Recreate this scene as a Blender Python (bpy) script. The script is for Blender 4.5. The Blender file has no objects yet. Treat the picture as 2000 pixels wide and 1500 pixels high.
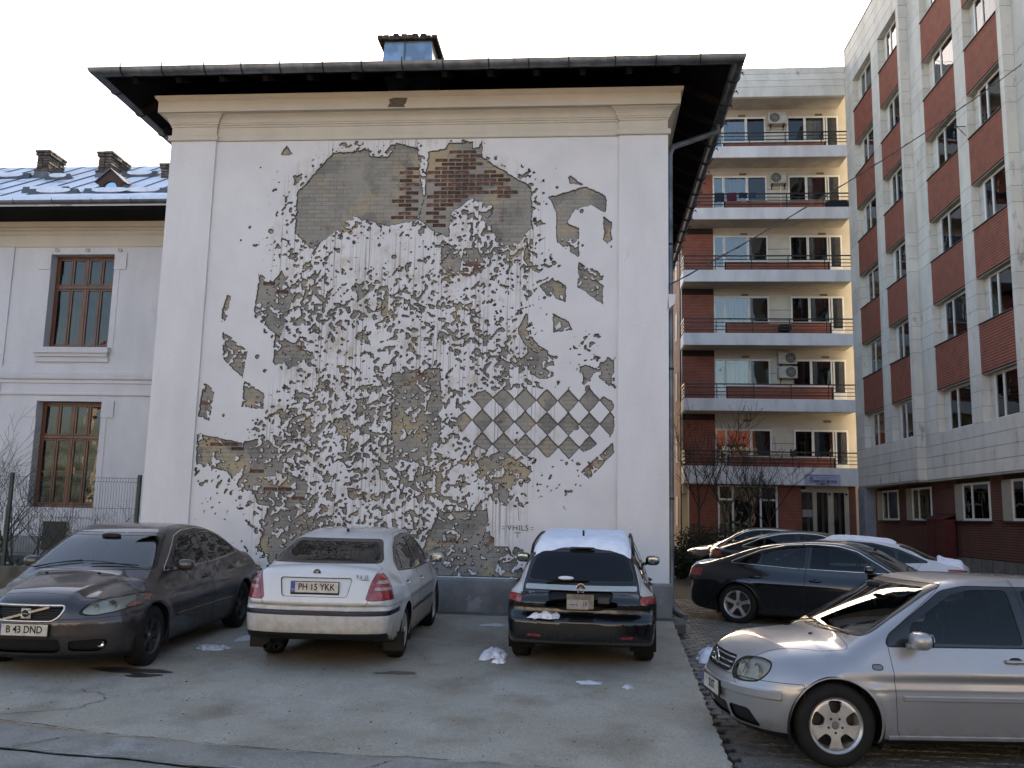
import bpy, bmesh, math, random
import numpy as np
from mathutils import Matrix, Vector, Euler

random.seed(7)
RS = np.random.RandomState(7)
sc = bpy.context.scene
C = sc.collection
D = bpy.data
rad = math.radians
PI = math.pi

# ------------------------------------------------------------------ camera
cam_d = D.cameras.new('camera')
cam = D.objects.new('camera', cam_d)
C.objects.link(cam)
F_PX, PITCH, ROLL, YAW, CAM_H = 1750.0, rad(8.40), rad(1.30), rad(-5.05), 1.85
cam_d.sensor_width = 36.0
cam_d.sensor_fit = 'HORIZONTAL'
cam_d.lens = 36.0 * F_PX / 2000.0
cam_d.clip_start = 0.1
cam_d.clip_end = 2000.0
_f = Vector((0, math.cos(PITCH), math.sin(PITCH)))
_u = Vector((0, -math.sin(PITCH), math.cos(PITCH)))
_r = Vector((1, 0, 0))
_c, _s = math.cos(ROLL), math.sin(ROLL)
_r2 = _r * _c + _u * _s
_u2 = _u * _c - _r * _s
_yz = Matrix.Rotation(-YAW, 3, 'Z')
_r2, _u2, _f = _yz @ _r2, _yz @ _u2, _yz @ _f
m = Matrix((_r2, _u2, -_f)).transposed().to_4x4()
m.translation = Vector((0, 0, CAM_H))
cam.matrix_world = m
sc.camera = cam

# ------------------------------------------------------------------ sky and sun
SUN_EL, SUN_K = rad(23.0), 0.09          # elevation; sideways drift per metre north
SUN_AZ = math.atan(SUN_K)                # clockwise from +Y
world = D.worlds.new('World')
sc.world = world
world.use_nodes = True
wn = world.node_tree
for n in list(wn.nodes):
    wn.nodes.remove(n)
sky = wn.nodes.new('ShaderNodeTexSky')
sky.sky_type = 'NISHITA'
sky.sun_disc = False
sky.sun_elevation = SUN_EL
sky.sun_rotation = SUN_AZ
sky.altitude = 80
sky.air_density = 1.0
sky.dust_density = 3.0
sky.ozone_density = 1.2
bg = wn.nodes.new('ShaderNodeBackground')
bg.inputs['Strength'].default_value = 0.13
wo = wn.nodes.new('ShaderNodeOutputWorld')
wmx = wn.nodes.new('ShaderNodeMix')          # a slightly hazier, less blue sky than the clear-air model gives
wmx.data_type = 'RGBA'; wmx.blend_type = 'MULTIPLY'
wmx.inputs[0].default_value = 1.0
wmx.inputs[7].default_value = (1.07, 1.0, .93, 1)
wn.links.new(sky.outputs[0], wmx.inputs[6])
wn.links.new(wmx.outputs[2], bg.inputs[0])
wn.links.new(bg.outputs[0], wo.inputs[0])
sun_d = D.lights.new('sun', 'SUN')
sun_d.energy = 4.6
sun_d.angle = rad(0.5)
sun_d.color = (1.0, 0.83, 0.62)
sun = D.objects.new('sun', sun_d)
C.objects.link(sun)
_sd = Vector((math.sin(SUN_AZ) * math.cos(SUN_EL), math.cos(SUN_AZ) * math.cos(SUN_EL), math.sin(SUN_EL)))
sun.rotation_euler = _sd.to_track_quat('Z', 'Y').to_euler()
sun.location = (0, 60, 60)
sc.view_settings.view_transform = 'Standard'
sc.view_settings.look = 'None'
sc.view_settings.gamma = 1.0
sc.view_settings.use_curve_mapping = False
sc.view_settings.exposure = 1.85
sc.cycles.max_bounces = 8
sc.cycles.transparent_max_bounces = 16
sc.cycles.glossy_bounces = 4
sc.cycles.sample_clamp_indirect = 6.0
sc.cycles.caustics_reflective = False
sc.cycles.caustics_refractive = False

# ------------------------------------------------------------------ materials
MATS = {}

def mat(name, col, rough=0.6, metal=0.0, col2=None, scale=3.0, lo=0.4, hi=0.6, stretch=(1, 1, 1),
        bump=0.0, bscale=30.0, coat=0.0, rnd=0.0, spec=0.5, dirt=None, col3=None, scale3=0.7, lo3=0.55, hi3=0.7,
        brough=0.6, emis=None, grain=None):
    """principled material: base colour broken up by noise, optional second and third tone, fine relief"""
    if name in MATS:
        return MATS[name]
    m = D.materials.new(name)
    m.use_nodes = True
    t = m.node_tree
    b = t.nodes['Principled BSDF']
    b.inputs['Roughness'].default_value = rough
    b.inputs['Metallic'].default_value = metal
    b.inputs['Specular IOR Level'].default_value = spec
    b.inputs['Coat Weight'].default_value = coat
    b.inputs['Coat Roughness'].default_value = 0.04
    N, L = t.nodes.new, t.links.new
    tc = N('ShaderNodeTexCoord')
    mp = N('ShaderNodeMapping')
    mp.inputs['Scale'].default_value = stretch
    L(tc.outputs['Object'], mp.inputs[0])
    cur = None
    def noise(sc_, det=6, rg=0.6, src=mp):
        n = N('ShaderNodeTexNoise')
        n.inputs['Scale'].default_value = sc_
        n.inputs['Detail'].default_value = det
        n.inputs['Roughness'].default_value = rg
        L(src.outputs[0], n.inputs['Vector'])
        return n
    def ramp(n, a, c):
        r = N('ShaderNodeMapRange')
        r.inputs[1].default_value, r.inputs[2].default_value = a, c
        L(n.outputs[0], r.inputs[0])
        return r
    def mix(a, bb, fac, mode='MIX'):
        x = N('ShaderNodeMix')
        x.data_type = 'RGBA'
        x.blend_type = mode
        if isinstance(a, tuple): x.inputs[6].default_value = (*a, 1)
        else: L(a, x.inputs[6])
        if isinstance(bb, tuple): x.inputs[7].default_value = (*bb, 1)
        else: L(bb, x.inputs[7])
        if isinstance(fac, float): x.inputs[0].default_value = fac
        else: L(fac, x.inputs[0])
        return x.outputs[2]
    cur = tuple(col)
    if col2 is not None:
        cur = mix(cur, tuple(col2), ramp(noise(scale), lo, hi).outputs[0])
    if col3 is not None:
        cur = mix(cur, tuple(col3), ramp(noise(scale3, 8, 0.65), lo3, hi3).outputs[0])
    if dirt is not None:          # dirt collected low on the thing: (colour, z full, z none)
        sx = N('ShaderNodeSeparateXYZ')
        L(tc.outputs['Object'], sx.inputs[0])
        nz = noise(9, 6, 0.7)
        ad = N('ShaderNodeMath'); ad.operation = 'MULTIPLY_ADD'
        ad.inputs[1].default_value = dirt[3] if len(dirt) > 3 else 0.5
        L(nz.outputs[0], ad.inputs[0]); L(sx.outputs[2], ad.inputs[2])
        r = N('ShaderNodeMapRange')
        r.inputs[1].default_value, r.inputs[2].default_value = dirt[2] + .25, dirt[1] + .25
        L(ad.outputs[0], r.inputs[0])
        cur = mix(cur, tuple(dirt[0]), r.outputs[0])
        rr = N('ShaderNodeMapRange')
        rr.inputs[3].default_value, rr.inputs[4].default_value = rough, max(rough, 0.75)
        L(r.outputs[0], rr.inputs[0]); L(rr.outputs[0], b.inputs['Roughness'])
        if coat:
            rc = N('ShaderNodeMapRange')
            rc.inputs[3].default_value, rc.inputs[4].default_value = coat, coat * .25
            L(r.outputs[0], rc.inputs[0]); L(rc.outputs[0], b.inputs['Coat Weight'])
    if grain:         # fine speckle of aggregate: (scale, amount)
        gr = ramp(noise(grain[0], 3, .7), .34, .66)
        gr.inputs[3].default_value, gr.inputs[4].default_value = 1 - grain[1], 1 + grain[1]
        gc = N('ShaderNodeCombineColor')
        for i in range(3): L(gr.outputs[0], gc.inputs[i])
        cur = mix(cur, gc.outputs[0], 1.0, 'MULTIPLY')
    if rnd:
        oi = N('ShaderNodeObjectInfo')
        r = N('ShaderNodeMapRange')
        r.inputs[3].default_value, r.inputs[4].default_value = 1 - rnd, 1 + rnd
        L(oi.outputs['Random'], r.inputs[0])
        cb = N('ShaderNodeCombineColor')
        for i in range(3): L(r.outputs[0], cb.inputs[i])
        cur = mix(cur, cb.outputs[0], 1.0, 'MULTIPLY')
    if isinstance(cur, tuple): b.inputs['Base Color'].default_value = (*cur, 1)
    else: L(cur, b.inputs['Base Color'])
    if bump:
        bn = noise(bscale, 8, brough)
        bp = N('ShaderNodeBump')
        bp.inputs['Strength'].default_value = bump
        bp.inputs['Distance'].default_value = 0.02
        L(bn.outputs[0], bp.inputs['Height'])
        L(bp.outputs[0], b.inputs['Normal'])
    if emis:
        b.inputs['Emission Color'].default_value = (*emis, 1)
        b.inputs['Emission Strength'].default_value = 1.0
    MATS[name] = m
    return m

def glass(name, tint=(0.5, 0.55, 0.55), rough=0.0, ior=1.5, wavy=0.0):
    """thin pane: what lies behind, tinted, under a Fresnel reflection"""
    if name in MATS:
        return MATS[name]
    m = D.materials.new(name)
    m.use_nodes = True
    t = m.node_tree
    for n in list(t.nodes): t.nodes.remove(n)
    N, L = t.nodes.new, t.links.new
    o = N('ShaderNodeOutputMaterial'); mx = N('ShaderNodeMixShader'); tr = N('ShaderNodeBsdfTransparent')
    gl = N('ShaderNodeBsdfGlossy'); fr = N('ShaderNodeFresnel')
    tr.inputs[0].default_value = (*tint, 1)
    gl.inputs['Roughness'].default_value = rough
    gl.inputs[0].default_value = (.95, .95, .95, 1)
    fr.inputs[0].default_value = ior
    L(fr.outputs[0], mx.inputs[0]); L(tr.outputs[0], mx.inputs[1]); L(gl.outputs[0], mx.inputs[2]); L(mx.outputs[0], o.inputs[0])
    if wavy:
        tc = N('ShaderNodeTexCoord'); nz = N('ShaderNodeTexNoise'); bp = N('ShaderNodeBump')
        nz.inputs['Scale'].default_value = 1.3; nz.inputs['Detail'].default_value = 2
        bp.inputs['Strength'].default_value = wavy; bp.inputs['Distance'].default_value = 0.05
        L(tc.outputs['Object'], nz.inputs['Vector']); L(nz.outputs[0], bp.inputs['Height'])
        L(bp.outputs[0], gl.inputs['Normal']); L(bp.outputs[0], fr.inputs['Normal'])
    MATS[name] = m
    return m

# ------------------------------------------------------------------ object helpers
def thing(name, label, cat, loc=(0, 0, 0), rz=0.0, group=None, rx=0.0, kind=None):
    o = D.objects.new(name, None)
    C.objects.link(o)
    o.location = loc
    o.rotation_euler = (rx, 0, rz)
    o.empty_display_size = 0.2
    if label: o['label'] = label
    if cat: o['category'] = cat
    if group: o['group'] = group
    if kind: o['kind'] = kind
    return o

def tag(o, label=None, cat=None, group=None, kind=None):
    if label: o['label'] = label
    if cat: o['category'] = cat
    if group: o['group'] = group
    if kind: o['kind'] = kind
    return o

def raw(name, V, F, material, parent=None, smooth=False, normals=None, fm=None):
    me = D.meshes.new(name)
    V = np.asarray(V, dtype=np.float32).reshape(-1, 3)
    if isinstance(F, np.ndarray) and F.ndim == 2:
        k = F.shape[1]; nf = len(F)
        me.vertices.add(len(V)); me.vertices.foreach_set('co', V.ravel())
        me.loops.add(nf * k); me.loops.foreach_set('vertex_index', F.astype(np.int32).ravel())
        me.polygons.add(nf); me.polygons.foreach_set('loop_start', np.arange(0, nf * k, k, dtype=np.int32))
        me.update(calc_edges=True)
    else:
        me.from_pydata([tuple(v) for v in V], [], [tuple(int(i) for i in f) for f in F])
        me.update()
    if isinstance(material, (list, tuple)):
        for x in material: me.materials.append(x)
        if fm is not None: me.polygons.foreach_set('material_index', np.asarray(fm, dtype=np.int32))
    else:
        me.materials.append(material)
    if smooth or normals is not None:
        me.polygons.foreach_set('use_smooth', np.ones(len(me.polygons), dtype=bool))
    if normals is not None:
        me.normals_split_custom_set_from_vertices(np.asarray(normals, dtype=np.float32).tolist())
    o = D.objects.new(name, me)
    C.objects.link(o)
    if parent is not None: o.parent = parent
    return o

class MB:
    """collects boxes, bars, tubes, prisms; build() makes ONE mesh object. Coordinates are the world's
    (less the parent's place if rel is given)."""
    def __init__(s): s.V = []; s.F = []; s.M = []; s.m = 0
    def add(s, V, F):
        n = len(s.V); s.V += [tuple(v) for v in V]; s.F += [tuple(i + n for i in f) for f in F]; s.M += [s.m] * len(F); return s
    def box(s, x0, x1, y0, y1, z0, z1):
        V = [(x, y, z) for z in (z0, z1) for y in (y0, y1) for x in (x0, x1)]
        return s.add(V, [(0, 2, 3, 1), (4, 5, 7, 6), (0, 1, 5, 4), (2, 6, 7, 3), (0, 4, 6, 2), (1, 3, 7, 5)])
    def quad(s, a, b, c, d): return s.add([a, b, c, d], [(0, 1, 2, 3)])
    def bevbox(s, x0, x1, y0, y1, z0, z1, e=0.01):
        """box with chamfered long edges on all faces"""
        V = []; 
        for (sx, sy, sz) in [(a, b, c) for c in (0, 1) for b in (0, 1) for a in (0, 1)]:
            X = (x0, x1)[sx]; Y = (y0, y1)[sy]; Z = (z0, z1)[sz]
            ix = e if sx == 0 else -e; iy = e if sy == 0 else -e; iz = e if sz == 0 else -e
            V += [(X, Y + iy, Z + iz), (X + ix, Y, Z + iz), (X + ix, Y + iy, Z)]
        idx = lambda a, b, c, k: ((c * 2 + b) * 2 + a) * 3 + k
        F = [(idx(0,0,0,0), idx(0,0,1,0), idx(0,1,1,0), idx(0,1,0,0)), (idx(1,0,0,0), idx(1,1,0,0), idx(1,1,1,0), idx(1,0,1,0)),
             (idx(0,0,0,1), idx(1,0,0,1), idx(1,0,1,1), idx(0,0,1,1)), (idx(0,1,0,1), idx(0,1,1,1), idx(1,1,1,1), idx(1,1,0,1)),
             (idx(0,0,0,2), idx(0,1,0,2), idx(1,1,0,2), idx(1,0,0,2)), (idx(0,0,1,2), idx(1,0,1,2), idx(1,1,1,2), idx(0,1,1,2))]
        for b in (0, 1):
            for c in (0, 1):
                f = (idx(0,b,c,1), idx(1,b,c,1), idx(1,b,c,2), idx(0,b,c,2)); F.append(f if (b == 0) == (c == 1) else f[::-1])
        for a in (0, 1):
            for c in (0, 1):
                f = (idx(a,0,c,0), idx(a,1,c,0), idx(a,1,c,2), idx(a,0,c,2)); F.append(f if (a == 1) == (c == 1) else f[::-1])
        for a in (0, 1):
            for b in (0, 1):
                f = (idx(a,b,0,0), idx(a,b,1,0), idx(a,b,1,1), idx(a,b,0,1)); F.append(f if (a == 0) == (b == 0) else f[::-1])
        for a in (0, 1):
            for b in (0, 1):
                for c in (0, 1):
                    f = (idx(a,b,c,0), idx(a,b,c,1), idx(a,b,c,2)); F.append(f if (a + b + c) % 2 == 1 else f[::-1])
        return s.add(V, F)
    def tube(s, pts, r, n=8, cap=True, closed=False):
        pts = [Vector(p) for p in pts]; k = len(pts)
        rs = r if isinstance(r, (list, tuple)) else [r] * k
        V = []; up = None
        for i, p in enumerate(pts):
            if closed: d = pts[(i + 1) % k] - pts[i - 1]
            else: d = pts[min(i + 1, k - 1)] - pts[max(i - 1, 0)]
            if d.length < 1e-9: d = Vector((0, 0, 1))
            d.normalize()
            if up is None: up = Vector((0, 0, 1)) if abs(d.z) < .9 else Vector((1, 0, 0))
            a = d.cross(up); 
            if a.length < 1e-4: a = d.cross(Vector((1, 0, 0)))
            a.normalize(); b = a.cross(d).normalized(); up = b
            for j in range(n):
                t = 2 * PI * j / n
                V.append(p + (a * math.cos(t) + b * math.sin(t)) * rs[i])
        F = []
        for i in range(k if closed else k - 1):
            q = (i + 1) % k
            for j in range(n):
                F.append((i * n + j, i * n + (j + 1) % n, q * n + (j + 1) % n, q * n + j))
        if cap and not closed:
            F.append(tuple(range(n))[::-1]); F.append(tuple((k - 1) * n + j for j in range(n)))
        return s.add(V, F)
    def bar(s, a, b, w, h):
        """rectangular bar from a to b"""
        a, b = Vector(a), Vector(b); d = (b - a).normalized()
        up = Vector((0, 0, 1)) if abs(d.z) < .95 else Vector((0, 1, 0))
        x = d.cross(up).normalized() * w / 2; z = x.cross(d).normalized() * h / 2
        V = [a - x - z, a + x - z, a + x + z, a - x + z, b - x - z, b + x - z, b + x + z, b - x + z]
        return s.add(V, [(0, 3, 2, 1), (4, 5, 6, 7), (0, 1, 5, 4), (1, 2, 6, 5), (2, 3, 7, 6), (3, 0, 4, 7)])
    def prism(s, poly, axis, a, b):
        """2D polygon extruded along axis from a to b. poly in the two other axes in order"""
        n = len(poly)
        def P(u, v, w):
            return (w, u, v) if axis == 'x' else ((u, w, v) if axis == 'y' else (u, v, w))
        V = [P(u, v, a) for u, v in poly] + [P(u, v, b) for u, v in poly]
        F = [tuple(range(n))[::-1], tuple(range(n, 2 * n))] + [(i, (i + 1) % n, (i + 1) % n + n, i + n) for i in range(n)]
        return s.add(V, F)
    def lathe(s, prof, c, axis='y', n=32, arc=(0, 2 * PI)):
        """prof: (radius, position along axis)"""
        full = abs(arc[1] - arc[0] - 2 * PI) < 1e-6
        k = n if full else n + 1
        V = []
        for r, h in prof:
            for j in range(k):
                t = arc[0] + (arc[1] - arc[0]) * j / n
                a, b = r * math.cos(t), r * math.sin(t)
                V.append((c[0] + a, c[1] + h, c[2] + b) if axis == 'y' else ((c[0] + h, c[1] + a, c[2] + b) if axis == 'x' else (c[0] + a, c[1] + b, c[2] + h)))
        F = []
        for i in range(len(prof) - 1):
            for j in range(n):
                q = (j + 1) % k
                F.append((i * k + j, i * k + q, (i + 1) * k + q, (i + 1) * k + j))
        return s.add(V, F)
    def sell(s, c, r, e=2.6, n=12, m_=8):
        """superellipsoid, r = half sizes"""
        V = []; F = []
        def sg(v, p): return math.copysign(abs(v) ** p, v)
        p = 2.0 / e
        for i in range(m_ + 1):
            la = -PI / 2 + PI * i / m_
            for j in range(n):
                lo = 2 * PI * j / n
                V.append((c[0] + r[0] * sg(math.cos(la), p) * sg(math.cos(lo), p), c[1] + r[1] * sg(math.cos(la), p) * sg(math.sin(lo), p), c[2] + r[2] * sg(math.sin(la), p)))
        for i in range(m_):
            for j in range(n):
                F.append((i * n + j, i * n + (j + 1) % n, (i + 1) * n + (j + 1) % n, (i + 1) * n + j))
        return s.add(V, F)
    def build(s, name, material, parent=None, smooth=False, rel=True, angle=None, fm=False):
        V = np.array(s.V, dtype=np.float64).reshape(-1, 3)
        if rel and parent is not None:
            o = parent; off = np.zeros(3)
            while o is not None: off += np.array(o.location); o = o.parent
            V = V - off
        o = raw(name, V, s.F, material, parent, smooth=smooth, fm=s.M if fm else None)
        if angle: autosmooth(o, angle)
        return o

def autosmooth(o, deg):
    me = o.data
    me.polygons.foreach_set('use_smooth', np.ones(len(me.polygons), dtype=bool))
    bm = bmesh.new(); bm.from_mesh(me)
    th = rad(deg)
    for e in bm.edges:
        e.smooth = not (len(e.link_faces) == 2 and e.calc_face_angle(0) > th)
    bm.to_mesh(me); bm.free()

def copies(o, locs, parent=None):
    """further objects sharing o's mesh"""
    out = []
    for l in locs:
        c = o.copy(); C.objects.link(c); c.location = l
        if parent is not None: c.parent = parent
        out.append(c)
    return out

def copy_tree(o, parent=None):
    c = o.copy(); C.objects.link(c); c.parent = parent
    for ch in list(o.children): copy_tree(ch, c)
    return c

def text_geo(s, size, depth=0.002, bold=0.0, spacing=1.0, sx=1.0):
    cu = D.curves.new('lettering', 'FONT')
    cu.body = s; cu.size = size; cu.extrude = depth; cu.align_x = 'CENTER'; cu.align_y = 'CENTER'
    cu.offset = bold; cu.space_character = spacing; cu.resolution_u = 3
    o = D.objects.new('lettering', cu); C.objects.link(o)
    dg = bpy.context.evaluated_depsgraph_get()
    me = D.meshes.new_from_object(o.evaluated_get(dg))
    V = [(v.co.x * sx, v.co.y, v.co.z) for v in me.vertices]
    F = [tuple(p.vertices) for p in me.polygons]
    D.objects.remove(o); D.curves.remove(cu); D.meshes.remove(me)
    return V, F

def text_obj(s, size, material, parent, loc, rot, depth=0.002, bold=0.0, sx=1.0, name='lettering', spacing=1.0):
    V, F = text_geo(s, size, depth, bold, spacing, sx)
    o = raw(name, V, F, material, parent)
    o.location = loc; o.rotation_euler = rot
    return o

def fbm(nx, ny, cell, seed, octaves=4, gain=0.5):
    """value noise on an nx x ny grid, cell = lattice size in samples; ~0..1"""
    r = np.random.RandomState(seed); out = np.zeros((nx, ny)); amp = 1.0; tot = 0
    for o in range(octaves):
        c = max(cell / 2 ** o, 1.0)
        gx, gy = int(nx / c) + 3, int(ny / c) + 3
        g = r.rand(gx, gy)
        x = np.arange(nx) / c; y = np.arange(ny) / c
        xi = x.astype(int); yi = y.astype(int); fx = x - xi; fy = y - yi
        fx = fx * fx * (3 - 2 * fx); fy = fy * fy * (3 - 2 * fy)
        a = g[np.ix_(xi, yi)]; b = g[np.ix_(xi + 1, yi)]; c_ = g[np.ix_(xi, yi + 1)]; d = g[np.ix_(xi + 1, yi + 1)]
        FX, FY = fx[:, None], fy[None, :]
        out += amp * (a * (1 - FX) * (1 - FY) + b * FX * (1 - FY) + c_ * (1 - FX) * FY + d * FX * FY)
        tot += amp; amp *= gain
    return out / tot
# ------------------------------------------------------------------ car bodies
# A body is the zero surface of a smooth function of (x forward, y left, z up), meshed by surface nets and then
# cut along outlines into panels, panes and lamps.
def spline(pts, n=24):
    P = np.array(pts, float); out = []
    for i in range(len(P) - 1):
        p0, p1, p2, p3 = P[max(i - 1, 0)], P[i], P[i + 1], P[min(i + 2, len(P) - 1)]
        dx = p2[0] - p1[0]
        m1 = (p2[1] - p0[1]) / max(p2[0] - p0[0], 1e-6) * dx
        m2 = (p3[1] - p1[1]) / max(p3[0] - p1[0], 1e-6) * dx
        s = (p2[1] - p1[1])
        if s == 0: m1 = m2 = 0
        else:
            m1 = 0 if m1 / s < 0 else math.copysign(min(abs(m1), 3 * abs(s)), s)
            m2 = 0 if m2 / s < 0 else math.copysign(min(abs(m2), 3 * abs(s)), s)
        t = np.linspace(0, 1, n, endpoint=False)
        h = p1[1] * (2 * t**3 - 3 * t**2 + 1) + m1 * (t**3 - 2 * t**2 + t) + p2[1] * (-2 * t**3 + 3 * t**2) + m2 * (t**3 - t**2)
        out.append(np.stack([p1[0] + dx * t, h], 1))
    out.append(P[-1:])
    return np.concatenate(out)

def itp(tab, x): return np.interp(x, tab[:, 0], tab[:, 1])
def smax(a, b, k):
    h = np.maximum(k - np.abs(a - b), 0) / k
    return np.maximum(a, b) + h * h * k * .25
def smin(a, b, k): return -smax(-a, -b, k)
def sstep(a, b, x):
    t = np.clip((x - a) / (b - a), 0, 1); return t * t * (3 - 2 * t)

class Body:
    def __init__(s, c):
        s.c = c
        s.top = spline(c['top']); g = c['gh']; s.gh = spline([(g[0][0] - .25, g[0][1] - .9)] + g + [(g[-1][0] + .3, g[-1][1] - .9)], 16)
        s.fz = spline(c['front']); s.rz = spline(c['rear'])
        s.sec = spline(c['sec'])
        s.bot = spline(c['bot'])
        s.plan = spline(c['plan'])
    def f(s, P):
        c = s.c
        x, y, z = P[:, 0], np.abs(P[:, 1]), P[:, 2]
        W = c['W']
        # lower body
        w = W * itp(s.sec, z) * itp(s.plan, x)
        for (ax, R) in ((c['xf'], c['Ra']), (c['xr'], c['Ra'])):
            r = np.hypot(x - ax, z - c['rw'])
            w = w + c.get('flare', .012) * np.exp(-((r - R - .02) / .07) ** 2)
        for (zc, a, wd) in c.get('lines', []):
            w = w + a * np.tanh((z - zc) / wd)
        side = y - w
        crown = c.get('crown', .10)
        yn = y / W
        zt = itp(s.top, x) - crown * yn ** 2 * (1 + 1.2 * yn ** 4)
        if 'hoodv' in c:      # raised centre of the bonnet, narrowing forward
            hv = c['hoodv']
            yb = hv[1] + (hv[2] - hv[1]) * np.clip((x - hv[3]) / (hv[4] - hv[3]), 0, 1)
            zt = zt + hv[0] * (1 - sstep(yb - .06, yb + .06, y)) * sstep(hv[3] - .1, hv[3] + .1, x)
        ftop = (z - zt) * .95
        fr = (x - (c['xF'] - itp(s.fz, z) - c['cf'] * yn ** c.get('pf', 2.6)))
        re = ((c['xR'] + itp(s.rz, z) + c['cr'] * yn ** c.get('pr', 2.6)) - x)
        fb = itp(s.bot, x) - z
        lo = smax(side, ftop, c.get('kt', .10))
        lo = smax(lo, fr, c.get('kf', .14)); lo = smax(lo, re, c.get('kr', .14)); lo = smax(lo, fb, .05)
        # greenhouse
        cw = c.get('cw', .16)
        xm = c.get('xm', 0.0)
        xe = np.where(x > xm, x + cw * y * y * sstep(xm, xm + .6, x), x - c.get('cwr', .12) * y * y * sstep(xm, xm - .6, x) * 1.0)
        zg = itp(s.gh, xe)
        sl = np.interp(xe, s.gh[:-1, 0], np.diff(s.gh[:, 1]) / np.maximum(np.diff(s.gh[:, 0]), 1e-6))
        gt = (z - zg + .045 * y * y) / np.sqrt(1 + sl * sl)
        zb = c['zb']
        gs = (y - (c['wb'] * (1 - c.get('gtap', .03) * np.abs(x) ** 2) - c['tum'] * (z - zb) - c.get('tum2', .12) * np.maximum(z - zb, 0) ** 2)) * .9
        g = smax(gt, gs, c.get('kg', .09))
        g = smax(g, (zb - .25) - z, .05)
        return smin(lo, g, c.get('ku', .05))
    def grad(s, P, e=1e-3):
        G = np.empty_like(P)
        for i in range(3):
            d = np.zeros(3); d[i] = e
            G[:, i] = (s.f(P + d) - s.f(P - d)) / (2 * e)
        return G
    def project(s, P, it=4, mx=.03):
        P = P.copy()
        for _ in range(it):
            v = s.f(P); G = s.grad(P); g2 = np.maximum((G * G).sum(1), .05)
            st = -(v / g2)[:, None] * G
            l = np.linalg.norm(st, axis=1, keepdims=True)
            P += st * np.minimum(1, mx / np.maximum(l, 1e-9))
        return P
    def normals(s, P):
        G = s.grad(P, 2e-3); return G / np.maximum(np.linalg.norm(G, axis=1, keepdims=True), 1e-9)
    def hit(s, axis, a, b, sign):
        """outermost surface point along an axis: axis 'x' -> (?, a, b), 'y' -> (a, ?, b), 'z' -> (a, b, ?)"""
        t = np.linspace(2.8, 0, 281) * sign
        P = np.zeros((len(t), 3))
        if axis == 'x': P[:, 0], P[:, 1], P[:, 2] = t, a, b
        elif axis == 'y': P[:, 0], P[:, 1], P[:, 2] = a, t, b
        else: P[:, 0], P[:, 1], P[:, 2] = a, b, t
        v = s.f(P); i = np.argmax(v < 0)
        if not (v < 0).any(): return None
        i = max(i, 1); w = v[i - 1] / (v[i - 1] - v[i])
        return P[i - 1] + (P[i] - P[i - 1]) * w

def surface_net(B, h, lo, hi):
    nx, ny, nz = [int(math.ceil((hi[i] - lo[i]) / h)) + 1 for i in range(3)]
    xs, ys, zs = [lo[i] + h * np.arange(n) for i, n in enumerate((nx, ny, nz))]
    G = np.stack(np.meshgrid(xs, ys, zs, indexing='ij'), -1).reshape(-1, 3)
    F = np.concatenate([B.f(G[i:i + 300000]) for i in range(0, len(G), 300000)]).reshape(nx, ny, nz)
    S = F < 0
    c = S[:-1, :-1, :-1].astype(int)
    for a, b, d in [(1,0,0),(0,1,0),(0,0,1),(1,1,0),(1,0,1),(0,1,1),(1,1,1)]:
        c = c + S[a:nx - 1 + a, b:ny - 1 + b, d:nz - 1 + d]
    act = (c > 0) & (c < 8)
    ids = -np.ones(act.shape, int); I = np.argwhere(act); ids[act] = np.arange(len(I))
    acc = np.zeros((len(I), 3)); cnt = np.zeros(len(I))
    cor = [(a, b, d) for a in (0, 1) for b in (0, 1) for d in (0, 1)]
    for p in cor:
        for q in cor:
            if sum(q) - sum(p) == 1 and all(q[k] >= p[k] for k in range(3)):
                fp = F[I[:, 0] + p[0], I[:, 1] + p[1], I[:, 2] + p[2]]; fq = F[I[:, 0] + q[0], I[:, 1] + q[1], I[:, 2] + q[2]]
                mk = (fp < 0) != (fq < 0)
                t = np.where(mk, fp / np.where(mk, fp - fq, 1), 0)
                acc[mk] += np.array(p) + t[mk, None] * (np.array(q) - np.array(p)); cnt[mk] += 1
    V = np.array(lo) + h * (I + acc / cnt[:, None])
    Q = []
    for ax in range(3):
        a1, a2 = (ax + 1) % 3, (ax + 2) % 3
        sl0 = [slice(None)] * 3; sl1 = [slice(None)] * 3
        sl0[ax] = slice(0, -1); sl1[ax] = slice(1, None)
        E_ = np.argwhere(S[tuple(sl0)] != S[tuple(sl1)])
        E_ = E_[(E_[:, a1] > 0) & (E_[:, a2] > 0) & (E_[:, a1] < F.shape[a1] - 1) & (E_[:, a2] < F.shape[a2] - 1)]
        if not len(E_): continue
        def cid(d1, d2):
            J = E_.copy(); J[:, a1] -= d1; J[:, a2] -= d2; return ids[J[:, 0], J[:, 1], J[:, 2]]
        q = np.stack([cid(1, 1), cid(0, 1), cid(0, 0), cid(1, 0)], 1)
        flip = ~S[E_[:, 0], E_[:, 1], E_[:, 2]]
        q[flip] = q[flip][:, ::-1]
        Q.append(q)
    Q = np.concatenate(Q)
    T = np.concatenate([Q[:, [0, 1, 2]], Q[:, [0, 2, 3]]])
    return V, T

def chaikin(P, it=2, closed=True):
    P = [np.array(p, float) for p in P]
    for _ in range(it):
        Q = []
        for i in range(len(P) if closed else len(P) - 1):
            a, b = P[i], P[(i + 1) % len(P)]
            Q += [a * .75 + b * .25, a * .25 + b * .75]
        P = Q
    return np.array(P)

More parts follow.
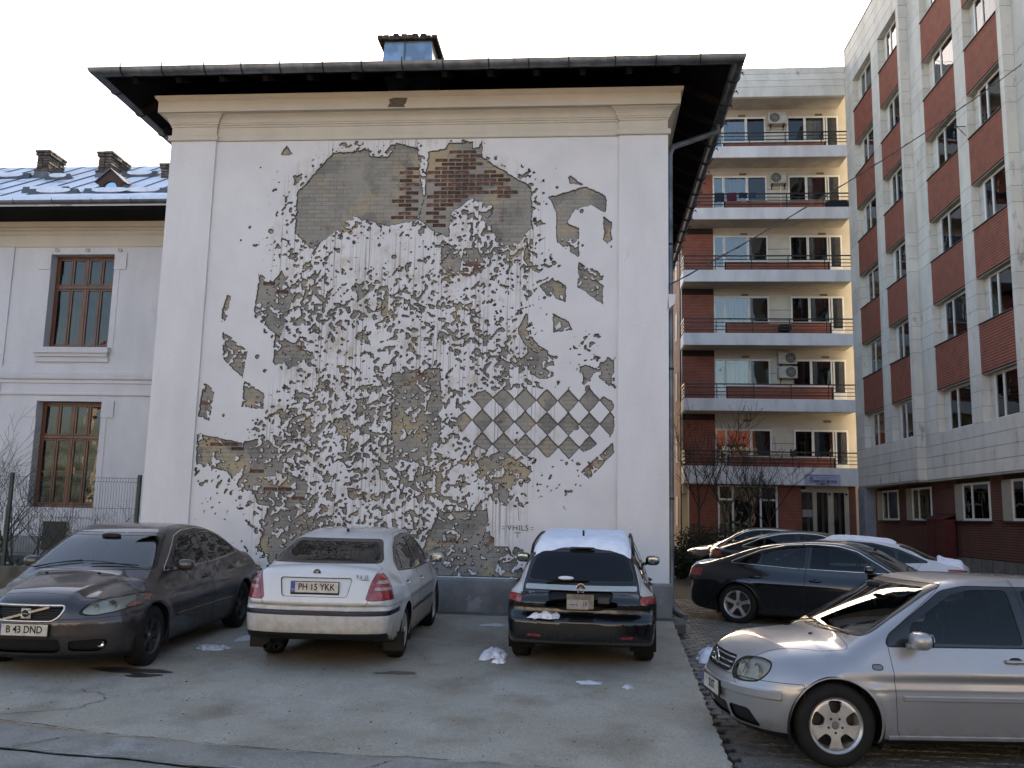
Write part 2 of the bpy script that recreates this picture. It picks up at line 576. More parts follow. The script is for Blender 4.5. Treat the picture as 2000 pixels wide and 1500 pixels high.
def round_poly(P, r=.04, n=4):
    """round every corner with radius about r"""
    P = [np.array(p, float) for p in P]; out = []
    for i, p in enumerate(P):
        a, b = P[i - 1] - p, P[(i + 1) % len(P)] - p
        la, lb = np.linalg.norm(a), np.linalg.norm(b)
        d = min(r, la * .45, lb * .45)
        s, e = p + a / la * d, p + b / lb * d
        for k in range(n + 1):
            t = k / n
            out.append(s * (1 - t) ** 2 + p * 2 * t * (1 - t) + e * t * t)
    return np.array(out)

def poly_sd(poly, U):
    """signed distance (negative inside)"""
    A = poly; Bp = np.roll(poly, -1, axis=0)
    best = np.full(len(U), 1e9); ins = np.zeros(len(U), bool)
    for a, b in zip(A, Bp):
        ab = b - a; ap = U - a
        t = np.clip((ap @ ab) / max(ab @ ab, 1e-12), 0, 1)
        d = np.hypot(*(ap - t[:, None] * ab).T)
        best = np.minimum(best, d)
        c1 = (a[1] > U[:, 1]) != (b[1] > U[:, 1])
        with np.errstate(divide='ignore', invalid='ignore'):
            xx = (b[0] - a[0]) * (U[:, 1] - a[1]) / (b[1] - a[1]) + a[0]
        ins ^= c1 & (U[:, 0] < xx)
    return np.where(ins, -best, best)

class Skin:
    def __init__(s, B, h=.028):
        c = B.c; s.B = B
        V, T = surface_net(B, h, (c['xR'] - .08, -1.06, .02), (c['xF'] + .08, 1.06, c['H'] + .08))
        V = B.project(V, 3)
        for _ in range(3):
            E2 = np.concatenate([T[:, [0, 1]], T[:, [1, 2]], T[:, [2, 0]]])
            a = np.zeros_like(V); n = np.zeros(len(V))
            for k in range(3):
                a[:, k] = np.bincount(E2[:, 0], V[E2[:, 1], k], len(V)) + np.bincount(E2[:, 1], V[E2[:, 0], k], len(V))
            n = np.bincount(E2[:, 0], minlength=len(V)) + np.bincount(E2[:, 1], minlength=len(V))
            V = V * .5 + .5 * a / np.maximum(n, 1)[:, None]
            V = B.project(V, 2)
        s.V, s.T = V, T; s.R = np.zeros(len(T), int); s.names = ['body']; s.seg = {}
    def rid(s, n):
        if n not in s.names: s.names.append(n)
        return s.names.index(n)
    def clip(s, sd, new, src=None, nf=None, project=True):
        V, T, R = s.V, s.T, s.R
        mk = np.ones(len(T), bool) if src is None else np.isin(R, [s.rid(n) for n in src])
        if nf is not None:
            cen = V[T].mean(1); nrm = np.cross(V[T[:, 1]] - V[T[:, 0]], V[T[:, 2]] - V[T[:, 0]])
            nrm /= np.maximum(np.linalg.norm(nrm, axis=1, keepdims=True), 1e-12)
            mk &= nf(nrm, cen)
        idx = np.where(mk)[0]
        if not len(idx): return
        vid = np.unique(T[idx]); d = np.full(len(V), np.nan)
        d[vid] = sd(V[vid]); d[np.abs(d) < 6e-4] = 0
        D_ = d[T[idx]]
        new_id = s.rid(new)
        allin = (D_ <= 0).all(1) & (D_ < 0).any(1)
        R[idx[allin]] = new_id
        cr = idx[(D_ < 0).any(1) & (D_ > 0).any(1)]
        if not len(cr):
            s.R = R; return
        cache = {}; nv = []; base = len(V); nT = []; nR = []; seg = []
        def cut(a, b):
            k = (a, b) if a < b else (b, a)
            if k not in cache:
                t = d[k[0]] / (d[k[0]] - d[k[1]])
                cache[k] = base + len(nv); nv.append(V[k[0]] * (1 - t) + V[k[1]] * t)
            return cache[k]
        for ti in cr:
            t = T[ti]; pin = []; pout = []; bd = []
            for k in range(3):
                a, b = int(t[k]), int(t[(k + 1) % 3]); da, db = d[a], d[b]
                if da <= 0: pin.append(a)
                if da >= 0: pout.append(a)
                if da == 0: bd.append(a)
                if da * db < 0:
                    c_ = cut(a, b); pin.append(c_); pout.append(c_); bd.append(c_)
            for p, r in ((pin, new_id), (pout, R[ti])):
                for k in range(1, len(p) - 1):
                    nT.append((p[0], p[k], p[k + 1])); nR.append(r)
            if len(bd) == 2: seg.append(tuple(bd))
        keep = np.ones(len(T), bool); keep[cr] = False
        if nv:
            nvp = np.array(nv)
            if project and s.B is not None: nvp = s.B.project(nvp, 1, .01)
            s.V = np.concatenate([V, nvp])
        s.T = np.concatenate([T[keep], np.array(nT, int)]); s.R = np.concatenate([R[keep], np.array(nR, int)])
        s.seg.setdefault(new, []).extend(seg)
    def ribbon(s, name, key, w, h, material, parent, side=None, N=None, off=0.0, xs=None):
        """raised strip along the outline of a cut"""
        if key not in s.seg: return None
        N = s.N if N is None else N
        mb_V = []; F = []
        for a, b in s.seg[key]:
            A, Bv = s.V[a], s.V[b]
            if side is not None and (A[1] + Bv[1]) * side < 0: continue
            if xs is not None and (A[0] + Bv[0]) * xs < 0: continue
            na, nb = N[a], N[b]; d = Bv - A; L = np.linalg.norm(d)
            if L < 1e-6: continue
            d = d / L; A2, B2 = A - d * w * .15, Bv + d * w * .15
            ta = np.cross(na, d); ta /= max(np.linalg.norm(ta), 1e-9); tb = np.cross(nb, d); tb /= max(np.linalg.norm(tb), 1e-9)
            n0 = len(mb_V)
            mb_V += [A2 - ta * w / 2 + na * (off - .002), A2 - ta * w * .3 + na * (off + h), A2 + ta * w * .3 + na * (off + h), A2 + ta * w / 2 + na * (off - .002),
                     B2 - tb * w / 2 + nb * (off - .002), B2 - tb * w * .3 + nb * (off + h), B2 + tb * w * .3 + nb * (off + h), B2 + tb * w / 2 + nb * (off - .002)]
            F += [(n0, n0 + 1, n0 + 5, n0 + 4), (n0 + 1, n0 + 2, n0 + 6, n0 + 5), (n0 + 2, n0 + 3, n0 + 7, n0 + 6)]
        if not F: return None
        return raw(name, mb_V, np.array(F), material, parent)
    def finish(s): s.N = s.B.normals(s.V)
    def part(s, reg, name, material, parent, side=None, inset=0.0, shell=None):
        if reg not in s.names: return None
        m_ = s.R == s.names.index(reg)
        if side is not None: m_ &= s.V[s.T].mean(1)[:, 1] * side > 0
        T = s.T[m_]
        if not len(T): return None
        u, inv = np.unique(T, return_inverse=True)
        V = s.V[u] - s.N[u] * inset
        return raw(name, V, inv.reshape(-1, 3), material, parent, normals=s.N[u])

def side_nf(n, c): return np.abs(n[:, 1]) > .25
def front_nf(n, c): return (n[:, 0] > .12)
def rear_nf(n, c): return (n[:, 0] < -.12)
def top_nf(n, c): return n[:, 2] > .35

def make_wheel(parent, x, y, c, mt, name='wheel'):
    """wheel as a part with tyre, rim (and wheel bolts) as sub-parts, outer face towards sign(y)"""
    s = 1 if y > 0 else -1
    rw, tw, rr = c['rw'], c.get('tw', .2), c['rim_r']
    w = thing(name, None, None, (x, y, rw)); w.parent = parent
    t = MB(); o = tw / 2
    pr = [(rr - .01, -o + .02), (rr + .01, -o), (rw - .045, -o - .004), (rw - .015, -o + .012), (rw - .004, -o + .03), (rw, -o + .05), (rw, o - .05), (rw - .004, o - .03), (rw - .015, o - .012), (rw - .045, o + .004), (rr + .015, o), (rr - .004, o - .012), (rr - .008, o - .03)]
    t.lathe([(r, h * s) for r, h in pr], (0, 0, 0), 'y', 40)
    ty = t.build('tyre', mt['tyre'], w, rel=False); autosmooth(ty, 40)
    # rim face
    st = c.get('rim', ('hole', 5)); nr, nt = 14, 120
    R_ = np.linspace(.0, rr, nr + 1); V = []
    dish = c.get('dish', .025)
    def face_h(r, th):
        q = r / rr
        hh = o - .012 - dish * (1 - q) ** .5 * 1.0
        hh = hh + .006 * (q > .93) - .006 * ((q > .86) & (q <= .93))
        return hh
    Vv = []; T = []
    for i, r in enumerate(R_):
        for j in range(nt):
            th = 2 * PI * j / nt
            Vv.append((r * math.cos(th), face_h(r, th), r * math.sin(th)))
    for i in range(nr):
        for j in range(nt):
            a, b, c_, d_ = i * nt + j, i * nt + (j + 1) % nt, (i + 1) * nt + (j + 1) % nt, (i + 1) * nt + j
            T += [(a, c_, b), (a, d_, c_)]
    sk = Skin.__new__(Skin); sk.B = None; sk.V = np.array(Vv); sk.T = np.array(T); sk.R = np.zeros(len(T), int); sk.names = ['rim']; sk.seg = {}
    n_h, poly, ph = st[1], st[2], st[3] if len(st) > 3 else 0.0
    hp = round_poly([(rr * a, rr * b) for a, b in poly], rr * .08, 3)
    def sd(P):
        best = np.full(len(P), 9.)
        for k in range(n_h):
            t0 = 2 * PI * k / n_h + ph
            u = P[:, 0] * math.cos(t0) + P[:, 2] * math.sin(t0); v = -P[:, 0] * math.sin(t0) + P[:, 2] * math.cos(t0)
            best = np.minimum(best, poly_sd(hp, np.stack([u, v], 1)))
        return best
    sk.clip(sd, 'hole')
    for br in range(5):
        pass
    m_ = sk.R == 0
    V = sk.V.copy(); TT = sk.T[m_]; VL = list(map(tuple, V)); F = [tuple(t_) for t_ in TT]
    for a, b in sk.seg.get('hole', []):
        n0 = len(VL); pa, pb = V[a], V[b]
        VL += [tuple(pa), tuple(pb), (pb[0] * .96, pb[1] - .03, pb[2] * .96), (pa[0] * .96, pa[1] - .03, pa[2] * .96)]
        F.append((n0, n0 + 1, n0 + 2, n0 + 3))
    n0 = len(VL)
    Fm = MB(); Fm.V = [(v[0], v[1] * s, v[2]) for v in VL]; Fm.F = F; Fm.M = [0] * len(F)
    # lip and barrel
    Fm.lathe([(rr, (o - .012) * s), (rr + .004, (o - .004) * s), (rr + .008, (o - .012) * s)], (0, 0, 0), 'y', 48)
    Fm.lathe([(rr - .004, (o - .014) * s), (rr - .03, (o - .05) * s), (rr - .035, (-o + .02) * s)], (0, 0, 0), 'y', 40)
    rim = Fm.build('rim', mt[c.get('rim_mat', 'rim')], w, rel=False)
    autosmooth(rim, 35)
    b = MB(); b.lathe([(.0, (o - .10) * s), (rr * .78, (o - .10) * s), (rr * .78, (o - .115) * s)], (0, 0, 0), 'y', 32)
    b.lathe([(.0, (o - .085) * s), (rr * .35, (o - .085) * s), (rr * .35, (o - .11) * s)], (0, 0, 0), 'y', 24)
    b.build('brake_disc', mt['dark_metal'], w, rel=False)
    hc = MB(); hh = face_h(0, 0)
    hc.lathe([(0, (hh + .010) * s), (.024, (hh + .009) * s), (.03, (hh + .002) * s)], (0, 0, 0), 'y', 20)
    hc.build('hub_cap', mt['hub'], w, rel=False)
    if c.get('bolts', True):
        bl = MB()
        for k in range(5):
            a = 2 * PI * k / 5 + PI / 2 + c.get('bolt_ph', 0)
            bl.lathe([(0, (hh + .0025) * s), (.010, (hh + .0025) * s), (.011, (hh - .01) * s)], (.056 * math.cos(a), 0, .056 * math.sin(a)), 'y', 10)
        bl.build('wheel_bolts', mt['black'], w, rel=False)
    return w

def number_plate(parent, loc, rz, text, mt, w=.52, h=.112, tilt=0.0, frame=True, size=.098, blue=True):
    """faces local +x after rotation rz"""
    p = thing('number_plate', None, None, loc); p.parent = parent; p.rotation_euler = (0, tilt, rz)
    b = MB()
    if frame: b.bevbox(-.008, .006, -w / 2 - .008, w / 2 + .008, -h / 2 - .022, h / 2 + .008, .003); b.build('plate_frame', mt['black'], p, rel=False)
    b = MB(); b.box(0, .009, -w / 2, w / 2, -h / 2, h / 2); b.build('plate', mt['plate'], p, rel=False)
    if blue:
        b = MB(); b.box(.0092, .0105, -w / 2 + .002, -w / 2 + .044, -h / 2 + .002, h / 2 - .002); b.build('blue_band', mt['eu_blue'], p, rel=False)
        text_obj('RO', .026, mt['plate'], p, (.011, -w / 2 + .023, -h * .25), (PI / 2, 0, PI / 2), .0006, name='country_code')
    if text: text_obj(text, size, mt['black'], p, (.0098, .02 if blue else 0, .001), (PI / 2, 0, PI / 2), .0008, .0016, sx=.88)
    return p

def build_car(c, name, label, loc, rz, mt, pitch=0.0, h=.028, cat='car'):
    root = thing(name, label, cat, loc, rz)
    if pitch:
        root.rotation_euler = Euler((0, -pitch, rz), 'XYZ')
    B = Body(c); S = Skin(B, h)
    paint = mt['paint']
    xz = lambda P: P[:, [0, 2]]
    # doors and lids first, then glass over them
    for nm, poly, r in c.get('doors', []):
        pl = round_poly(poly, r); S.clip(lambda P, pl=pl: poly_sd(pl, xz(P)), nm, ['body'], side_nf)
    for nm, fn, nf in c.get('panels', []):
        S.clip(fn, nm, ['body'], nf)
    everything = list(S.names)
    pl = round_poly(c['dlo'], c.get('dlo_r', .05), 5)
    S.clip(lambda P: poly_sd(pl, xz(P)), 'window_trim', everything, side_nf)
    for i, poly in enumerate(c['side_windows']):
        pw = round_poly(poly, c.get('win_r', .04), 4)
        S.clip(lambda P, pw=pw: poly_sd(pw, xz(P)), 'sw%d' % i, ['window_trim'], side_nf)
    yz = lambda P: np.stack([np.abs(P[:, 1]), P[:, 2]], 1)
    def sym(p): return [(-.3, p[0][1])] + list(p) + [(-.3, p[-1][1])]
    rest = [n for n in S.names if not n.startswith('sw') and n != 'window_trim']
    for key, nf in (('windscreen', front_nf), ('rear_window', rear_nf)):
        p_ = round_poly(sym(c[key]), .06, 4)
        up = (lambda n, q, nf=nf: nf(n, q) & (n[:, 2] > .05) & (q[:, 2] > c['zb'] - .12))
        S.clip(lambda P: poly_sd(p_, yz(P)), key + '_seal', rest, up)
        P2 = [(c[key][0][0] - .03, c[key][0][1] + .025), (c[key][1][0] - .03, c[key][1][1] - .03)]
        p2 = round_poly(sym([tuple(q) for q in P2]), .06, 4)
        S.clip(lambda P: poly_sd(p2, yz(P)), key, [key + '_seal'], up)
    # lamps, grilles and the like: (part name, view, polygon, material key, options)
    for i, (pn, view, poly, mk, op) in enumerate(c.get('cuts', [])):
        pr = round_poly(poly, op.get('r', .03), 4)
        U = {'front': yz, 'rear': yz, 'side': xz, 'frontf': lambda P: P[:, [1, 2]], 'rearf': lambda P: P[:, [1, 2]], 'top': lambda P: np.stack([P[:, 0], np.abs(P[:, 1])], 1)}[view]
        nf = op.get('nf') or {'front': front_nf, 'rear': rear_nf, 'side': side_nf, 'frontf': front_nf, 'rearf': rear_nf, 'top': top_nf}[view]
        if 'lim' in op: nf = (lambda n, q, nf=nf, l=op['lim']: nf(n, q) & l(q))
        src = op.get('src') or [n for n in S.names if not n.startswith('sw') and n not in ('window_trim', 'windscreen', 'rear_window', 'windscreen_seal', 'rear_window_seal')]
        S.clip(lambda P: poly_sd(pr, U(P)), 'cut%d' % i, src, nf)
    # wheel arches
    for ax in (c['xf'], c['xr']):
        S.clip(lambda P: np.hypot(P[:, 0] - ax, P[:, 2] - c['rw']) - c['Ra'], 'arch', None, lambda n, q: (np.abs(q[:, 1]) > c['W'] - .30) & (q[:, 2] < .9))
    S.clip(lambda P: P[:, 2] - c.get('zu', .24), 'underbody', None, lambda n, q: n[:, 2] < -.35)
    S.finish()
    S.part('body', 'body', paint, root)
    S.part('underbody', 'underbody', mt['black'], root)
    done = {'body', 'underbody', 'arch'}
    for nm in [d[0] for d in c.get('doors', [])]:
        pname = 'door' if 'door' in nm else nm
        for sd_ in (1, -1):
            o = S.part(nm, pname, paint, root, sd_)
            if o and 'handle' in c and 'door' in nm:
                for hx, hz in [q for q in c['handle'] if (q[2] == nm)] and [(q[0], q[1]) for q in c['handle'] if q[2] == nm]:
                    p = B.hit('y', hx, hz, sd_)
                    rc = MB(); rc.sell((hx + .01, p[1] - sd_ * .004, hz), (.055, .007, .03), 2.2, 14, 6); rc.build('handle_recess', mt['seam'], o, True, rel=False)
                    hb = MB(); hb.tube([(hx + .095, p[1] + sd_ * .002, hz), (hx + .08, p[1] + sd_ * .022, hz), (hx, p[1] + sd_ * .03, hz), (hx - .08, p[1] + sd_ * .022, hz), (hx - .095, p[1] + sd_ * .002, hz)], [.012, .0135, .013, .0135, .012], 8)
                    ho = hb.build('door_handle', mt.get('handle', paint), o, True, rel=False)
            done.add(nm)
            S.ribbon('door_gap', nm, .007, .0006, mt['seam'], o or root, sd_)
    for nm, fn, nf in c.get('panels', []):
        o = S.part(nm, nm.rstrip('0123456789'), paint if nm not in c.get('panel_mat', {}) else mt[c['panel_mat'][nm]], root); done.add(nm)
        if o: S.ribbon('panel_gap', nm, .007, .0006, mt['seam'], o)
    trim = S.part('window_trim', 'window_trim', mt['trim'], root, 1); trim2 = S.part('window_trim', 'window_trim', mt['trim'], root, -1)
    for sd_, tr in ((1, trim), (-1, trim2)):
        if c.get('chrome_dlo'): S.ribbon('chrome_strip', 'window_trim', .016, .004, mt['chrome'], tr or root, sd_)
        else: S.ribbon('rubber_seal', 'window_trim', .012, .002, mt['black'], tr or root, sd_)
    for i in range(len(c['side_windows'])):
        for sd_ in (1, -1):
            S.part('sw%d' % i, 'side_window', mt['glass_rear'] if (i > 0 and c.get('tinted')) else mt['glass'], root, sd_, inset=.004)
    for key, nm in (('windscreen', 'windscreen'), ('rear_window', 'rear_window')):
        g = S.part(key, nm, mt['glass_front'] if key == 'windscreen' else (mt['glass_rear'] if c.get('tinted') else mt['glass']), root, inset=.003)
        S.part(key + '_seal', 'window_seal', mt['trim'], g or root)
        S.ribbon('seal_edge', key + '_seal', .010, .002, mt['black'], g or root)
    for i, (pn, view, poly, mk, op) in enumerate(c.get('cuts', [])):
        sides = (1, -1) if op.get('pair') else (None,)
        for sd_ in sides:
            o = S.part('cut%d' % i, pn, mt[mk], root, sd_, inset=op.get('inset', 0.0))
            if o is None: continue
            if op.get('lamp'):      # reflector bowl behind a clear cover
                me = o.data; n = len(me.vertices); co = np.empty(n * 3, dtype=np.float32); me.vertices.foreach_get('co', co); co = co.reshape(-1, 3)
                T = np.array([tuple(p.vertices) for p in me.polygons])
                cen = co.mean(0); dirv = np.array([-1.0 if view.startswith('front') else 1.0, 0, 0])
                raw('lamp_housing', cen + (co - cen) * .95 + dirv * .03, T, mt['housing'], o, smooth=True)
                for (ly, lz, lr) in op['lamp']:
                    bw = MB()
                    yy = ly * (sd_ or 1); p = B.hit('x', yy, lz, 1 if view.startswith('front') else -1)
                    if p is None: continue
                    q = 1 if view.startswith('front') else -1
                    bw.lathe([(lr, -.012 * q), (lr * .92, -.02 * q), (lr * .6, -.045 * q), (lr * .25, -.06 * q), (0, -.06 * q)], (p[0] - q * .003 * 0, yy, lz), 'x', 20)
                    bw.sell((p[0] - q * .045, yy, lz), (.02, lr * .28, lr * .28), 2, 10, 6)
                    bw.build('reflector', mt['chrome'], o, True, rel=False)
            if op.get('bars'):      # grille bars
                g = MB(); z0, z1, nb, y0, y1 = op['bars']
                for k in range(nb):
                    z = z0 + (z1 - z0) * (k + .5) / nb
                    ys = np.linspace(y0, y1, 9); pts = []
                    for yv in ys:
                        p = B.hit('x', yv, z, 1)
                        pts.append((p[0] - op.get('bdep', .012), yv, z))
                    g.tube(pts, op.get('br', .006), 6)
                g.build('grille_bars', mt[op.get('bmat', 'dark_metal')], o, True, rel=False)
            S.ribbon('lamp_edge' if op.get('pair') else 'edge', 'cut%d' % i, op.get('rw', .008), op.get('rh', .001), mt[op.get('rmat', 'seam')], o, sd_)
        done.add('cut%d' % i)
    # arch lips and wheel wells
    for sd_ in (1, -1):
        for xs_ in (1, -1): S.ribbon('arch_lip', 'arch', .016, .003, mt.get('arch', paint), root, sd_, xs=xs_)
    for ax in (c['xf'], c['xr']):
        for sd_ in (1, -1):
            b = MB(); R = c['Ra'] + .012
            b.lathe([(R, sd_ * (c['W'] - .012)), (R, sd_ * (c['W'] - .32)), (.05, sd_ * (c['W'] - .32))], (ax, 0, c['rw']), 'y', 24, arc=(-.25 * PI * .6, PI + .25 * PI * .6))
            b.build('wheel_well', mt['black'], root, rel=False)
            yo = c['W'] - c.get('tw', .2) / 2 - c.get('track_in', .035)
            make_wheel(root, ax, sd_ * yo, c, mt)
    # cabin: floor tub, dashboard, seats, wheel
    if c.get('cabin', True):
        zb = c['zb']; x0, x1, wi = c['cab'][0], c['cab'][1], c['wb'] - .10
        b = MB(); b.box(x0, x1, -wi, wi, .25, .27); b.box(x0, x1, wi - .02, wi, .25, zb - .06); b.box(x0, x1, -wi, -wi + .02, .25, zb - .06)
        b.box(x0 - .02, x0, -wi, wi, .25, zb - .08)
        b.build('cabin_floor', mt['cabin'], root, rel=False)
        b = MB(); b.sell((x1 - .12, 0, zb - .16), (.30, wi, .15), 4, 20, 8); b.build('dashboard', mt['cabin'], root, True, rel=False)
        for sx, yy in ((c['seat'], .36), (c['seat'], -.36)):
            b = MB(); b.sell((sx + .1, yy, .52), (.27, .25, .10), 4, 14, 6); b.sell((sx - .20, yy, .86), (.09, .24, .33), 4, 14, 8); b.sell((sx - .25, yy, 1.20), (.05, .13, .09), 3, 12, 6)
            b.build('seat', mt['seat'], root, True, rel=False)
        if c.get('bench', True):
            b = MB(); sx = c['seat'] - .86; b.sell((sx + .1, 0, .52), (.26, wi - .08, .1), 5, 20, 6); b.sell((sx - .2, 0, .84), (.09, wi - .1, .30), 5, 20, 8)
            for yy in (.38, -.38): b.sell((sx - .25, yy, 1.13), (.05, .13, .07), 3, 12, 6)
            b.build('rear_seat', mt['seat'], root, True, rel=False)
        b = MB(); a = [(c['seat'] + .52 - .06 * math.cos(t) * 1.0, .36 + .18 * math.sin(t), zb - .02 + .17 * math.cos(t)) for t in np.linspace(0, 2 * PI, 25)[:-1]]
        b.tube(a, .013, 6, closed=True); b.bar((c['seat'] + .52, .2, zb - .02), (c['seat'] + .52, .52, zb - .02), .03, .02)
        b.build('steering_wheel', mt['wheel_in'], root, True, rel=False)
        b = MB(); b.sell((c['cab'][1] - .42, 0, c['H'] - .13), (.02, .12, .03), 3, 12, 6); b.build('inner_mirror', mt['black'], root, True, rel=False)
    # door mirrors
    if 'mirror' in c:
        mx, mz = c['mirror'][:2]
        for sd_ in (1, -1):
            p = B.hit('y', mx, mz, sd_); y0 = abs(p[1])
            b = MB(); b.sell((mx - .01, sd_ * (y0 + .15), mz + .04), (.075, .10, .068), 2.8, 16, 10)
            b.tube([(mx + .02, sd_ * (y0 - .03), mz - .02), (mx + .01, sd_ * (y0 + .09), mz)], [.028, .02], 8)
            o = b.build('mirror', mt.get('mirror', paint), root, True, rel=False)
            b = MB(); b.sell((mx - .078, sd_ * (y0 + .155), mz + .042), (.006, .082, .052), 3.5, 16, 8)
            b.build('mirror_glass', mt['mirror_glass'], o, True, rel=False)
    # wipers
    if c.get('wipers', True):
        b = MB(); x0 = c['wiper_x']
        for yb, ye in ((.05, .58), (-.62, -.08)):
            pts = []
            for k in range(7):
                yv = yb + (ye - yb) * k / 6; xx = x0 - .04 - .06 * k / 6
                p = B.hit('z', xx, yv, 1); pts.append((p[0], p[1], p[2] + .018))
            b.tube(pts, .006, 5)
        b.build('wipers', mt['black'], root, rel=False)
    return root, B, S
# ------------------------------------------------------------------ the cars
def paint_mat(name, col, metal=0.0, rough=.35, coat=1.0, dirt=None, col2=None, **k):
    return mat(name, col, rough, metal, coat=coat, dirt=dirt, col2=col2, scale=2.0, **k)

CM = dict(
    tyre=mat('tyre_rubber', (.008, .008, .008), .8, spec=.25, col2=(.013, .012, .011), scale=8, bump=.15, bscale=60),
    rim=mat('alloy_rim', (.52, .52, .51), .34, .7, col2=(.34, .33, .31), scale=9, lo=.45, hi=.75, coat=.3),
    dark_rim=mat('dark_steel_rim', (.03, .03, .03), .5, .3),
    hub=mat('hub_cap_metal', (.16, .16, .16), .4, .6),
    dark_metal=mat('dark_metal', (.05, .05, .05), .45, .7),
    black=mat('black_plastic', (.006, .006, .006), .6, spec=.3),
    grey_plastic=mat('grey_plastic', (.05, .05, .05), .6),
    seam=mat('panel_gap', (.006, .006, .006), .8),
    trim=mat('window_trim_black', (.008, .008, .008), .25, coat=.3),
    chrome=mat('chrome', (.62, .62, .60), .10, 1.0),
    satin=mat('satin_metal', (.55, .52, .45), .26, .9),
    housing=mat('lamp_housing', (.60, .59, .55), .30, .35, bump=.4, bscale=25),
    glass=glass('car_glass', (.28, .32, .31), ior=1.42), glass_front=glass('windscreen_glass', (.50, .60, .62), ior=1.85), glass_rear=glass('tinted_glass', (.10, .11, .12)),
    lamp_clear=glass('lamp_cover', (.80, .80, .74)),
    red_lamp=mat('red_lamp', (.19, .010, .014), .16, coat=1.0, col2=(.30, .02, .02), scale=14, bump=.25, bscale=60),
    white_lamp=mat('white_lamp', (.42, .30, .28), .22, coat=1.0, bump=.3, bscale=60, col2=(.28, .18, .17), scale=18),
    amber_lamp=mat('amber_lamp', (.16, .035, .02), .2, coat=1.0, bump=.3, bscale=50),
    grey_lamp=mat('grey_lamp', (.10, .095, .085), .2, coat=1.0, bump=.25, bscale=40),
    plate=mat('plate_white', (.52, .51, .46), .45, col2=(.40, .38, .33), scale=12), eu_blue=mat('plate_blue', (.02, .05, .26), .4),
    cabin=mat('cabin_dark', (.009, .009, .010), .85, spec=.2), seat=mat('seat_cloth', (.020, .021, .022), .9, bump=.2, bscale=80),
    seat_beige=mat('seat_leather', (.20, .185, .155), .6), wheel_in=mat('steering_rim', (.02, .02, .02), .5), wheel_beige=mat('steering_rim_beige', (.28, .25, .2), .5),
    mirror_glass=mat('mirror_glass', (.20, .24, .27), .04, 1.0),
    snow=mat('snow', (.74, .78, .86), .75, col2=(.62, .67, .78), scale=6, bump=.6, bscale=14, spec=.3),
)

def badge(parent, loc, r, mt, face=1, inner='black', mark=None, tilt=0):
    g = thing('badge', None, None, loc); g.parent = parent; g.rotation_euler = (0, tilt, 0 if face > 0 else PI)
    b = MB(); b.lathe([(r, 0), (r, .006), (r * .93, .009), (r * .84, .006), (r * .84, .003)], (0, 0, 0), 'x', 28); b.build('badge_ring', mt['chrome'], g, True, rel=False)
    b = MB(); b.lathe([(r * .86, .004), (0, .005)], (0, 0, 0), 'x', 24); b.build('badge_disc', mt[inner], g, rel=False)
    if mark is not None:
        b = MB()
        for q in mark: b.prism([(u * r, v * r) for u, v in q], 'x', .004, .0085)
        b.build('badge_mark', mt['chrome'], g, rel=False)
    return g

def hood_sd(x0, x1, yw0, yw1):
    """bonnet outline in plan: between x0 (front) and x1 (screen), half widths yw0 at front, yw1 at rear"""
    poly = round_poly([(x0, -1e-3), (x0, -.5), (x0 - .12, -yw0), (x1, -yw1), (x1 - .04, 0), (x1, yw1), (x0 - .12, yw0), (x0, .5)], .06)
    return lambda P: poly_sd(poly, P[:, :2])

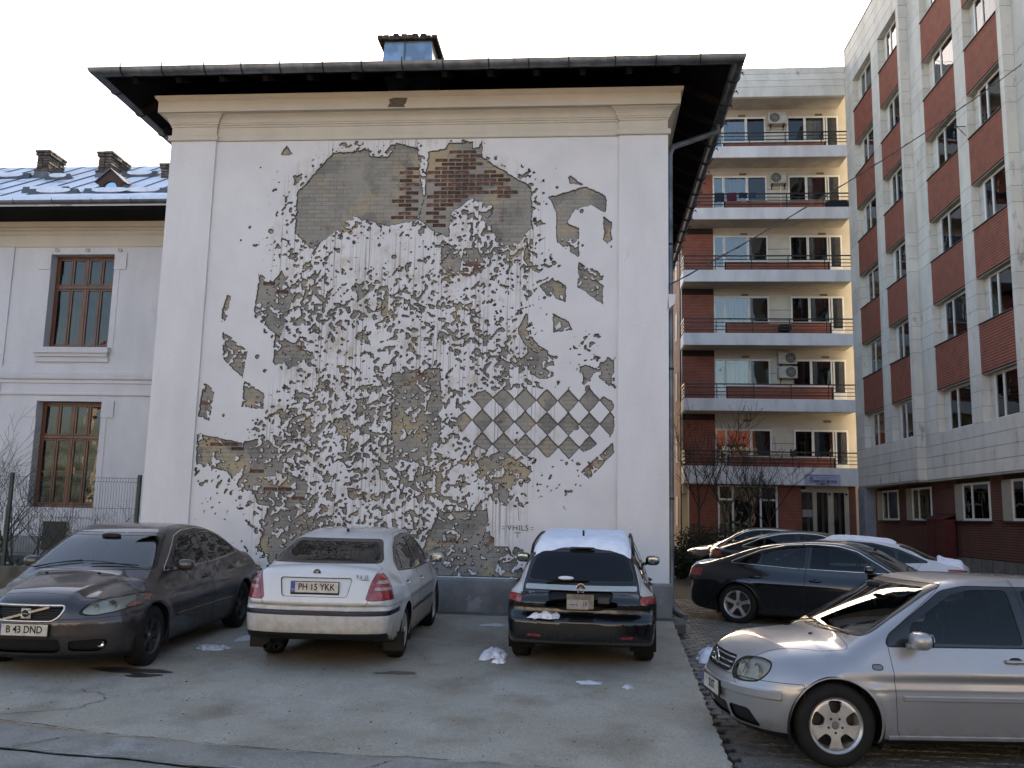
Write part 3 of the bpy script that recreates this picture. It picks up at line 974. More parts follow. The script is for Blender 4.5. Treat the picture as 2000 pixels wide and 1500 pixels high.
# ---- silver hatchback
def hatch_spec():
    c = dict(W=.8675, H=1.46, xf=1.255, xr=-1.255, Ra=.355, rw=.315, xF=2.00, xR=-2.04, zb=.93, wb=.80, tum=.34, tum2=.25, tw=.2, rim_r=.205,
        top=[(-2.06, .90), (-1.9, .94), (-1.2, .955), (0, .95), (.9, .955), (1.12, .955), (1.5, .925), (1.8, .865), (1.98, .80), (2.15, .70)],
        gh=[(-2.2, .70), (-2.02, .93), (-1.93, 1.05), (-1.72, 1.33), (-1.50, 1.385), (-.9, 1.42), (-.2, 1.435), (.15, 1.42), (.38, 1.365), (.60, 1.25), (1.20, .90), (1.35, .80)],
        front=[(.1, .22), (.2, .12), (.3, .045), (.42, .01), (.55, .0), (.60, .02), (.68, .05), (.78, .10), (.9, .22)],
        rear=[(.1, .2), (.25, .06), (.35, .02), (.55, .0), (.62, .04), (.9, .06), (1.0, .1)],
        sec=[(.1, .90), (.2, .935), (.3, .96), (.5, .99), (.62, 1.0), (.75, .995), (.88, .97), (.98, .93), (1.1, .88)],
        bot=[(-2.1, .30), (-1.6, .22), (-1.2, .18), (1.2, .18), (1.7, .19), (2.1, .24)],
        plan=[(-2.1, .90), (-1.7, .955), (-1.0, 1.0), (.9, 1.0), (1.4, .985), (1.75, .945), (2.1, .86)],
        cf=.36, cr=.16, crown=.12, kt=.16, kf=.16, flare=.016, ku=.06, kg=.12, lines=[(.585, .004, .01)],
        doors=[('door', [(.78, .24), (.80, .60), (.82, .93), (.80, .99), (.22, 1.40), (-.10, 1.435), (-.30, 1.43), (-.34, .93), (-.36, .24)], .05),
               ('reardoor', [(-.375, .24), (-.355, .93), (-.315, 1.43), (-.9, 1.42), (-1.17, 1.33), (-1.22, .98), (-1.05, .72), (-.88, .50), (-.84, .24)], .05)],
        dlo=[(.84, .905), (.80, .99), (.30, 1.325), (.10, 1.365), (-.80, 1.362), (-1.15, 1.31), (-1.20, .945), (-1.0, .915)],
        side_windows=[[(.64, .935), (.62, 1.06), (.24, 1.295), (.06, 1.335), (-.235, 1.34), (-.25, .93)],
                      [(-.36, .93), (-.345, 1.34), (-.78, 1.338), (-1.10, 1.28), (-1.15, .97), (-.98, .94)]],
        windscreen=[(.70, .965), (.565, 1.375)], rear_window=[(.60, .99), (.53, 1.33)],
        handle=[(-.17, .815, 'door'), (-1.05, .84, 'reardoor')],
        mirror=(.64, .93), cab=(-1.5, 1.0), seat=-.25, wiper_x=1.14,
        rim=('hole', 5, [(.44, -.13), (.44, .13), (.60, .20), (.84, .27), (.90, .15), (.90, -.15), (.84, -.27), (.60, -.20)], PI / 10), dish=.012, bolt_ph=PI / 5)
    c['panels'] = [
        ('bonnet', hood_sd(1.93, 1.10, .50, .735), top_nf),
        ('bumper', lambda P: np.maximum(np.maximum(P[:, 2] - .615 - .0 * P[:, 0], 1.50 - P[:, 0] + .0), -1), None),
        ('bumper2', lambda P: np.maximum(P[:, 2] - .60, P[:, 0] + 1.60), None)]
    c['cuts'] = [
        ('headlight', 'front', [(.385, .60), (.365, .71), (.43, .765), (.58, .775), (.675, .75), (.70, .68), (.66, .605), (.52, .585)], 'lamp_clear', dict(pair=1, r=.09, lamp=[(.465, .68, .062), (.60, .68, .058)], rw=.016, rmat='black', rh=.002)),
        ('grille', 'frontf', [(-.36, .655), (-.335, .755), (.335, .755), (.36, .655), (.30, .625), (-.30, .625)], 'black', dict(bars=(.635, .75, 3, -.31, .31), br=.009, bmat='grille_bar', r=.03, inset=.02)),
        ('air_intake', 'front', [(-.3, .27), (.30, .27), (.30, .385), (-.3, .385)], 'black', dict(inset=.02, r=.02)),
        ('air_intake', 'front', [(.345, .265), (.345, .385), (.58, .385), (.63, .27), (.60, .255)], 'black', dict(inset=.02, pair=1, r=.03)),
        ('side_indicator', 'side', [(.885, .735), (.885, .775), (.965, .775), (.965, .735)], 'grey_lamp', dict(r=.018, pair=1, rmat='black', rw=.01)),
        ('tail_light', 'rear', [(.55, .66), (.55, .95), (.80, .95), (.86, .66)], 'red_lamp', dict(pair=1)),
    ]
    return c

def add_strip(B, parent, name, pts, w, h, material, axis='y', sign=1):
    """moulding laid along the skin: pts in the two free coordinates"""
    P = []; N = []
    for a, b in pts:
        p = B.hit(axis, a, b, sign)
        if p is None: continue
        P.append(p); N.append(B.normals(p[None])[0])
    V = []; F = []
    for i, (p, n) in enumerate(zip(P, N)):
        d = P[min(i + 1, len(P) - 1)] - P[max(i - 1, 0)]; d = d / max(np.linalg.norm(d), 1e-9)
        t = np.cross(n, d); t /= np.linalg.norm(t)
        V += [p - t * w / 2 - n * .003, p - t * w / 2 + n * h * .6, p - t * w * .35 + n * h, p + t * w * .35 + n * h, p + t * w / 2 + n * h * .6, p + t * w / 2 - n * .003]
    for i in range(len(P) - 1):
        for k in range(5): F.append((i * 6 + k, i * 6 + k + 1, i * 6 + k + 7, i * 6 + k + 6))
    F.append(tuple(range(6))[::-1]); F.append(tuple((len(P) - 1) * 6 + k for k in range(6)))
    return raw(name, V, F, material, parent)

# ---- taupe saloon, seen from the front
def saloon_spec():
    c = dict(W=.93, H=1.49, xf=1.4175, xr=-1.4175, Ra=.365, rw=.325, xF=2.40, xR=-2.44, zb=1.0, wb=.80, tum=.36, tum2=.30, tw=.215, rim_r=.20,
        top=[(-2.5, .93), (-2.3, 1.03), (-1.9, 1.07), (-1.2, 1.03), (0, .99), (.9, .985), (1.15, .985), (1.6, .935), (2.0, .865), (2.25, .79), (2.45, .71)],
        gh=[(-2.3, .95), (-1.95, 1.06), (-1.6, 1.17), (-1.1, 1.36), (-.7, 1.445), (-.25, 1.485), (.1, 1.49), (.4, 1.465), (.65, 1.385), (.85, 1.285), (1.42, .96), (1.6, .85)],
        front=[(.1, .25), (.2, .13), (.26, .06), (.32, .03), (.45, .0), (.56, .0), (.62, .02), (.72, .045), (.80, .09), (.9, .2)],
        rear=[(.1, .2), (.25, .06), (.4, .0), (.6, .0), (.7, .05), (1.0, .12), (1.1, .2)],
        sec=[(.1, .88), (.2, .92), (.3, .95), (.5, .985), (.70, 1.0), (.82, .995), (.92, .965), (1.0, .93), (1.1, .88)],
        bot=[(-2.5, .32), (-1.6, .22), (-1.2, .18), (1.2, .18), (1.8, .17), (2.4, .20)],
        plan=[(-2.5, .88), (-2.0, .94), (-1.0, 1.0), (.9, 1.0), (1.5, .985), (2.0, .945), (2.45, .85)],
        cf=.40, cr=.25, crown=.13, kt=.13, kf=.13, flare=.014, ku=.05, kg=.11, hoodv=(.035, .56, .36, 1.1, 2.35), pf=2.3,
        doors=[('door', [(.80, .25), (.84, .60), (.84, .98), (.86, 1.03), (.36, 1.40), (-.05, 1.46), (-.22, 1.455), (-.25, .98), (-.28, .25)], .05),
               ('reardoor', [(-.30, .25), (-.27, .98), (-.24, 1.455), (-.7, 1.42), (-1.2, 1.25), (-1.42, 1.06), (-1.25, .80), (-1.02, .55), (-.98, .25)], .06)],
        dlo=[(.98, .985), (.96, 1.02), (.42, 1.36), (.15, 1.415), (-.3, 1.43), (-.75, 1.395), (-1.15, 1.28), (-1.52, 1.09), (-1.5, 1.05), (-.6, 1.0)],
        side_windows=[[(.72, 1.015), (.70, 1.11), (.38, 1.32), (.12, 1.375), (-.20, 1.39), (-.21, 1.01)],
                      [(-.29, 1.015), (-.28, 1.39), (-.70, 1.36), (-1.0, 1.28), (-1.03, 1.05)], [(-1.08, 1.06), (-1.05, 1.265), (-1.18, 1.22), (-1.40, 1.10), (-1.38, 1.075)]],
        windscreen=[(.75, 1.015), (.575, 1.395)], rear_window=[(.66, 1.12), (.54, 1.37)], chrome_dlo=True,
        handle=[(-.12, .84, 'door'), (-1.08, .87, 'reardoor')],
        mirror=(.76, 1.0), cab=(-1.6, 1.15), seat=-.15, wiper_x=1.30,
        rim=('hole', 5, [(.36, -.10), (.36, .10), (.62, .22), (.86, .28), (.9, 0), (.86, -.28), (.62, -.22)], 0), rim_mat='dark_rim', dish=.03)
    c['panels'] = [('bonnet', hood_sd(2.18, 1.22, .62, .80), top_nf),
        ('bumper', lambda P: np.maximum(P[:, 2] - .605 - .045 * np.clip(np.abs(P[:, 1]) - .5, 0, 1), 1.80 - P[:, 0]), None)]
    c['cuts'] = [
        ('headlight', 'front', [(.475, .655), (.53, .74), (.62, .785), (.80, .80), (.885, .79), (.885, .71), (.80, .665), (.60, .63)], 'lamp_clear', dict(pair=1, r=.06, lamp=[(.60, .71, .052), (.725, .725, .052)], rw=.014, rmat='black')),
        ('side_marker', 'front', [(.81, .685), (.82, .79), (.90, .79), (.90, .70)], 'amber_lamp', dict(pair=1, r=.03, src=['cut0'])),
        ('grille', 'frontf', [(-.365, .735), (.365, .735), (.335, .64), (.27, .585), (-.27, .585), (-.335, .64)], 'black', dict(bars=(.59, .73, 6, -.31, .31), br=.0035, bmat='dark_metal', r=.05, inset=.03, rw=.022, rh=.012, rmat='chrome')),
        ('air_intake', 'frontf', [(-.36, .30), (-.34, .41), (.34, .41), (.36, .30), (.3, .265), (-.3, .265)], 'black', dict(inset=.03, r=.03)),
        ('air_intake', 'front', [(.42, .285), (.42, .39), (.68, .405), (.755, .385), (.72, .30), (.66, .27)], 'black', dict(inset=.03, pair=1, r=.04)),
        ('tail_light', 'rear', [(.60, .68), (.60, .98), (.80, 1.0), (.9, .68)], 'red_lamp', dict(pair=1)),
    ]
    return c

# ---- white liftback, seen from the rear
def liftback_spec():
    c = dict(W=.862, H=1.47, xf=1.29, xr=-1.29, Ra=.35, rw=.315, xF=2.17, xR=-2.36, zb=.96, wb=.80, tum=.34, tum2=.28, tw=.2, rim_r=.20,
        top=[(-2.42, 1.04), (-2.3, 1.10), (-2.0, 1.125), (-1.4, 1.05), (0, .97), (.9, .955), (1.1, .955), (1.5, .90), (1.9, .81), (2.2, .66)],
        gh=[(-2.3, 1.0), (-2.06, 1.105), (-1.75, 1.225), (-1.35, 1.36), (-1.0, 1.43), (-.5, 1.465), (0, 1.47), (.35, 1.44), (.62, 1.35), (.8, 1.26), (1.35, .92), (1.5, .82)],
        front=[(.1, .22), (.2, .12), (.3, .04), (.45, .0), (.55, .01), (.66, .05), (.78, .12), (.9, .3)],
        rear=[(.1, .26), (.25, .13), (.36, .03), (.45, .0), (.64, .0), (.68, .035), (.78, .05), (1.03, .09), (1.12, .14)],
        sec=[(.1, .88), (.2, .925), (.3, .955), (.5, .99), (.66, 1.0), (.8, .99), (.9, .965), (1.0, .93), (1.1, .88)],
        bot=[(-2.42, .36), (-2.2, .33), (-1.6, .22), (-1.2, .18), (1.2, .18), (2.2, .22)],
        plan=[(-2.42, .90), (-2.0, .955), (-1.0, 1.0), (.9, 1.0), (1.5, .975), (2.2, .86)],
        cf=.36, cr=.17, crown=.08, kt=.11, kr=.10, flare=.014, ku=.05, kg=.11, pr=3.2,
        doors=[('door', [(.78, .25), (.80, .60), (.81, .96), (.80, 1.02), (.26, 1.38), (-.12, 1.44), (-.28, 1.435), (-.32, .95), (-.34, .25)], .05),
               ('reardoor', [(-.355, .25), (-.335, .95), (-.295, 1.435), (-.75, 1.42), (-1.2, 1.28), (-1.33, 1.02), (-1.15, .76), (-.95, .52), (-.90, .25)], .06)],
        dlo=[(.86, .965), (.82, 1.03), (.34, 1.34), (.1, 1.395), (-.35, 1.41), (-.8, 1.385), (-1.2, 1.27), (-1.42, 1.13), (-1.36, 1.02), (-.5, .975)],
        side_windows=[[(.62, 1.0), (.62, 1.09), (.30, 1.305), (.06, 1.355), (-.24, 1.37), (-.25, .995)],
                      [(-.35, .995), (-.34, 1.37), (-.74, 1.35), (-1.02, 1.275), (-1.06, 1.01)], [(-1.11, 1.02), (-1.07, 1.255), (-1.18, 1.22), (-1.34, 1.13), (-1.30, 1.05)]],
        windscreen=[(.70, .99), (.55, 1.37)], rear_window=[(.645, 1.135), (.52, 1.375)],
        handle=[(-.18, .83, 'door'), (-1.12, .86, 'reardoor')],
        mirror=(.66, .99), cab=(-1.7, 1.0), seat=-.2, wiper_x=1.2,
        rim=('hole', 9, [(.52, -.05), (.52, .05), (.86, .13), (.86, -.13)], 0), dish=.01)
    c['panels'] = [
        ('tailgate', (lambda P, pl=round_poly([(-.66, 1.12), (-.62, .88), (-.57, .70), (.57, .70), (.62, .88), (.66, 1.12), (.70, 1.25), (-.70, 1.25)], .05): np.maximum(poly_sd(pl, P[:, 1:3]), P[:, 0] + 1.9)), lambda n, q: (n[:, 0] < .3)),
        ('bumper', lambda P: np.maximum(P[:, 2] - .70, P[:, 0] + 1.66 + .0 * P[:, 2]), None)]
    c['cuts'] = [
        ('bumper_strip', 'rear', [(-.3, .60), (-.3, .65), (1.2, .65), (1.2, .60)], 'navy_strip', dict(r=.005, src=['bumper', 'body'], nf=(lambda n, q: (q[:, 0] < -1.72) & (n[:, 2] < .8)), rw=.004)),
        ('tail_light', 'rear', [(.66, 1.09), (.60, .94), (.56, .775), (.60, .765), (1.0, .765), (1.0, 1.02), (.84, 1.085), (.72, 1.105)], 'red_lamp', dict(pair=1, r=.03, nf=lambda n, q: (q[:, 0] < -2.02) & (n[:, 2] < .8), rmat='seam')),
        ('lamp_window', 'rear', [(.635, .865), (.665, .98), (.82, .98), (.81, .865)], 'white_lamp', dict(pair=1, r=.015, src=['cut1'])),
        ('brake_bar', 'rear', [(.60, .905), (.60, .94), (.83, .94), (.83, .905)], 'red_lamp', dict(pair=1, r=.004, src=['cut2'], rw=.003)),
        ('plate_recess', 'rearf', [(-.40, 1.0), (-.36, .80), (.36, .80), (.40, 1.0)], 'paint', dict(r=.03, inset=.018, src=['tailgate'], rw=.006)),
        ('rear_skirt', 'rear', [(-.3, .24), (-.3, .41), (.78, .41), (.82, .24)], 'black', dict(r=.01, rw=.003)),
        ('headlight', 'front', [(.48, .62), (.48, .74), (.80, .74), (.85, .62)], 'grey_lamp', dict(pair=1)),
    ]
    return c

# ---- black estate, seen from the rear
def estate_spec():
    c = dict(W=.88, H=1.44, xf=1.3375, xr=-1.3375, Ra=.36, rw=.32, xF=2.18, xR=-2.27, zb=.97, wb=.80, tum=.34, tum2=.22, tw=.22, rim_r=.205,
        top=[(-2.3, .90), (-2.2, .95), (-1.9, 1.0), (-1.2, .99), (0, .98), (.9, .965), (1.15, .96), (1.5, .91), (1.9, .81), (2.25, .66)],
        gh=[(-2.40, .72), (-2.22, .91), (-2.14, 1.02), (-1.93, 1.29), (-1.78, 1.37), (-1.2, 1.42), (-.4, 1.445), (.1, 1.44), (.4, 1.41), (.62, 1.335), (.8, 1.24), (1.38, .93), (1.5, .85)],
        front=[(.1, .22), (.2, .12), (.3, .04), (.45, .0), (.55, .01), (.66, .05), (.78, .12), (.9, .3)],
        rear=[(.1, .22), (.25, .08), (.35, .01), (.45, .0), (.53, .0), (.58, .03), (.64, .07), (.92, .10), (1.02, .13)],
        sec=[(.1, .90), (.2, .935), (.3, .96), (.5, .99), (.66, 1.0), (.8, .985), (.9, .955), (1.0, .925), (1.1, .89)],
        bot=[(-2.3, .30), (-1.7, .24), (-1.2, .18), (1.2, .18), (2.2, .22)],
        plan=[(-2.3, .92), (-2.0, .965), (-1.0, 1.0), (.9, 1.0), (1.5, .975), (2.2, .86)],
        cf=.36, cr=.16, cwr=.20, crown=.07, kt=.10, kr=.10, flare=.012, ku=.05, kg=.11, pr=2.8,
        doors=[('door', [(.78, .25), (.80, .97), (.26, 1.40), (-.28, 1.455), (-.32, .97), (-.34, .25)], .05),
               ('reardoor', [(-.355, .25), (-.335, .97), (-.295, 1.455), (-1.1, 1.42), (-1.3, 1.05), (-1.0, .55), (-.90, .25)], .06)],
        dlo=[(.88, .955), (.84, 1.02), (.36, 1.315), (.1, 1.365), (-.8, 1.375), (-1.6, 1.33), (-1.90, 1.14), (-1.84, 1.04), (-.5, .96)],
        side_windows=[[(.62, .98), (.30, 1.28), (.06, 1.325), (-.24, 1.335), (-.25, .98)], [(-.35, .98), (-.34, 1.34), (-1.08, 1.335), (-1.12, .99)], [(-1.2, 1.0), (-1.17, 1.33), (-1.55, 1.30), (-1.82, 1.13), (-1.76, 1.06)]],
        windscreen=[(.70, 1.0), (.55, 1.35)], rear_window=[(.635, .965), (.545, 1.32)], tinted=True,
        handle=[(-.18, .85, 'door'), (-1.12, .88, 'reardoor')],
        mirror=(.66, 1.0), cab=(-2.0, 1.0), seat=-.2, wiper_x=1.2,
        rim=('hole', 5, [(.36, -.10), (.36, .10), (.86, .28), (.86, -.28)], 0), rim_mat='dark_rim')
    c['panels'] = [
        ('tailgate', (lambda P, pl=round_poly([(-.675, .97), (-.65, .74), (-.62, .565), (.62, .565), (.65, .74), (.675, .97), (.60, 1.38), (-.60, 1.38)], .05): np.maximum(poly_sd(pl, P[:, 1:3]), P[:, 0] + 1.72)), lambda n, q: (n[:, 0] < .2)),
        ('bumper', lambda P: np.maximum(P[:, 2] - .56, P[:, 0] + 1.70), None)]
    c['cuts'] = [
        ('tail_light', 'rear', [(.665, .745), (.655, .95), (.585, 1.25), (.74, 1.23), (.85, 1.0), (1.0, .93), (1.0, .745)], 'frost_lamp', dict(pair=1, r=.03, nf=lambda n, q: (q[:, 0] < -1.90) & (n[:, 2] < .75))),
        ('brake_light', 'rear', [(.60, .70), (.60, .83), (1.1, .83), (1.1, .70)], 'red_lamp', dict(pair=1, r=.006, src=['cut0'], rw=.004)),
        ('fog_light', 'rear', [(.44, .365), (.44, .395), (.60, .40), (.61, .372)], 'red_lamp', dict(pair=1, r=.01)),
        ('plate_recess', 'rearf', [(-.37, .885), (-.33, .72), (-.24, .665), (.24, .665), (.33, .72), (.37, .885)], 'black', dict(r=.05, inset=.022, src=['tailgate'], rw=.006)),
        ('chrome_bar', 'rearf', [(-.63, .885), (-.63, .94), (.63, .94), (.63, .885)], 'satin', dict(r=.004, inset=-.006, src=['tailgate', 'body', 'rear_window_seal'], rw=.003)),
        ('rear_skirt', 'rear', [(-.3, .24), (-.3, .33), (.75, .33), (.80, .24)], 'grey_plastic', dict(r=.01, rw=.003)),
    ]
    return c

# ---- black long saloon, seen from its right side
def long_spec():
    c = dict(W=.937, H=1.455, xf=1.456, xr=-1.456, Ra=.375, rw=.340, xF=2.40, xR=-2.47, zb=.97, wb=.83, tum=.36, tum2=.32, tw=.23, rim_r=.232,
        top=[(-2.5, .93), (-2.38, 1.01), (-2.1, 1.035), (-1.5, 1.03), (0, .985), (.9, .965), (1.15, .955), (1.6, .91), (2.1, .81), (2.45, .68)],
        gh=[(-2.4, .93), (-2.15, 1.02), (-1.8, 1.13), (-1.4, 1.27), (-1.0, 1.375), (-.6, 1.43), (-.2, 1.455), (.1, 1.45), (.4, 1.415), (.7, 1.32), (.9, 1.22), (1.45, .93), (1.6, .85)],
        front=[(.1, .22), (.2, .12), (.3, .04), (.45, .0), (.55, .0), (.66, .03), (.78, .10), (.9, .3)],
        rear=[(.1, .22), (.25, .08), (.35, .01), (.5, .0), (.66, .03), (.95, .05), (1.05, .12)],
        sec=[(.1, .90), (.2, .93), (.3, .95), (.5, .98), (.72, 1.0), (.82, .99), (.9, .955), (1.0, .92), (1.1, .88)],
        bot=[(-2.5, .28), (-1.8, .20), (-1.2, .17), (1.2, .17), (2.4, .20)],
        plan=[(-2.5, .90), (-2.0, .955), (-1.0, 1.0), (.9, 1.0), (1.6, .975), (2.45, .86)],
        cf=.38, cr=.26, crown=.09, kt=.12, kr=.12, flare=.012, ku=.05, kg=.11, lines=[(.80, -.006, .015)],
        doors=[('door', [(.84, .24), (.88, .97), (.36, 1.38), (-.12, 1.425), (-.26, 1.42), (-.30, .97), (-.32, .24)], .05),
               ('reardoor', [(-.335, .24), (-.315, .97), (-.275, 1.42), (-.8, 1.39), (-1.3, 1.22), (-1.5, 1.03), (-1.3, .80), (-1.06, .52), (-1.02, .24)], .06)],
        dlo=[(1.06, .965), (1.02, 1.0), (.50, 1.30), (.20, 1.375), (-.2, 1.395), (-.65, 1.37), (-1.1, 1.27), (-1.60, 1.06), (-1.58, 1.035), (-.5, .985)],
        side_windows=[[(.80, .995), (.78, 1.08), (.44, 1.275), (.16, 1.335), (-.22, 1.36), (-.24, .995)],
                      [(-.33, 1.0), (-.32, 1.355), (-.65, 1.33), (-1.02, 1.235), (-1.06, 1.02)], [(-1.11, 1.03), (-1.08, 1.22), (-1.2, 1.185), (-1.46, 1.065), (-1.44, 1.045)]],
        windscreen=[(.75, .99), (.57, 1.36)], rear_window=[(.68, 1.08), (.56, 1.34)], chrome_dlo=True, tinted=True,
        handle=[(-.14, .80, 'door'), (-1.14, .82, 'reardoor')],
        mirror=(.74, .98), cab=(-1.7, 1.1), seat=-.15, wiper_x=1.30,
        rim=('hole', 5, [(.30, -.09), (.30, .09), (.84, .43), (.90, .25), (.92, 0), (.90, -.25), (.84, -.43)], PI / 5 + .25), dish=.03, bolt_ph=.25)
    c['panels'] = [('bonnet', hood_sd(2.2, 1.22, .62, .78), top_nf), ('bumper', lambda P: np.maximum(P[:, 2] - .60, P[:, 0] + 1.92), None)]
    c['cuts'] = [('tail_light', 'rear', [(.52, .78), (.50, .90), (.80, .93), (1.0, .92), (1.0, .80)], 'red_lamp', dict(pair=1, r=.02, nf=lambda n, q: q[:, 0] < -2.1)),
                 ('headlight', 'front', [(.50, .66), (.50, .76), (.82, .80), (.88, .70)], 'grey_lamp', dict(pair=1))]
    return c

def compact_saloon_spec():
    c = long_spec()
    c.update(W=.885, H=1.45, xf=1.38, xr=-1.38, Ra=.35, rw=.32, xF=2.18, xR=-2.36, wb=.79, chrome_dlo=False, rim_r=.2,
        top=[(-2.4, .96), (-2.3, 1.02), (-2.0, 1.05), (-1.5, 1.04), (0, .985), (.9, .965), (1.1, .955), (1.6, .89), (2.0, .80), (2.25, .68)],
        gh=[(-2.2, .95), (-1.98, 1.04), (-1.7, 1.15), (-1.35, 1.30), (-1.0, 1.39), (-.6, 1.435), (-.2, 1.45), (.1, 1.445), (.4, 1.40), (.65, 1.31), (.85, 1.2), (1.35, .93), (1.5, .85)])
    c['handle'] = [(-.14, .82, 'door'), (-1.12, .85, 'reardoor')]
    c['cuts'] = [('tail_light', 'rear', [(.48, .74), (.50, .90), (.70, .93), (1.0, .95), (1.0, .80), (.80, .74)], 'red_lamp', dict(pair=1, r=.03, nf=lambda n, q: q[:, 0] < -1.93)),
                 ('headlight', 'front', [(.50, .64), (.50, .74), (.82, .78), (.88, .68)], 'grey_lamp', dict(pair=1))]
    return c
CM['frost_lamp'] = mat('frosted_lamp', (.42, .43, .45), .22, coat=1.0, bump=.15, bscale=60)
CM['navy_strip'] = mat('bumper_strip_navy', (.008, .008, .022), .4)
# ------------------------------------------------------------------ ground
M_conc = mat('old_concrete', (.285, .265, .215), .85, col2=(.18, .158, .12), scale=1.3, lo=.46, hi=.70, bump=.35, bscale=38,
             col3=(.345, .33, .29), scale3=.9, lo3=.46, hi3=.66, stretch=(1, .8, 1), grain=(55, .22))
M_conc2 = mat('grey_asphalt', (.235, .225, .20), .85, col2=(.17, .16, .14), scale=2.5, lo=.45, hi=.65, bump=.5, bscale=60, col3=(.27, .27, .26), scale3=1.2, lo3=.58, hi3=.68, grain=(55, .22))
M_crust = mat('pale_crust', (.36, .375, .39), .9, col2=(.20, .20, .195), scale=18, lo=.42, hi=.58, bump=.6, bscale=50)
M_crack = mat('crack_dark', (.016, .015, .013), .95)
M_paver = mat('paver_concrete', (.135, .128, .115), .85, col2=(.075, .070, .062), scale=5, lo=.4, hi=.7, bump=.5, bscale=45, rnd=.18)
M_sand = mat('joint_sand', (.028, .025, .020), .95, bump=.4, bscale=50)
M_soil = mat('garden_soil', (.030, .025, .018), .95, col2=(.06, .05, .035), scale=5, bump=1, bscale=12)
M_snow = CM['snow']
M_oldsnow = mat('old_snow', (.50, .54, .60), .8, col2=(.22, .22, .22), scale=7, lo=.5, hi=.7, bump=.7, bscale=16)

def zs(y): return .14 + .027 * (y - 10)
def zp(y): return .013 * (max(0.0, min(y, 40) - 7))
def slab_edge(y): return 1.06 + .035 * (y - 7.0) + .012 * math.sin(y * 5.1) * math.sin(y * 13.7 + 1) + .008 * math.sin(y * 31) if y < 14.9 else 1.33

def sheet(name, poly_fn, xs, ys, zf, material, noise_amp=.004, seed=3, kind='structure', parent=None):
    """grid over ys, between left and right x given by poly_fn(y)"""
    r = np.random.RandomState(seed); V = []; F = []; nx = xs
    N_ = fbm(len(ys), nx, 6, seed, 3)
    for i, y in enumerate(ys):
        a, b = poly_fn(y)
        for j in range(nx):
            x = a + (b - a) * j / (nx - 1)
            V.append((x, y, zf(y) + (N_[i, j] - .5) * noise_amp))
    for i in range(len(ys) - 1):
        for j in range(nx - 1): F.append((i * nx + j, i * nx + j + 1, (i + 1) * nx + j + 1, (i + 1) * nx + j))
    o = raw(name, V, np.array(F), material, parent, smooth=True)
    if parent is None: tag(o, kind=kind)
    return o

b = MB(); b.quad((-400, -400, -.12), (400, -400, -.12), (400, 600, -.12), (-400, 600, -.12))
tag(b.build('ground', M_conc2), kind='structure')
# street in front
ROADEDGE = [(-16, 8.25), (-8, 7.25), (-6.4, 7.02), (-4.41, 6.73), (-2.47, 6.48), (-.6, 6.24), (.8, 6.08), (2.5, 5.9), (14, 4.9)]
STRIP = [(-16, 9.0), (-8, 7.93), (-4.85, 7.39), (-4.0, 7.20), (-2.25, 6.93), (-1.3, 6.90), (-.54, 6.84), (1.0, 6.66), (2.5, 6.5), (14, 5.6)]
def jag(pts, amp, n, seed):
    r = np.random.RandomState(seed); P = np.array(pts); xs = np.linspace(P[0, 0], P[-1, 0], n)
    y = np.interp(xs, P[:, 0], P[:, 1])
    nz = (fbm(n, 3, 14, seed, 5)[:, 1] - .5) * 2 * amp
    return xs, y + nz
jx, jy = jag(ROADEDGE, .07, 700, 5); _, ky = jag(STRIP, .055, 700, 8)
def strip_mesh(name, x, y0, y1, z0, z1, material, mid=3, seed=1, kind='structure'):
    V = []; F = []; n = len(x); k = mid + 1
    for i in range(n):
        for j in range(k):
            t = j / mid; V.append((x[i], y0[i] + (y1[i] - y0[i]) * t, (z0 + (z1 - z0) * t)))
    for i in range(n - 1):
        for j in range(mid): F.append((i * k + j, (i + 1) * k + j, (i + 1) * k + j + 1, i * k + j + 1))
    return tag(raw(name, V, np.array(F), material, None, smooth=True), kind=kind)
strip_mesh('road', jx, np.full(700, -60.0), jy - .005, .0, .026, M_conc2, 6)
strip_mesh('gutter_strip', jx, jy, ky - .004, .034, .058, M_conc2, 3)
# concrete lot
xs_ = np.linspace(-16, 1.0, 500)
V = []; F = []; ny = 160
ky2 = np.interp(xs_, jx, ky)
nz = fbm(500, ny + 1, 9, 21, 3)
for i, x in enumerate(xs_):
    for j in range(ny + 1):
        t = (j / ny) ** 1.3
        yy = ky2[i] + .003 + (14.8 - ky2[i]) * t
        xx = x if x < -1 else -1 + (x + 1) * (slab_edge(yy) + 1) / 2.0 + .0
        V.append((xx, yy, zs(yy) + (nz[i, j] - .5) * .006 * (0 if j == 0 else 1)))
for i in range(499):
    for j in range(ny): F.append((i * (ny + 1) + j, (i + 1) * (ny + 1) + j, (i + 1) * (ny + 1) + j + 1, i * (ny + 1) + j + 1))
lot = tag(raw('parking_lot', V, np.array(F), M_conc, None, smooth=True), kind='structure')
b = MB()       # its cut edge on the right and in front
ey = np.linspace(ky2[-1], 14.8, 160)
for i in range(159):
    b.quad((slab_edge(ey[i]), ey[i], zs(ey[i])), (slab_edge(ey[i]), ey[i], -.1), (slab_edge(ey[i + 1]), ey[i + 1], -.1), (slab_edge(ey[i + 1]), ey[i + 1], zs(ey[i + 1])))
for i in range(0, 499):
    b.quad((xs_[i], ky2[i] + .003, .04 - .08), (xs_[i + 1] if i < 498 else slab_edge(ky2[-1]), ky2[i + 1] + .003, -.04), (xs_[i + 1] if i < 498 else slab_edge(ky2[-1]), ky2[i + 1] + .003, zs(ky2[i + 1])), (xs_[i], ky2[i] + .003, zs(ky2[i])))
b.build('slab_edge', M_conc, lot)
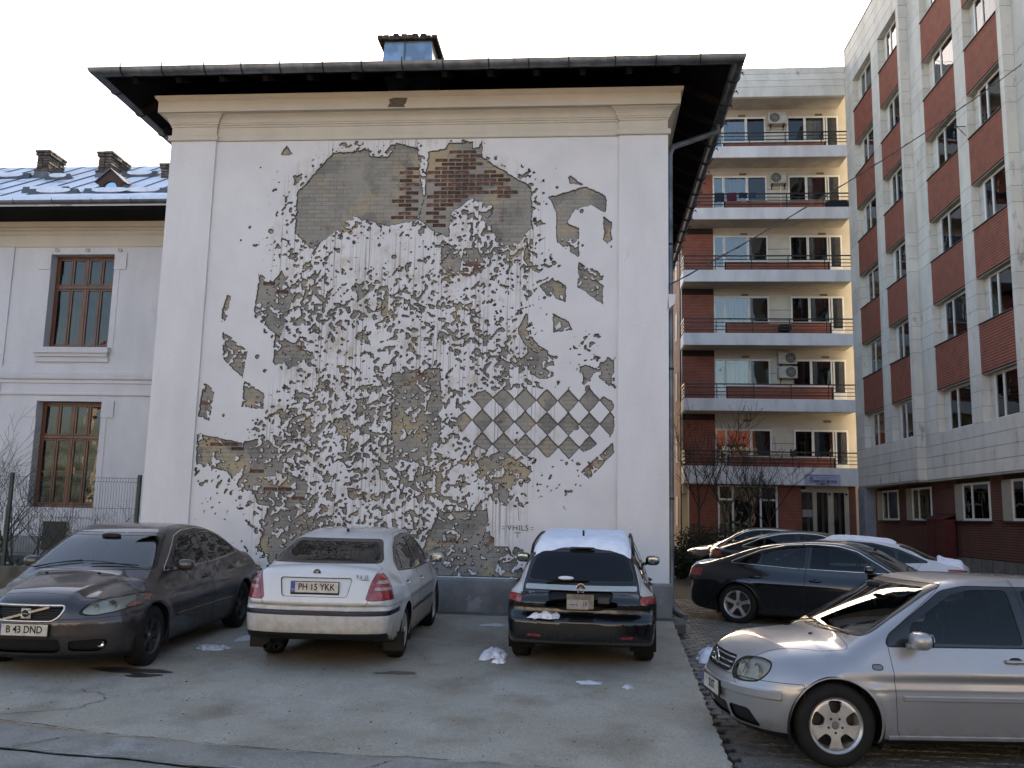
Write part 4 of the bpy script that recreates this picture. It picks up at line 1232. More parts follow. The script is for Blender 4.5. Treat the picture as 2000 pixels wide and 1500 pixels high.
# cracks with pale crust along them
def crackline(name, pts, w, seed, material, z_off=.0035, amp=.02, zf=zs, n=240, parent=lot, gap=.0):
    P = np.array(pts, float); s = np.concatenate([[0], np.cumsum(np.hypot(*np.diff(P, axis=0).T))])
    t = np.linspace(0, s[-1], n); x = np.interp(t, s, P[:, 0]); y = np.interp(t, s, P[:, 1])
    nn = fbm(n, 4, 16, seed, 5); x = x + (nn[:, 0] - .5) * amp * 2; y = y + (nn[:, 1] - .5) * amp * 2
    wd = w * np.clip((fbm(n, 3, 9, seed + 4, 4)[:, 1] - gap) * 2.2, 0, 2)
    dx = np.gradient(x); dy = np.gradient(y); l = np.hypot(dx, dy) + 1e-9
    V = []; F = []
    for i in range(n):
        V += [(x[i] - dy[i] / l[i] * wd[i] / 2, y[i] + dx[i] / l[i] * wd[i] / 2, zf(y[i]) + z_off), (x[i] + dy[i] / l[i] * wd[i] / 2, y[i] - dx[i] / l[i] * wd[i] / 2, zf(y[i]) + z_off)]
    for i in range(n - 1): F.append((2 * i, 2 * i + 1, 2 * i + 3, 2 * i + 2))
    return raw(name, V, np.array(F), material, parent)
edge_pts = [(x, y) for x, y in zip(jx[::6], ky[::6])]
crackline('pale_crust', [(x, y + .03) for x, y in edge_pts if -9 < x < 2], .05, 31, M_crust, .006, .012, n=900, gap=.56)
crackline('crack', [(x, y + .0) for x, y in edge_pts if -9 < x < 2], .011, 37, M_crack, .008, .008, n=900, gap=.2)
zroad = lambda y: .034
crackline('crack', [(x, y) for x, y in zip(jx[::6], jy[::6]) if -9 < x < 2], .013, 41, M_crack, .004, .01, zroad, 900, gap=.1)
crackline('pale_crust', [(x, y + .05) for x, y in zip(jx[::6], jy[::6]) if -9 < x < 2], .05, 43, M_crust, .005, .02, zroad, 900, gap=.46)
crackline('crack', [(-4.3, 6.75), (-4.15, 7.0), (-4.05, 7.2)], .008, 47, M_crack, .008, .03, lambda y: .045)
crackline('crack', [(-1.65, 6.40), (-1.55, 6.62), (-1.4, 6.88)], .006, 48, M_crack, .010, .04, lambda y: .045)
crackline('crack', [(-1.9, 11.75), (-.9, 11.7), (-.3, 11.85)], .010, 51, M_crack, .004, .03)
crackline('crack', [(-4.9, 8.6), (-4.4, 8.4), (-4.5, 7.9), (-5.0, 7.6)], .006, 53, M_crack, .004, .06)
M_damp = mat('damp_patch', (.030, .028, .024), .45, col2=(.06, .055, .048), scale=6)
def blot(name, cx, cy, r, z, material, seed, sx=1.0, sy=.5, h=.0, n=40, parent=None, label=None, rings=5):
    """irregular flat or heaped patch"""
    rr = np.random.RandomState(seed); ph = rr.rand(5) * 6.28; am = (.4 + .6 * rr.rand(5)) * [.26, .22, .20, .16, .14]
    V = [(cx, cy, z(cy) + h * .9)]; F = []
    for k in range(1, rings + 1):
        q = k / rings
        for j in range(n):
            t = 2 * PI * j / n
            e = 1 + q * sum(a * math.sin((i + 2) * t + p) for i, (a, p) in enumerate(zip(am, ph))) + rr.rand() * .06
            x = cx + math.cos(t) * r * sx * q * e; y = cy + math.sin(t) * r * sy * q * e
            hh = h * (max(0, 1 - q ** 2) ** .55) * (.86 + .28 * rr.rand()) + (.002 if q == 1 else 0) + .003
            V.append((x, y, z(y) + hh + h * .22 * math.sin(x * 47 + seed) * math.sin(y * 53 + seed * 2) * (q < .95)))
    for j in range(n): F.append((0, 1 + j, 1 + (j + 1) % n))
    for k in range(rings - 1):
        for j in range(n):
            a = 1 + k * n + j; b_ = 1 + k * n + (j + 1) % n
            F.append((a, a + n, b_ + n, b_))
    if h > .035:        # clods on the heap
        m_ = MB(); m_.V, m_.F, m_.M = V, F, [0] * len(F)
        for k in range(26):
            t = rr.uniform(0, 6.28); q = rr.rand() ** .5; s = r * rr.uniform(.08, .24)
            x, y = cx + math.cos(t) * r * sx * q, cy + math.sin(t) * r * sy * q
            m_.sell((x, y, z(y) + h * max(0, 1 - q * q) ** .6 * .75), (s, s * rr.uniform(.7, 1), s * .6), 2.0, 8, 5)
        V, F = m_.V, m_.F
    return raw(name, V, F, material, parent, smooth=True)
for i, (x, y, r, a, b_) in enumerate([(-4.9, 9.55, .38, 1.0, .35), (-4.62, 9.33, .22, .8, .4), (-2.05, 9.95, .16, 1.2, .5)]):
    blot('damp_patch', x, y, r, zs, M_damp if i in (0, 1) else mat('stain_brown', (.085, .078, .064), .8, col2=(.11, .108, .10), scale=9), 60 + i, a, b_, 0, parent=lot)
rp = np.random.RandomState(12)
b = MB()        # grit and scraps lying about
for i in range(260):
    x, y = rp.uniform(-6, 1.0), rp.uniform(6.9, 11.5); s = rp.uniform(.0025, .007) if i % 30 else .010
    b.sell((x, y, zs(y) + s * .5), (s * rp.uniform(.8, 2), s, s * .6), 2, 6, 3)
tag(b.build('grit', mat('grit_stones', (.07, .065, .055), .9), None), label='grit and crumbs scattered on the concrete lot', kind='stuff')

# interlocking block paving on the right
base = sheet('pavement', lambda y: (slab_edge(y) + .01 if y < 14.9 else 1.36, 12.0 if y < 33 else 12), 12, list(np.linspace(5.2, 44, 60)), lambda y: zp(y) - .022, M_sand, 0)
def paver_mesh(px, py):
    z = .022; o = .022       # zigzag outline of a double-tee block
    P = [(-.5, -.5), (-.22, -.5), (-.12, -.36), (.12, -.36), (.22, -.5), (.5, -.5), (.5, -.2), (.40, -.1), (.40, .1), (.5, .2), (.5, .5), (.22, .5), (.12, .64), (-.12, .64), (-.22, .5), (-.5, .5), (-.5, .2), (-.60, .1), (-.60, -.1), (-.5, -.2)]
    P = [(a * px, b_ * py) for a, b_ in P]
    sh = lambda k: [(a * k, b_ * k) for a, b_ in P]
    n = len(P); V = [(a, b_, -.03) for a, b_ in sh(.965)] + [(a, b_, -.006) for a, b_ in sh(.965)] + [(a, b_, 0) for a, b_ in sh(.90)]
    F = [tuple(range(2 * n, 3 * n))]
    for k in (0, 1):
        for i in range(n): F.append((k * n + i, k * n + (i + 1) % n, (k + 1) * n + (i + 1) % n, (k + 1) * n + i))
    return V, F
PX, PY = .165, .145
PVt, PFt = paver_mesh(PX, PY)
cells = []
for j in range(-10, 130):
    y = 5.6 + j * PY
    for i in range(0, 60):
        x = 1.22 + i * PX + (PX / 2 if j % 2 else 0)
        if y < 14.9 and x < slab_edge(y) + .06: continue
        if x < 1.47 and y >= 14.0: continue
        if x > 6.5 or (y > 8.6 and x > 4.2) or y > 20: continue
        d = math.hypot(x, y)
        vis = (y < 7.35 and .30 < x / y < .62) or (1.2 < x < 2.6 and 8.6 < y)
        cells.append((0 if vis else 1, d, x, y))
cells.sort()
me = None; r_ = np.random.RandomState(3); rest = MB()
for k, (v_, d, x, y) in enumerate(cells):
    dz = r_.uniform(-.004, .004); tx, ty = r_.uniform(-.012, .012, 2)
    if k < 298:
        if me is None:
            o = raw('paver', PVt, PFt, M_paver, base); me = o.data
        else:
            o = D.objects.new('paver', me); C.objects.link(o); o.parent = base
        o.location = (x, y, zp(y) + dz); o.rotation_euler = (tx, ty, r_.uniform(-.015, .015))
    else:
        rest.add([(a + x, b_ + y, c + zp(y) + dz + tx * b_ + ty * a) for a, b_, c in PVt], PFt)
tag(rest.build('pavers', M_paver, base), kind='stuff')
# ------------------------------------------------------------------ the rendered building with the chipped panel
M_wall = mat('white_render', (.62, .62, .635), .85, grain=(40, .05), col2=(.55, .55, .565), scale=.9, lo=.4, hi=.7, bump=.12, bscale=60, col3=(.44, .43, .42), scale3=1.6, lo3=.62, hi3=.82, stretch=(1.6, 1.6, .55))
M_warmlit = mat('warm_lit_render', (.52, .485, .42), .85, col2=(.45, .42, .36), scale=1.2, lo=.4, hi=.7, bump=.10, bscale=60, col3=(.33, .28, .22), scale3=2.5, lo3=.66, hi3=.8, stretch=(1, 1, .5))  # warm light bounced onto the cornices, put into the render colour
M_plinth = mat('plinth_cement', (.185, .19, .195), .85, col2=(.125, .125, .125), scale=1.8, lo=.42, hi=.62, bump=.3, bscale=30, col3=(.24, .245, .25), scale3=2.4, lo3=.55, hi3=.62)
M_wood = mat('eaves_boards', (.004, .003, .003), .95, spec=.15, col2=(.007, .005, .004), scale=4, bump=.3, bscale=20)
M_zinc = mat('zinc_gutter', (.16, .175, .20), .42, .55, col2=(.07, .08, .09), scale=3, lo=.4, hi=.65)
M_hook = mat('gutter_hook', (.02, .02, .022), .5, .4)
M_tin = mat('roof_tin', (.12, .13, .15), .5, .5, col2=(.08, .085, .09), scale=2)
M_roofsnow = mat('roof_snow', (.66, .71, .80), .7, col2=(.30, .34, .42), scale=1.1, lo=.52, hi=.62, stretch=(1, 1, 1), bump=.4, bscale=6)
X0, X1, FY, BY = -7.64, 1.30, 14.90, 46.0
ZG = .20

def sweep(bld, path, prof, closed=False):
    """profile (outward d, z) along a rectilinear path; outward = right-hand normal"""
    P = [np.array(p, float) for p in path]; n = len(P); V = []
    nr = []
    for i in range(n - 1):
        d = P[i + 1] - P[i]; d /= np.linalg.norm(d); nr.append(np.array([d[1], -d[0]]))
    for i in range(n):
        if i == 0: o = nr[0]
        elif i == n - 1: o = nr[-1]
        else:
            o = nr[i - 1] + nr[i]; 
            if abs(np.dot(nr[i - 1], nr[i])) > .9: o = nr[i]
        for d, z in prof: V.append((P[i][0] + o[0] * d, P[i][1] + o[1] * d, z))
    k = len(prof); F = []
    for i in range(n - 1):
        for j in range(k - 1): F.append((i * k + j, (i + 1) * k + j, (i + 1) * k + j + 1, i * k + j + 1))
    F.append(tuple(range(k))[::-1]); F.append(tuple((n - 1) * k + j for j in range(k)))
    bld.add(V, F)

mainb = thing('house', 'two-storey white rendered building with chipped plaster panel and wide dark eaves', 'building', ((X0 + X1) / 2, FY, ZG))
# core walls (left, right, back and front backing)
b = MB()
b.box(X0 + .02, X1 - .02, FY + .10, BY, ZG - .4, 9.24)
b.build('wall', M_wall, mainb)
PL, PR = -6.80, .46     # inner edges of the corner pilasters
b = MB(); b.box(X0, PL, FY, FY + .12, .80, 8.46); b.build('pilaster', M_wall, mainb)
b = MB(); b.box(PR, X1, FY, FY + .12, .80, 8.46); b.box(X1 - .12, X1, FY + .12, FY + .9, .80, 8.46); b.build('pilaster', M_wall, mainb)
b = MB(); sweep(b, [(X0, BY), (X0, FY), (PL, FY), (PL, FY + .05), (PR, FY + .05), (PR, FY), (X1, FY), (X1, BY)],
    [(-.02, 8.455), (.035, 8.46), (.045, 8.475), (.045, 8.545), (.03, 8.56), (.0, 8.56), (.0, 8.72), (.018, 8.73), (.018, 8.76), (.035, 8.765), (.035, 8.79), (.05, 8.80), (.06, 8.84), (.085, 8.87), (.12, 8.90), (.15, 8.915), (.15, 8.93), (-.02, 8.93)])
o = b.build('entablature', M_warmlit, mainb); autosmooth(o, 30)
b = MB(); sweep(b, [(X0, BY), (X0, FY), (X1, FY), (X1, BY)], [(-.02, 8.932), (.20, 8.932), (.20, 9.14), (.215, 9.15), (.23, 9.165), (.25, 9.19), (.255, 9.225), (-.02, 9.225)])
o = b.build('cornice', M_warmlit, mainb)
autosmooth(o, 30)
b = MB(); b.prism([(-3.62, 8.955), (-3.30, 8.95), (-3.33, 8.99), (-3.29, 9.03), (-3.27, 9.12), (-3.50, 9.13), (-3.60, 9.10), (-3.58, 9.03)], 'y', FY - .206, FY - .1995)
b.build('bare_patch', mat('bare_mortar', (.14, .12, .09), .95, col2=(.09, .075, .06), scale=30, bump=.8, bscale=60), mainb)
# plinth and footing
b = MB(); b.box(X0 - .04, X1 + .04, FY - .07, BY, ZG - .1, .80); b.prism([(FY - .07, .80), (FY - .07, .80), (FY, .835), (FY + .05, .835), (FY + .05, .79)], 'x', X0 - .04, X1 + .04)
o = b.build('plinth', M_plinth, mainb)
b = MB(); b.prism([(14.55, .10), (14.55, .235), (FY - .07, .30), (FY, .30), (FY, .1)], 'x', X0 - .1, X1 + .22); b.build('footing', mat('footing_cement', (.115, .11, .10), .9, col2=(.07, .065, .055), scale=3, lo=.4, hi=.6, bump=.5, bscale=25), mainb)

# --- chipped render panel: a height field, plaster skin over bare mortar. Abstract pattern of chips, patches and lozenges.
HX0, HX1, HZ0, HZ1 = PL, PR, .83, 8.46
STEP = .0125
nx = int((HX1 - HX0) / STEP) + 1; nz_ = int((HZ1 - HZ0) / STEP) + 1
gx = np.linspace(HX0, HX1, nx); gz = np.linspace(HZ0, HZ1, nz_)
GX, GZ = np.meshgrid(gx, gz, indexing='ij')
cells_ = lambda m_: m_ / STEP
n_fine = fbm(nx, nz_, cells_(.050), 101, 2, .4)
n_mid = fbm(nx, nz_, cells_(.16), 102, 3, .5)
n_big = fbm(nx, nz_, cells_(.85), 103, 3, .5)
n_str = fbm(nx, nz_ // 3 + 2, cells_(.07), 104, 2, .5).repeat(3, axis=1)[:, :nz_]       # tall drips
def rank(a):     # to uniform 0..1
    f = a.ravel(); o_ = np.argsort(f); r = np.empty_like(f); r[o_] = np.linspace(0, 1, len(f)); return r.reshape(a.shape)
def aniso(L, W_, ang, seed):
    r = np.random.RandomState(seed); g = r.rand(220, 220); c_, s_ = math.cos(ang), math.sin(ang)
    u = ((GX - HX0 + 3) * c_ + (GZ - HZ0 + 3) * s_) / L + 90; v = (-(GX - HX0 + 3) * s_ + (GZ - HZ0 + 3) * c_) / W_ + 90
    u %= 218; v %= 218; ui, vi = u.astype(int), v.astype(int); fu, fv = u - ui, v - vi; fu = fu * fu * (3 - 2 * fu); fv = fv * fv * (3 - 2 * fv)
    return (g[ui, vi] * (1 - fu) + g[ui + 1, vi] * fu) * (1 - fv) + (g[ui, vi + 1] * (1 - fu) + g[ui + 1, vi + 1] * fu) * fv
swirl = np.sin(n_big * 26 + GX * .8)
wa = sstep(.1, .4, swirl); wb_ = sstep(-.3, -.6, swirl)
n_a = aniso(.12, .045, .9, 201) * wa + aniso(.12, .045, -.5, 202) * wb_ + n_fine * (1 - wa - wb_)
Nc = rank(n_a * .34 + n_fine * .40 + n_mid * .26)
def gauss(x, z, sx, sz, rot=0):
    c_, s_ = math.cos(rot), math.sin(rot); u = (GX - x) * c_ + (GZ - z) * s_; v = -(GX - x) * s_ + (GZ - z) * c_
    return np.exp(-((u / sx) ** 2 + (v / sz) ** 2))
def P2(poly): return poly_sd(np.array(poly, float), np.stack([GX.ravel(), GZ.ravel()], 1)).reshape(GX.shape)
def wob(d, a=.10): return d + (n_mid - .5) * a * .6 + (n_fine - .5) * a * .6
dens = np.zeros_like(GX)
outline = P2([(-5.35, 7.55), (-4.75, 8.25), (-3.9, 8.40), (-2.3, 8.40), (-1.85, 8.15), (-1.0, 7.5), (-.95, 6.6), (-1.1, 6.0), (-1.35, 5.1), (-1.0, 4.2), (-.55, 3.4), (-1.0, 2.9), (-1.25, 2.0), (-1.25, 1.3), (-1.1, .85), (-5.5, .85), (-5.6, 1.6), (-5.75, 2.4), (-5.6, 3.2), (-5.2, 4.2), (-5.35, 5.3), (-5.5, 6.4)])
inside = 1 / (1 + np.exp(wob(outline, .5) / .10))
dens += inside * (.31 + .10 * sstep(5.4, 3.6, GZ))
for (x, z, sx, sz, a, rot) in [(-3.6, 6.45, 1.0, .35, -.30, .1), (-4.2, 5.7, .5, .7, -.18, 0), (-1.6, 5.5, .6, .5, -.24, .3), (-2.5, 4.3, .4, .7, -.26, 0), (-4.5, 4.6, .55, .45, -.24, 0), (-2.0, 2.3, .5, .5, -.15, 0), (-3.9, 2.2, .45, .6, -.22, 0),
                               (-4.9, 5.2, .35, .7, .26, .3), (-1.7, 6.3, .45, .35, .30, 0), (-3.1, 3.2, .6, .8, .34, -.2), (-4.6, 3.3, .8, .4, .22, 0), (-3.5, 5.6, .9, .16, .34, -.3), (-4.9, 6.0, .25, .6, .25, 0), (-1.4, 4.6, .35, .5, .28, 0), (-3.2, 2.1, 1.3, .5, .12, .1), (-4.7, 1.7, .5, .7, .34, 0), (-2.4, 1.2, .8, .45, .34, 0),
                               (-3.7, 5.3, 1.4, .22, .16, .12), (-2.2, 4.9, .8, .2, .16, -.15), (-3.4, 1.2, .5, .6, -.2, 0), (-5.2, 2.9, .4, .3, .3, 0), (-1.6, 2.4, .4, .4, .16, 0), (-4.0, 7.0, .5, .2, .15, 0)]:
    dens += inside * a * gauss(x, z, sx, sz, rot)
# halo of loose chips
halo = np.exp(-np.maximum(outline, 0) / .22) * (outline > 0)
dens += halo * .20 * (n_big > .42)
dens += .18 * gauss(-6.45, 2.35, .35, .45) * 1.2 + .22 * gauss(-.35, 2.55, .30, .35) + .20 * gauss(0.0, 4.7, .3, .3) + .16 * gauss(-1.0, 6.0, .3, .4)
F_ = Nc - (1 - dens)                  # > 0 bare
F_ = F_ * .16
def solid(poly, a=.05):
    global F_
    d = wob(P2(poly), a); F_ = np.maximum(F_, -d)
def clear(poly, a=.0):
    global F_
    d = wob(P2(poly), a); F_ = np.minimum(F_, d)
def add_chips(mask_d, dn):      # plaster islands left inside a solid patch
    global F_
    isl = (rank(n_fine * .5 + n_mid * .5) - (1 - dn)) * .16
    F_ = np.where(mask_d < 0, np.minimum(F_, np.maximum(-isl, -.2)), F_)
# large bare fields across the top, cut with straight edges
for poly in [[(-5.25, 7.5), (-4.62, 8.22), (-4.0, 8.28), (-3.95, 8.15), (-3.6, 8.14), (-3.5, 8.40), (-3.1, 8.30), (-3.05, 7.9), (-2.95, 7.35), (-3.05, 6.95), (-3.6, 6.85), (-4.2, 7.05), (-4.6, 6.7), (-4.95, 6.45), (-5.25, 6.75)],
             [(-2.9, 8.35), (-1.95, 8.42), (-1.93, 8.10), (-1.05, 7.55), (-1.03, 6.85), (-1.35, 6.4), (-1.75, 6.75), (-1.75, 7.2), (-2.1, 7.35), (-2.45, 7.1), (-2.5, 6.65), (-2.75, 6.75), (-3.05, 6.98), (-2.95, 7.4)],
             [(-2.62, 6.55), (-1.95, 6.42), (-1.85, 6.15), (-2.0, 5.95), (-2.6, 5.95)]]:
    solid(poly, .07)
for poly in [[(-3.05, 8.42), (-2.55, 8.42), (-2.6, 8.28), (-3.0, 8.22)], [(-2.1, 8.45), (-1.95, 8.45), (-2.0, 8.3), (-2.12, 8.28)]]: clear(poly, .05)
# scattered straight-cut patches
for poly in [[(-5.85, 5.98), (-5.9, 5.20), (-5.40, 4.85), (-5.2, 5.6), (-5.45, 6.05), (-5.6, 5.85)], [(-6.45, 4.95), (-6.40, 4.45), (-6.02, 4.12), (-5.98, 4.62)], [(-6.0, 4.08), (-6.02, 3.62), (-5.62, 3.58), (-5.62, 3.86)],
             [(-6.72, 4.05), (-6.52, 3.9), (-6.56, 3.35), (-6.78, 3.45)], [(-6.42, 5.62), (-6.33, 5.60), (-6.38, 5.2), (-6.46, 5.0), (-6.5, 5.2)], [(-5.5, 4.9), (-5.05, 4.7), (-4.8, 4.5), (-5.3, 4.25), (-5.5, 4.4)],
             [(-6.78, 3.15), (-6.0, 3.0), (-5.55, 3.1), (-5.2, 2.75), (-5.25, 2.35), (-5.9, 2.15), (-6.2, 2.5), (-6.75, 2.6)], [(-5.95, 2.6), (-5.2, 2.5), (-4.75, 2.35), (-4.85, 1.9), (-5.6, 1.95)],
             [(-5.45, 1.9), (-4.75, 1.85), (-4.55, 1.2), (-4.9, .85), (-5.3, .95), (-5.55, 1.25)],
             [(-.75, 7.36), (-.1, 7.55), (.24, 7.38), (.24, 7.05), (-.02, 7.22), (-.30, 7.12), (-.42, 6.9), (-.22, 6.8), (-.22, 6.28), (-.60, 6.55), (-.62, 7.05), (-.68, 7.25)],
             [(.2, 7.0), (.34, 6.9), (.34, 6.45), (.2, 6.6)], [(-.22, 6.2), (.22, 5.95), (.2, 5.45), (-.24, 5.75)], [(-.95, 5.85), (-.64, 5.92), (-.42, 5.78), (-.44, 5.5), (-.75, 5.6)], [(-.66, 5.3), (-.38, 5.15), (-.30, 5.0), (-.64, 4.95)],
             [(-1.25, 5.0), (-1.08, 5.35), (-1.05, 4.95), (-.95, 4.8), (-.62, 4.55), (-.62, 4.2), (-.85, 4.15), (-1.3, 4.4), (-1.05, 4.62)], [(-.43, 7.72), (-.38, 7.75), (-.16, 7.58), (-.38, 7.6)], [(-1.12, 6.6), (-1.02, 6.2), (-1.06, 6.05), (-1.18, 6.25)],
             [(-4.5, .85), (-3.9, 1.3), (-3.4, 1.0), (-3.5, .85)], [(-2.9, .85), (-2.5, 1.9), (-1.6, 1.95), (-1.3, 1.3), (-1.05, .95), (-.9, .84)], [(-3.4, 4.2), (-2.55, 4.35), (-2.5, 3.2), (-2.9, 2.7), (-3.35, 3.0)],
             [(-5.6, 8.2), (-5.5, 8.38), (-5.36, 8.2)], [(-6.0, 6.52), (-5.9, 6.42), (-5.86, 6.55)]]:
    solid(poly, .05)
# lozenge lattice on the right
lat = P2([(-2.25, 3.45), (-1.9, 3.95), (.05, 4.05), (.42, 3.75), (.42, 3.2), (-.3, 2.78), (-1.6, 2.85), (-2.1, 3.1)])
s_l = .262; lu = (GX + .9 * GZ) / s_l / 1.38 + .09 * np.sin(GZ * 2.1 + GX); lv = (GX - .9 * GZ) / s_l / 1.38 + .07 * np.sin(GX * 2.7)
du, dv = np.abs(lu - np.round(lu)) * s_l, np.abs(lv - np.round(lv)) * s_l
par = (np.floor(lu).astype(int) + np.floor(lv).astype(int)) % 2 * 2 - 1
sq = par * np.minimum(np.abs(lu - np.round(lu)), np.abs(lv - np.round(lv))) * s_l
wl = np.clip(-lat / .04, 0, 1)
F_ = F_ * (1 - wl) + wl * (sq + .006 + (n_fine - .5) * .012)
for i in range(0):
    for j in range(-1, 4):
        if (i + j) % 2: continue
        cx, cz = -2.05 + i * .42 + .10 * math.sin(i * 1.7 + j), 3.35 + (j - 1) * .34 + i * .02
        if cx > .1 or not (2.65 < cz < 4.0): continue
        r1 = .38 if (i * 7 + j * 3) % 4 else .30
        solid([(cx - r1, cz), (cx, cz + r1 * .86), (cx + r1, cz), (cx, cz - r1 * .86)], .035)
        clear_ = (i * 5 + j) % 5 == 0
solid([(-1.9, 2.75), (-1.45, 2.95), (-.95, 2.6), (-1.4, 1.98)], .05)
solid([(-.15, 2.6), (.38, 3.10), (.40, 2.93), (.0, 2.48)], .04)
solid([(-.05, 3.9), (.05, 4.25), (.42, 4.0), (.42, 4.5), (.3, 4.55), (.1, 4.35), (-.2, 4.4)], .12)
# stray dabs
rr_ = np.random.RandomState(77)
for k in range(90):
    x, z = rr_.uniform(HX0 + .1, HX1 - .1), rr_.uniform(1.8, 8.2)
    s_ = rr_.uniform(.02, .045)
    dd = ((GX - x) ** 2 * rr_.uniform(.6, 1.6) + (GZ - z) ** 2) ** .5 - s_
    if (outline[int((x - HX0) / STEP), int((z - HZ0) / STEP)]) < .9 : F_ = np.maximum(F_, -wob(dd, .03))
clear([(-1.7, 2.05), (-1.0, 1.98), (-.6, 1.9), (-.6, 1.3), (-1.05, 1.3), (-1.62, 1.52)])
F_ = np.where((GX > -1.56) & (GX < -.75) & (GZ > 1.35) & (GZ < 1.95), -.05, F_)
# islands of plaster in the bare fields, thinned toward the top
isl = (Nc[::-1, ::-1] - .84) * .2
F_ = np.where((F_ > 0) & (GZ < 6.6) & (lat > 0), np.minimum(F_, -isl), F_)
edgefade = np.minimum(np.minimum(GX - HX0, HX1 - GX), np.minimum(GZ - HZ0, HZ1 - GZ))
F_ = np.minimum(F_, edgefade - .02)
h_ = np.clip(F_ / .016, 0, 1)
depth = .030 * h_ + .006 * (n_fine - .5) * h_ + .004 * (n_mid - .5)
V = np.stack([GX, np.full_like(GX, FY + .045) + depth, GZ], -1).reshape(-1, 3)
ii = np.arange(nx * nz_).reshape(nx, nz_)
Fq = np.stack([ii[:-1, :-1], ii[1:, :-1], ii[1:, 1:], ii[:-1, 1:]], -1).reshape(-1, 4)
M_panel = D.materials.new('chipped_render'); M_panel.use_nodes = True
t = M_panel.node_tree; bs = t.nodes['Principled BSDF']; bs.inputs['Roughness'].default_value = .9; bs.inputs['Specular IOR Level'].default_value = .2
def NN(ty, **k):
    n = t.nodes.new(ty)
    for a, v in k.items(): setattr(n, a, v)
    return n
LK = t.links.new
tc = NN('ShaderNodeTexCoord'); at = NN('ShaderNodeAttribute', attribute_name='bare')
def nz2(s_, det=6, rg=.6, st=None):
    n = NN('ShaderNodeTexNoise'); n.inputs['Scale'].default_value = s_; n.inputs['Detail'].default_value = det; n.inputs['Roughness'].default_value = rg
    if st:
        mp = NN('ShaderNodeMapping'); mp.inputs['Scale'].default_value = st; LK(tc.outputs['Object'], mp.inputs[0]); LK(mp.outputs[0], n.inputs['Vector'])
    else: LK(tc.outputs['Object'], n.inputs['Vector'])
    return n.outputs[0]
def rmp(src, a, b_):
    n = NN('ShaderNodeMapRange'); n.inputs[1].default_value = a; n.inputs[2].default_value = b_; LK(src, n.inputs[0]); return n.outputs[0]
def mx(a, b_, f, mode='MIX'):
    n = NN('ShaderNodeMix', data_type='RGBA', blend_type=mode)
    for v, i in ((a, 6), (b_, 7)):
        if isinstance(v, tuple): n.inputs[i].default_value = (*v, 1)
        else: LK(v, n.inputs[i])
    if isinstance(f, float): n.inputs[0].default_value = f
    else: LK(f, n.inputs[0])
    return n.outputs[2]
def mm(op, a, b_):
    n = NN('ShaderNodeMath', operation=op)
    for v, i in ((a, 0), (b_, 1)):
        if isinstance(v, float): n.inputs[i].default_value = v
        else: LK(v, n.inputs[i])
    return n.outputs[0]
# bare substrate: grey cement, ochre mortar, brick-red and near-black passages
sub = mx((.29, .28, .25), (.40, .34, .23), rmp(nz2(1.1, 4), .50, .62))
sub = mx(sub, (.215, .212, .20), rmp(nz2(1.7, 5), .52, .60))
sub = mx(sub, (.19, .105, .08), rmp(nz2(1.35, 6, .7, (1, 1, 1.6)), .60, .66))
sub = mx(sub, (.075, .07, .064), rmp(nz2(2.3, 8, .75), .63, .72))
sub = mx(sub, (.06, .055, .05), mm('MULTIPLY', rmp(nz2(26, 6, .7), .60, .66), .85))
zz = NN('ShaderNodeSeparateXYZ'); LK(tc.outputs['Object'], zz.inputs[0])
# coursing showing through the mortar
wv = NN('ShaderNodeTexBrick'); wv.inputs['Scale'].default_value = 1.0; wv.inputs['Mortar Size'].default_value = .006; wv.inputs['Brick Width'].default_value = .25; wv.inputs['Row Height'].default_value = .075
wv.inputs['Color1'].default_value = (1, 1, 1, 1); wv.inputs['Color2'].default_value = (.82, .82, .82, 1); wv.inputs['Mortar'].default_value = (.62, .6, .58, 1)
cmb = NN('ShaderNodeCombineXYZ'); LK(zz.outputs[0], cmb.inputs[0]); LK(zz.outputs[2], cmb.inputs[1]); LK(cmb.outputs[0], wv.inputs['Vector'])
sub = mx(sub, wv.outputs[0], rmp(nz2(.9, 3), .38, .55), 'MULTIPLY')
# intact plaster with drip stains and salmon blushes
att2 = NN('ShaderNodeAttribute', attribute_name='worked')
pl = mx((.62, .62, .635), (.55, .55, .565), rmp(nz2(.9), .4, .7))
pl = mx(pl, (.48, .40, .34), mm('MULTIPLY', mm('MULTIPLY', rmp(nz2(2.2, 5, .7), .55, .68), att2.outputs['Fac']), .75))
pl = mx(pl, (.40, .37, .30), mm('MULTIPLY', mm('MULTIPLY', rmp(nz2(3.1, 5, .7, (1, 1, .6)), .52, .66), att2.outputs['Fac']), .7))
drip = mm('MULTIPLY', rmp(nz2(1.0, 2, .5, (34, 1, .30)), .55, .62), rmp(nz2(1.0, 3, .5, (2.2, 1, .6)), .40, .54))
pl = mx(pl, (.27, .25, .23), mm('MULTIPLY', mm('MULTIPLY', drip, att2.outputs['Fac']), .8))
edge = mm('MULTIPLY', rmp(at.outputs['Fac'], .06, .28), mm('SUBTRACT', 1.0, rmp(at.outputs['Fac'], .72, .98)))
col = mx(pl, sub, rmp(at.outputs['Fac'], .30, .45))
col = mx(col, (.050, .046, .040), edge)  # cut render edge, with the shadow outline of each chip painted in
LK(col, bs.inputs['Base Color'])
bp = NN('ShaderNodeBump'); bp.inputs['Distance'].default_value = .02
bmix = mm('MULTIPLY', nz2(48, 8, .7), mm('ADD', mm('MULTIPLY', rmp(at.outputs['Fac'], .4, .9), .9), .12))
LK(bmix, bp.inputs['Height']); bp.inputs['Strength'].default_value = .8
LK(bp.outputs[0], bs.inputs['Normal'])
panel = raw('chipped_panel', V - np.array([(X0 + X1) / 2, FY, ZG]), Fq, M_panel, mainb, smooth=True)
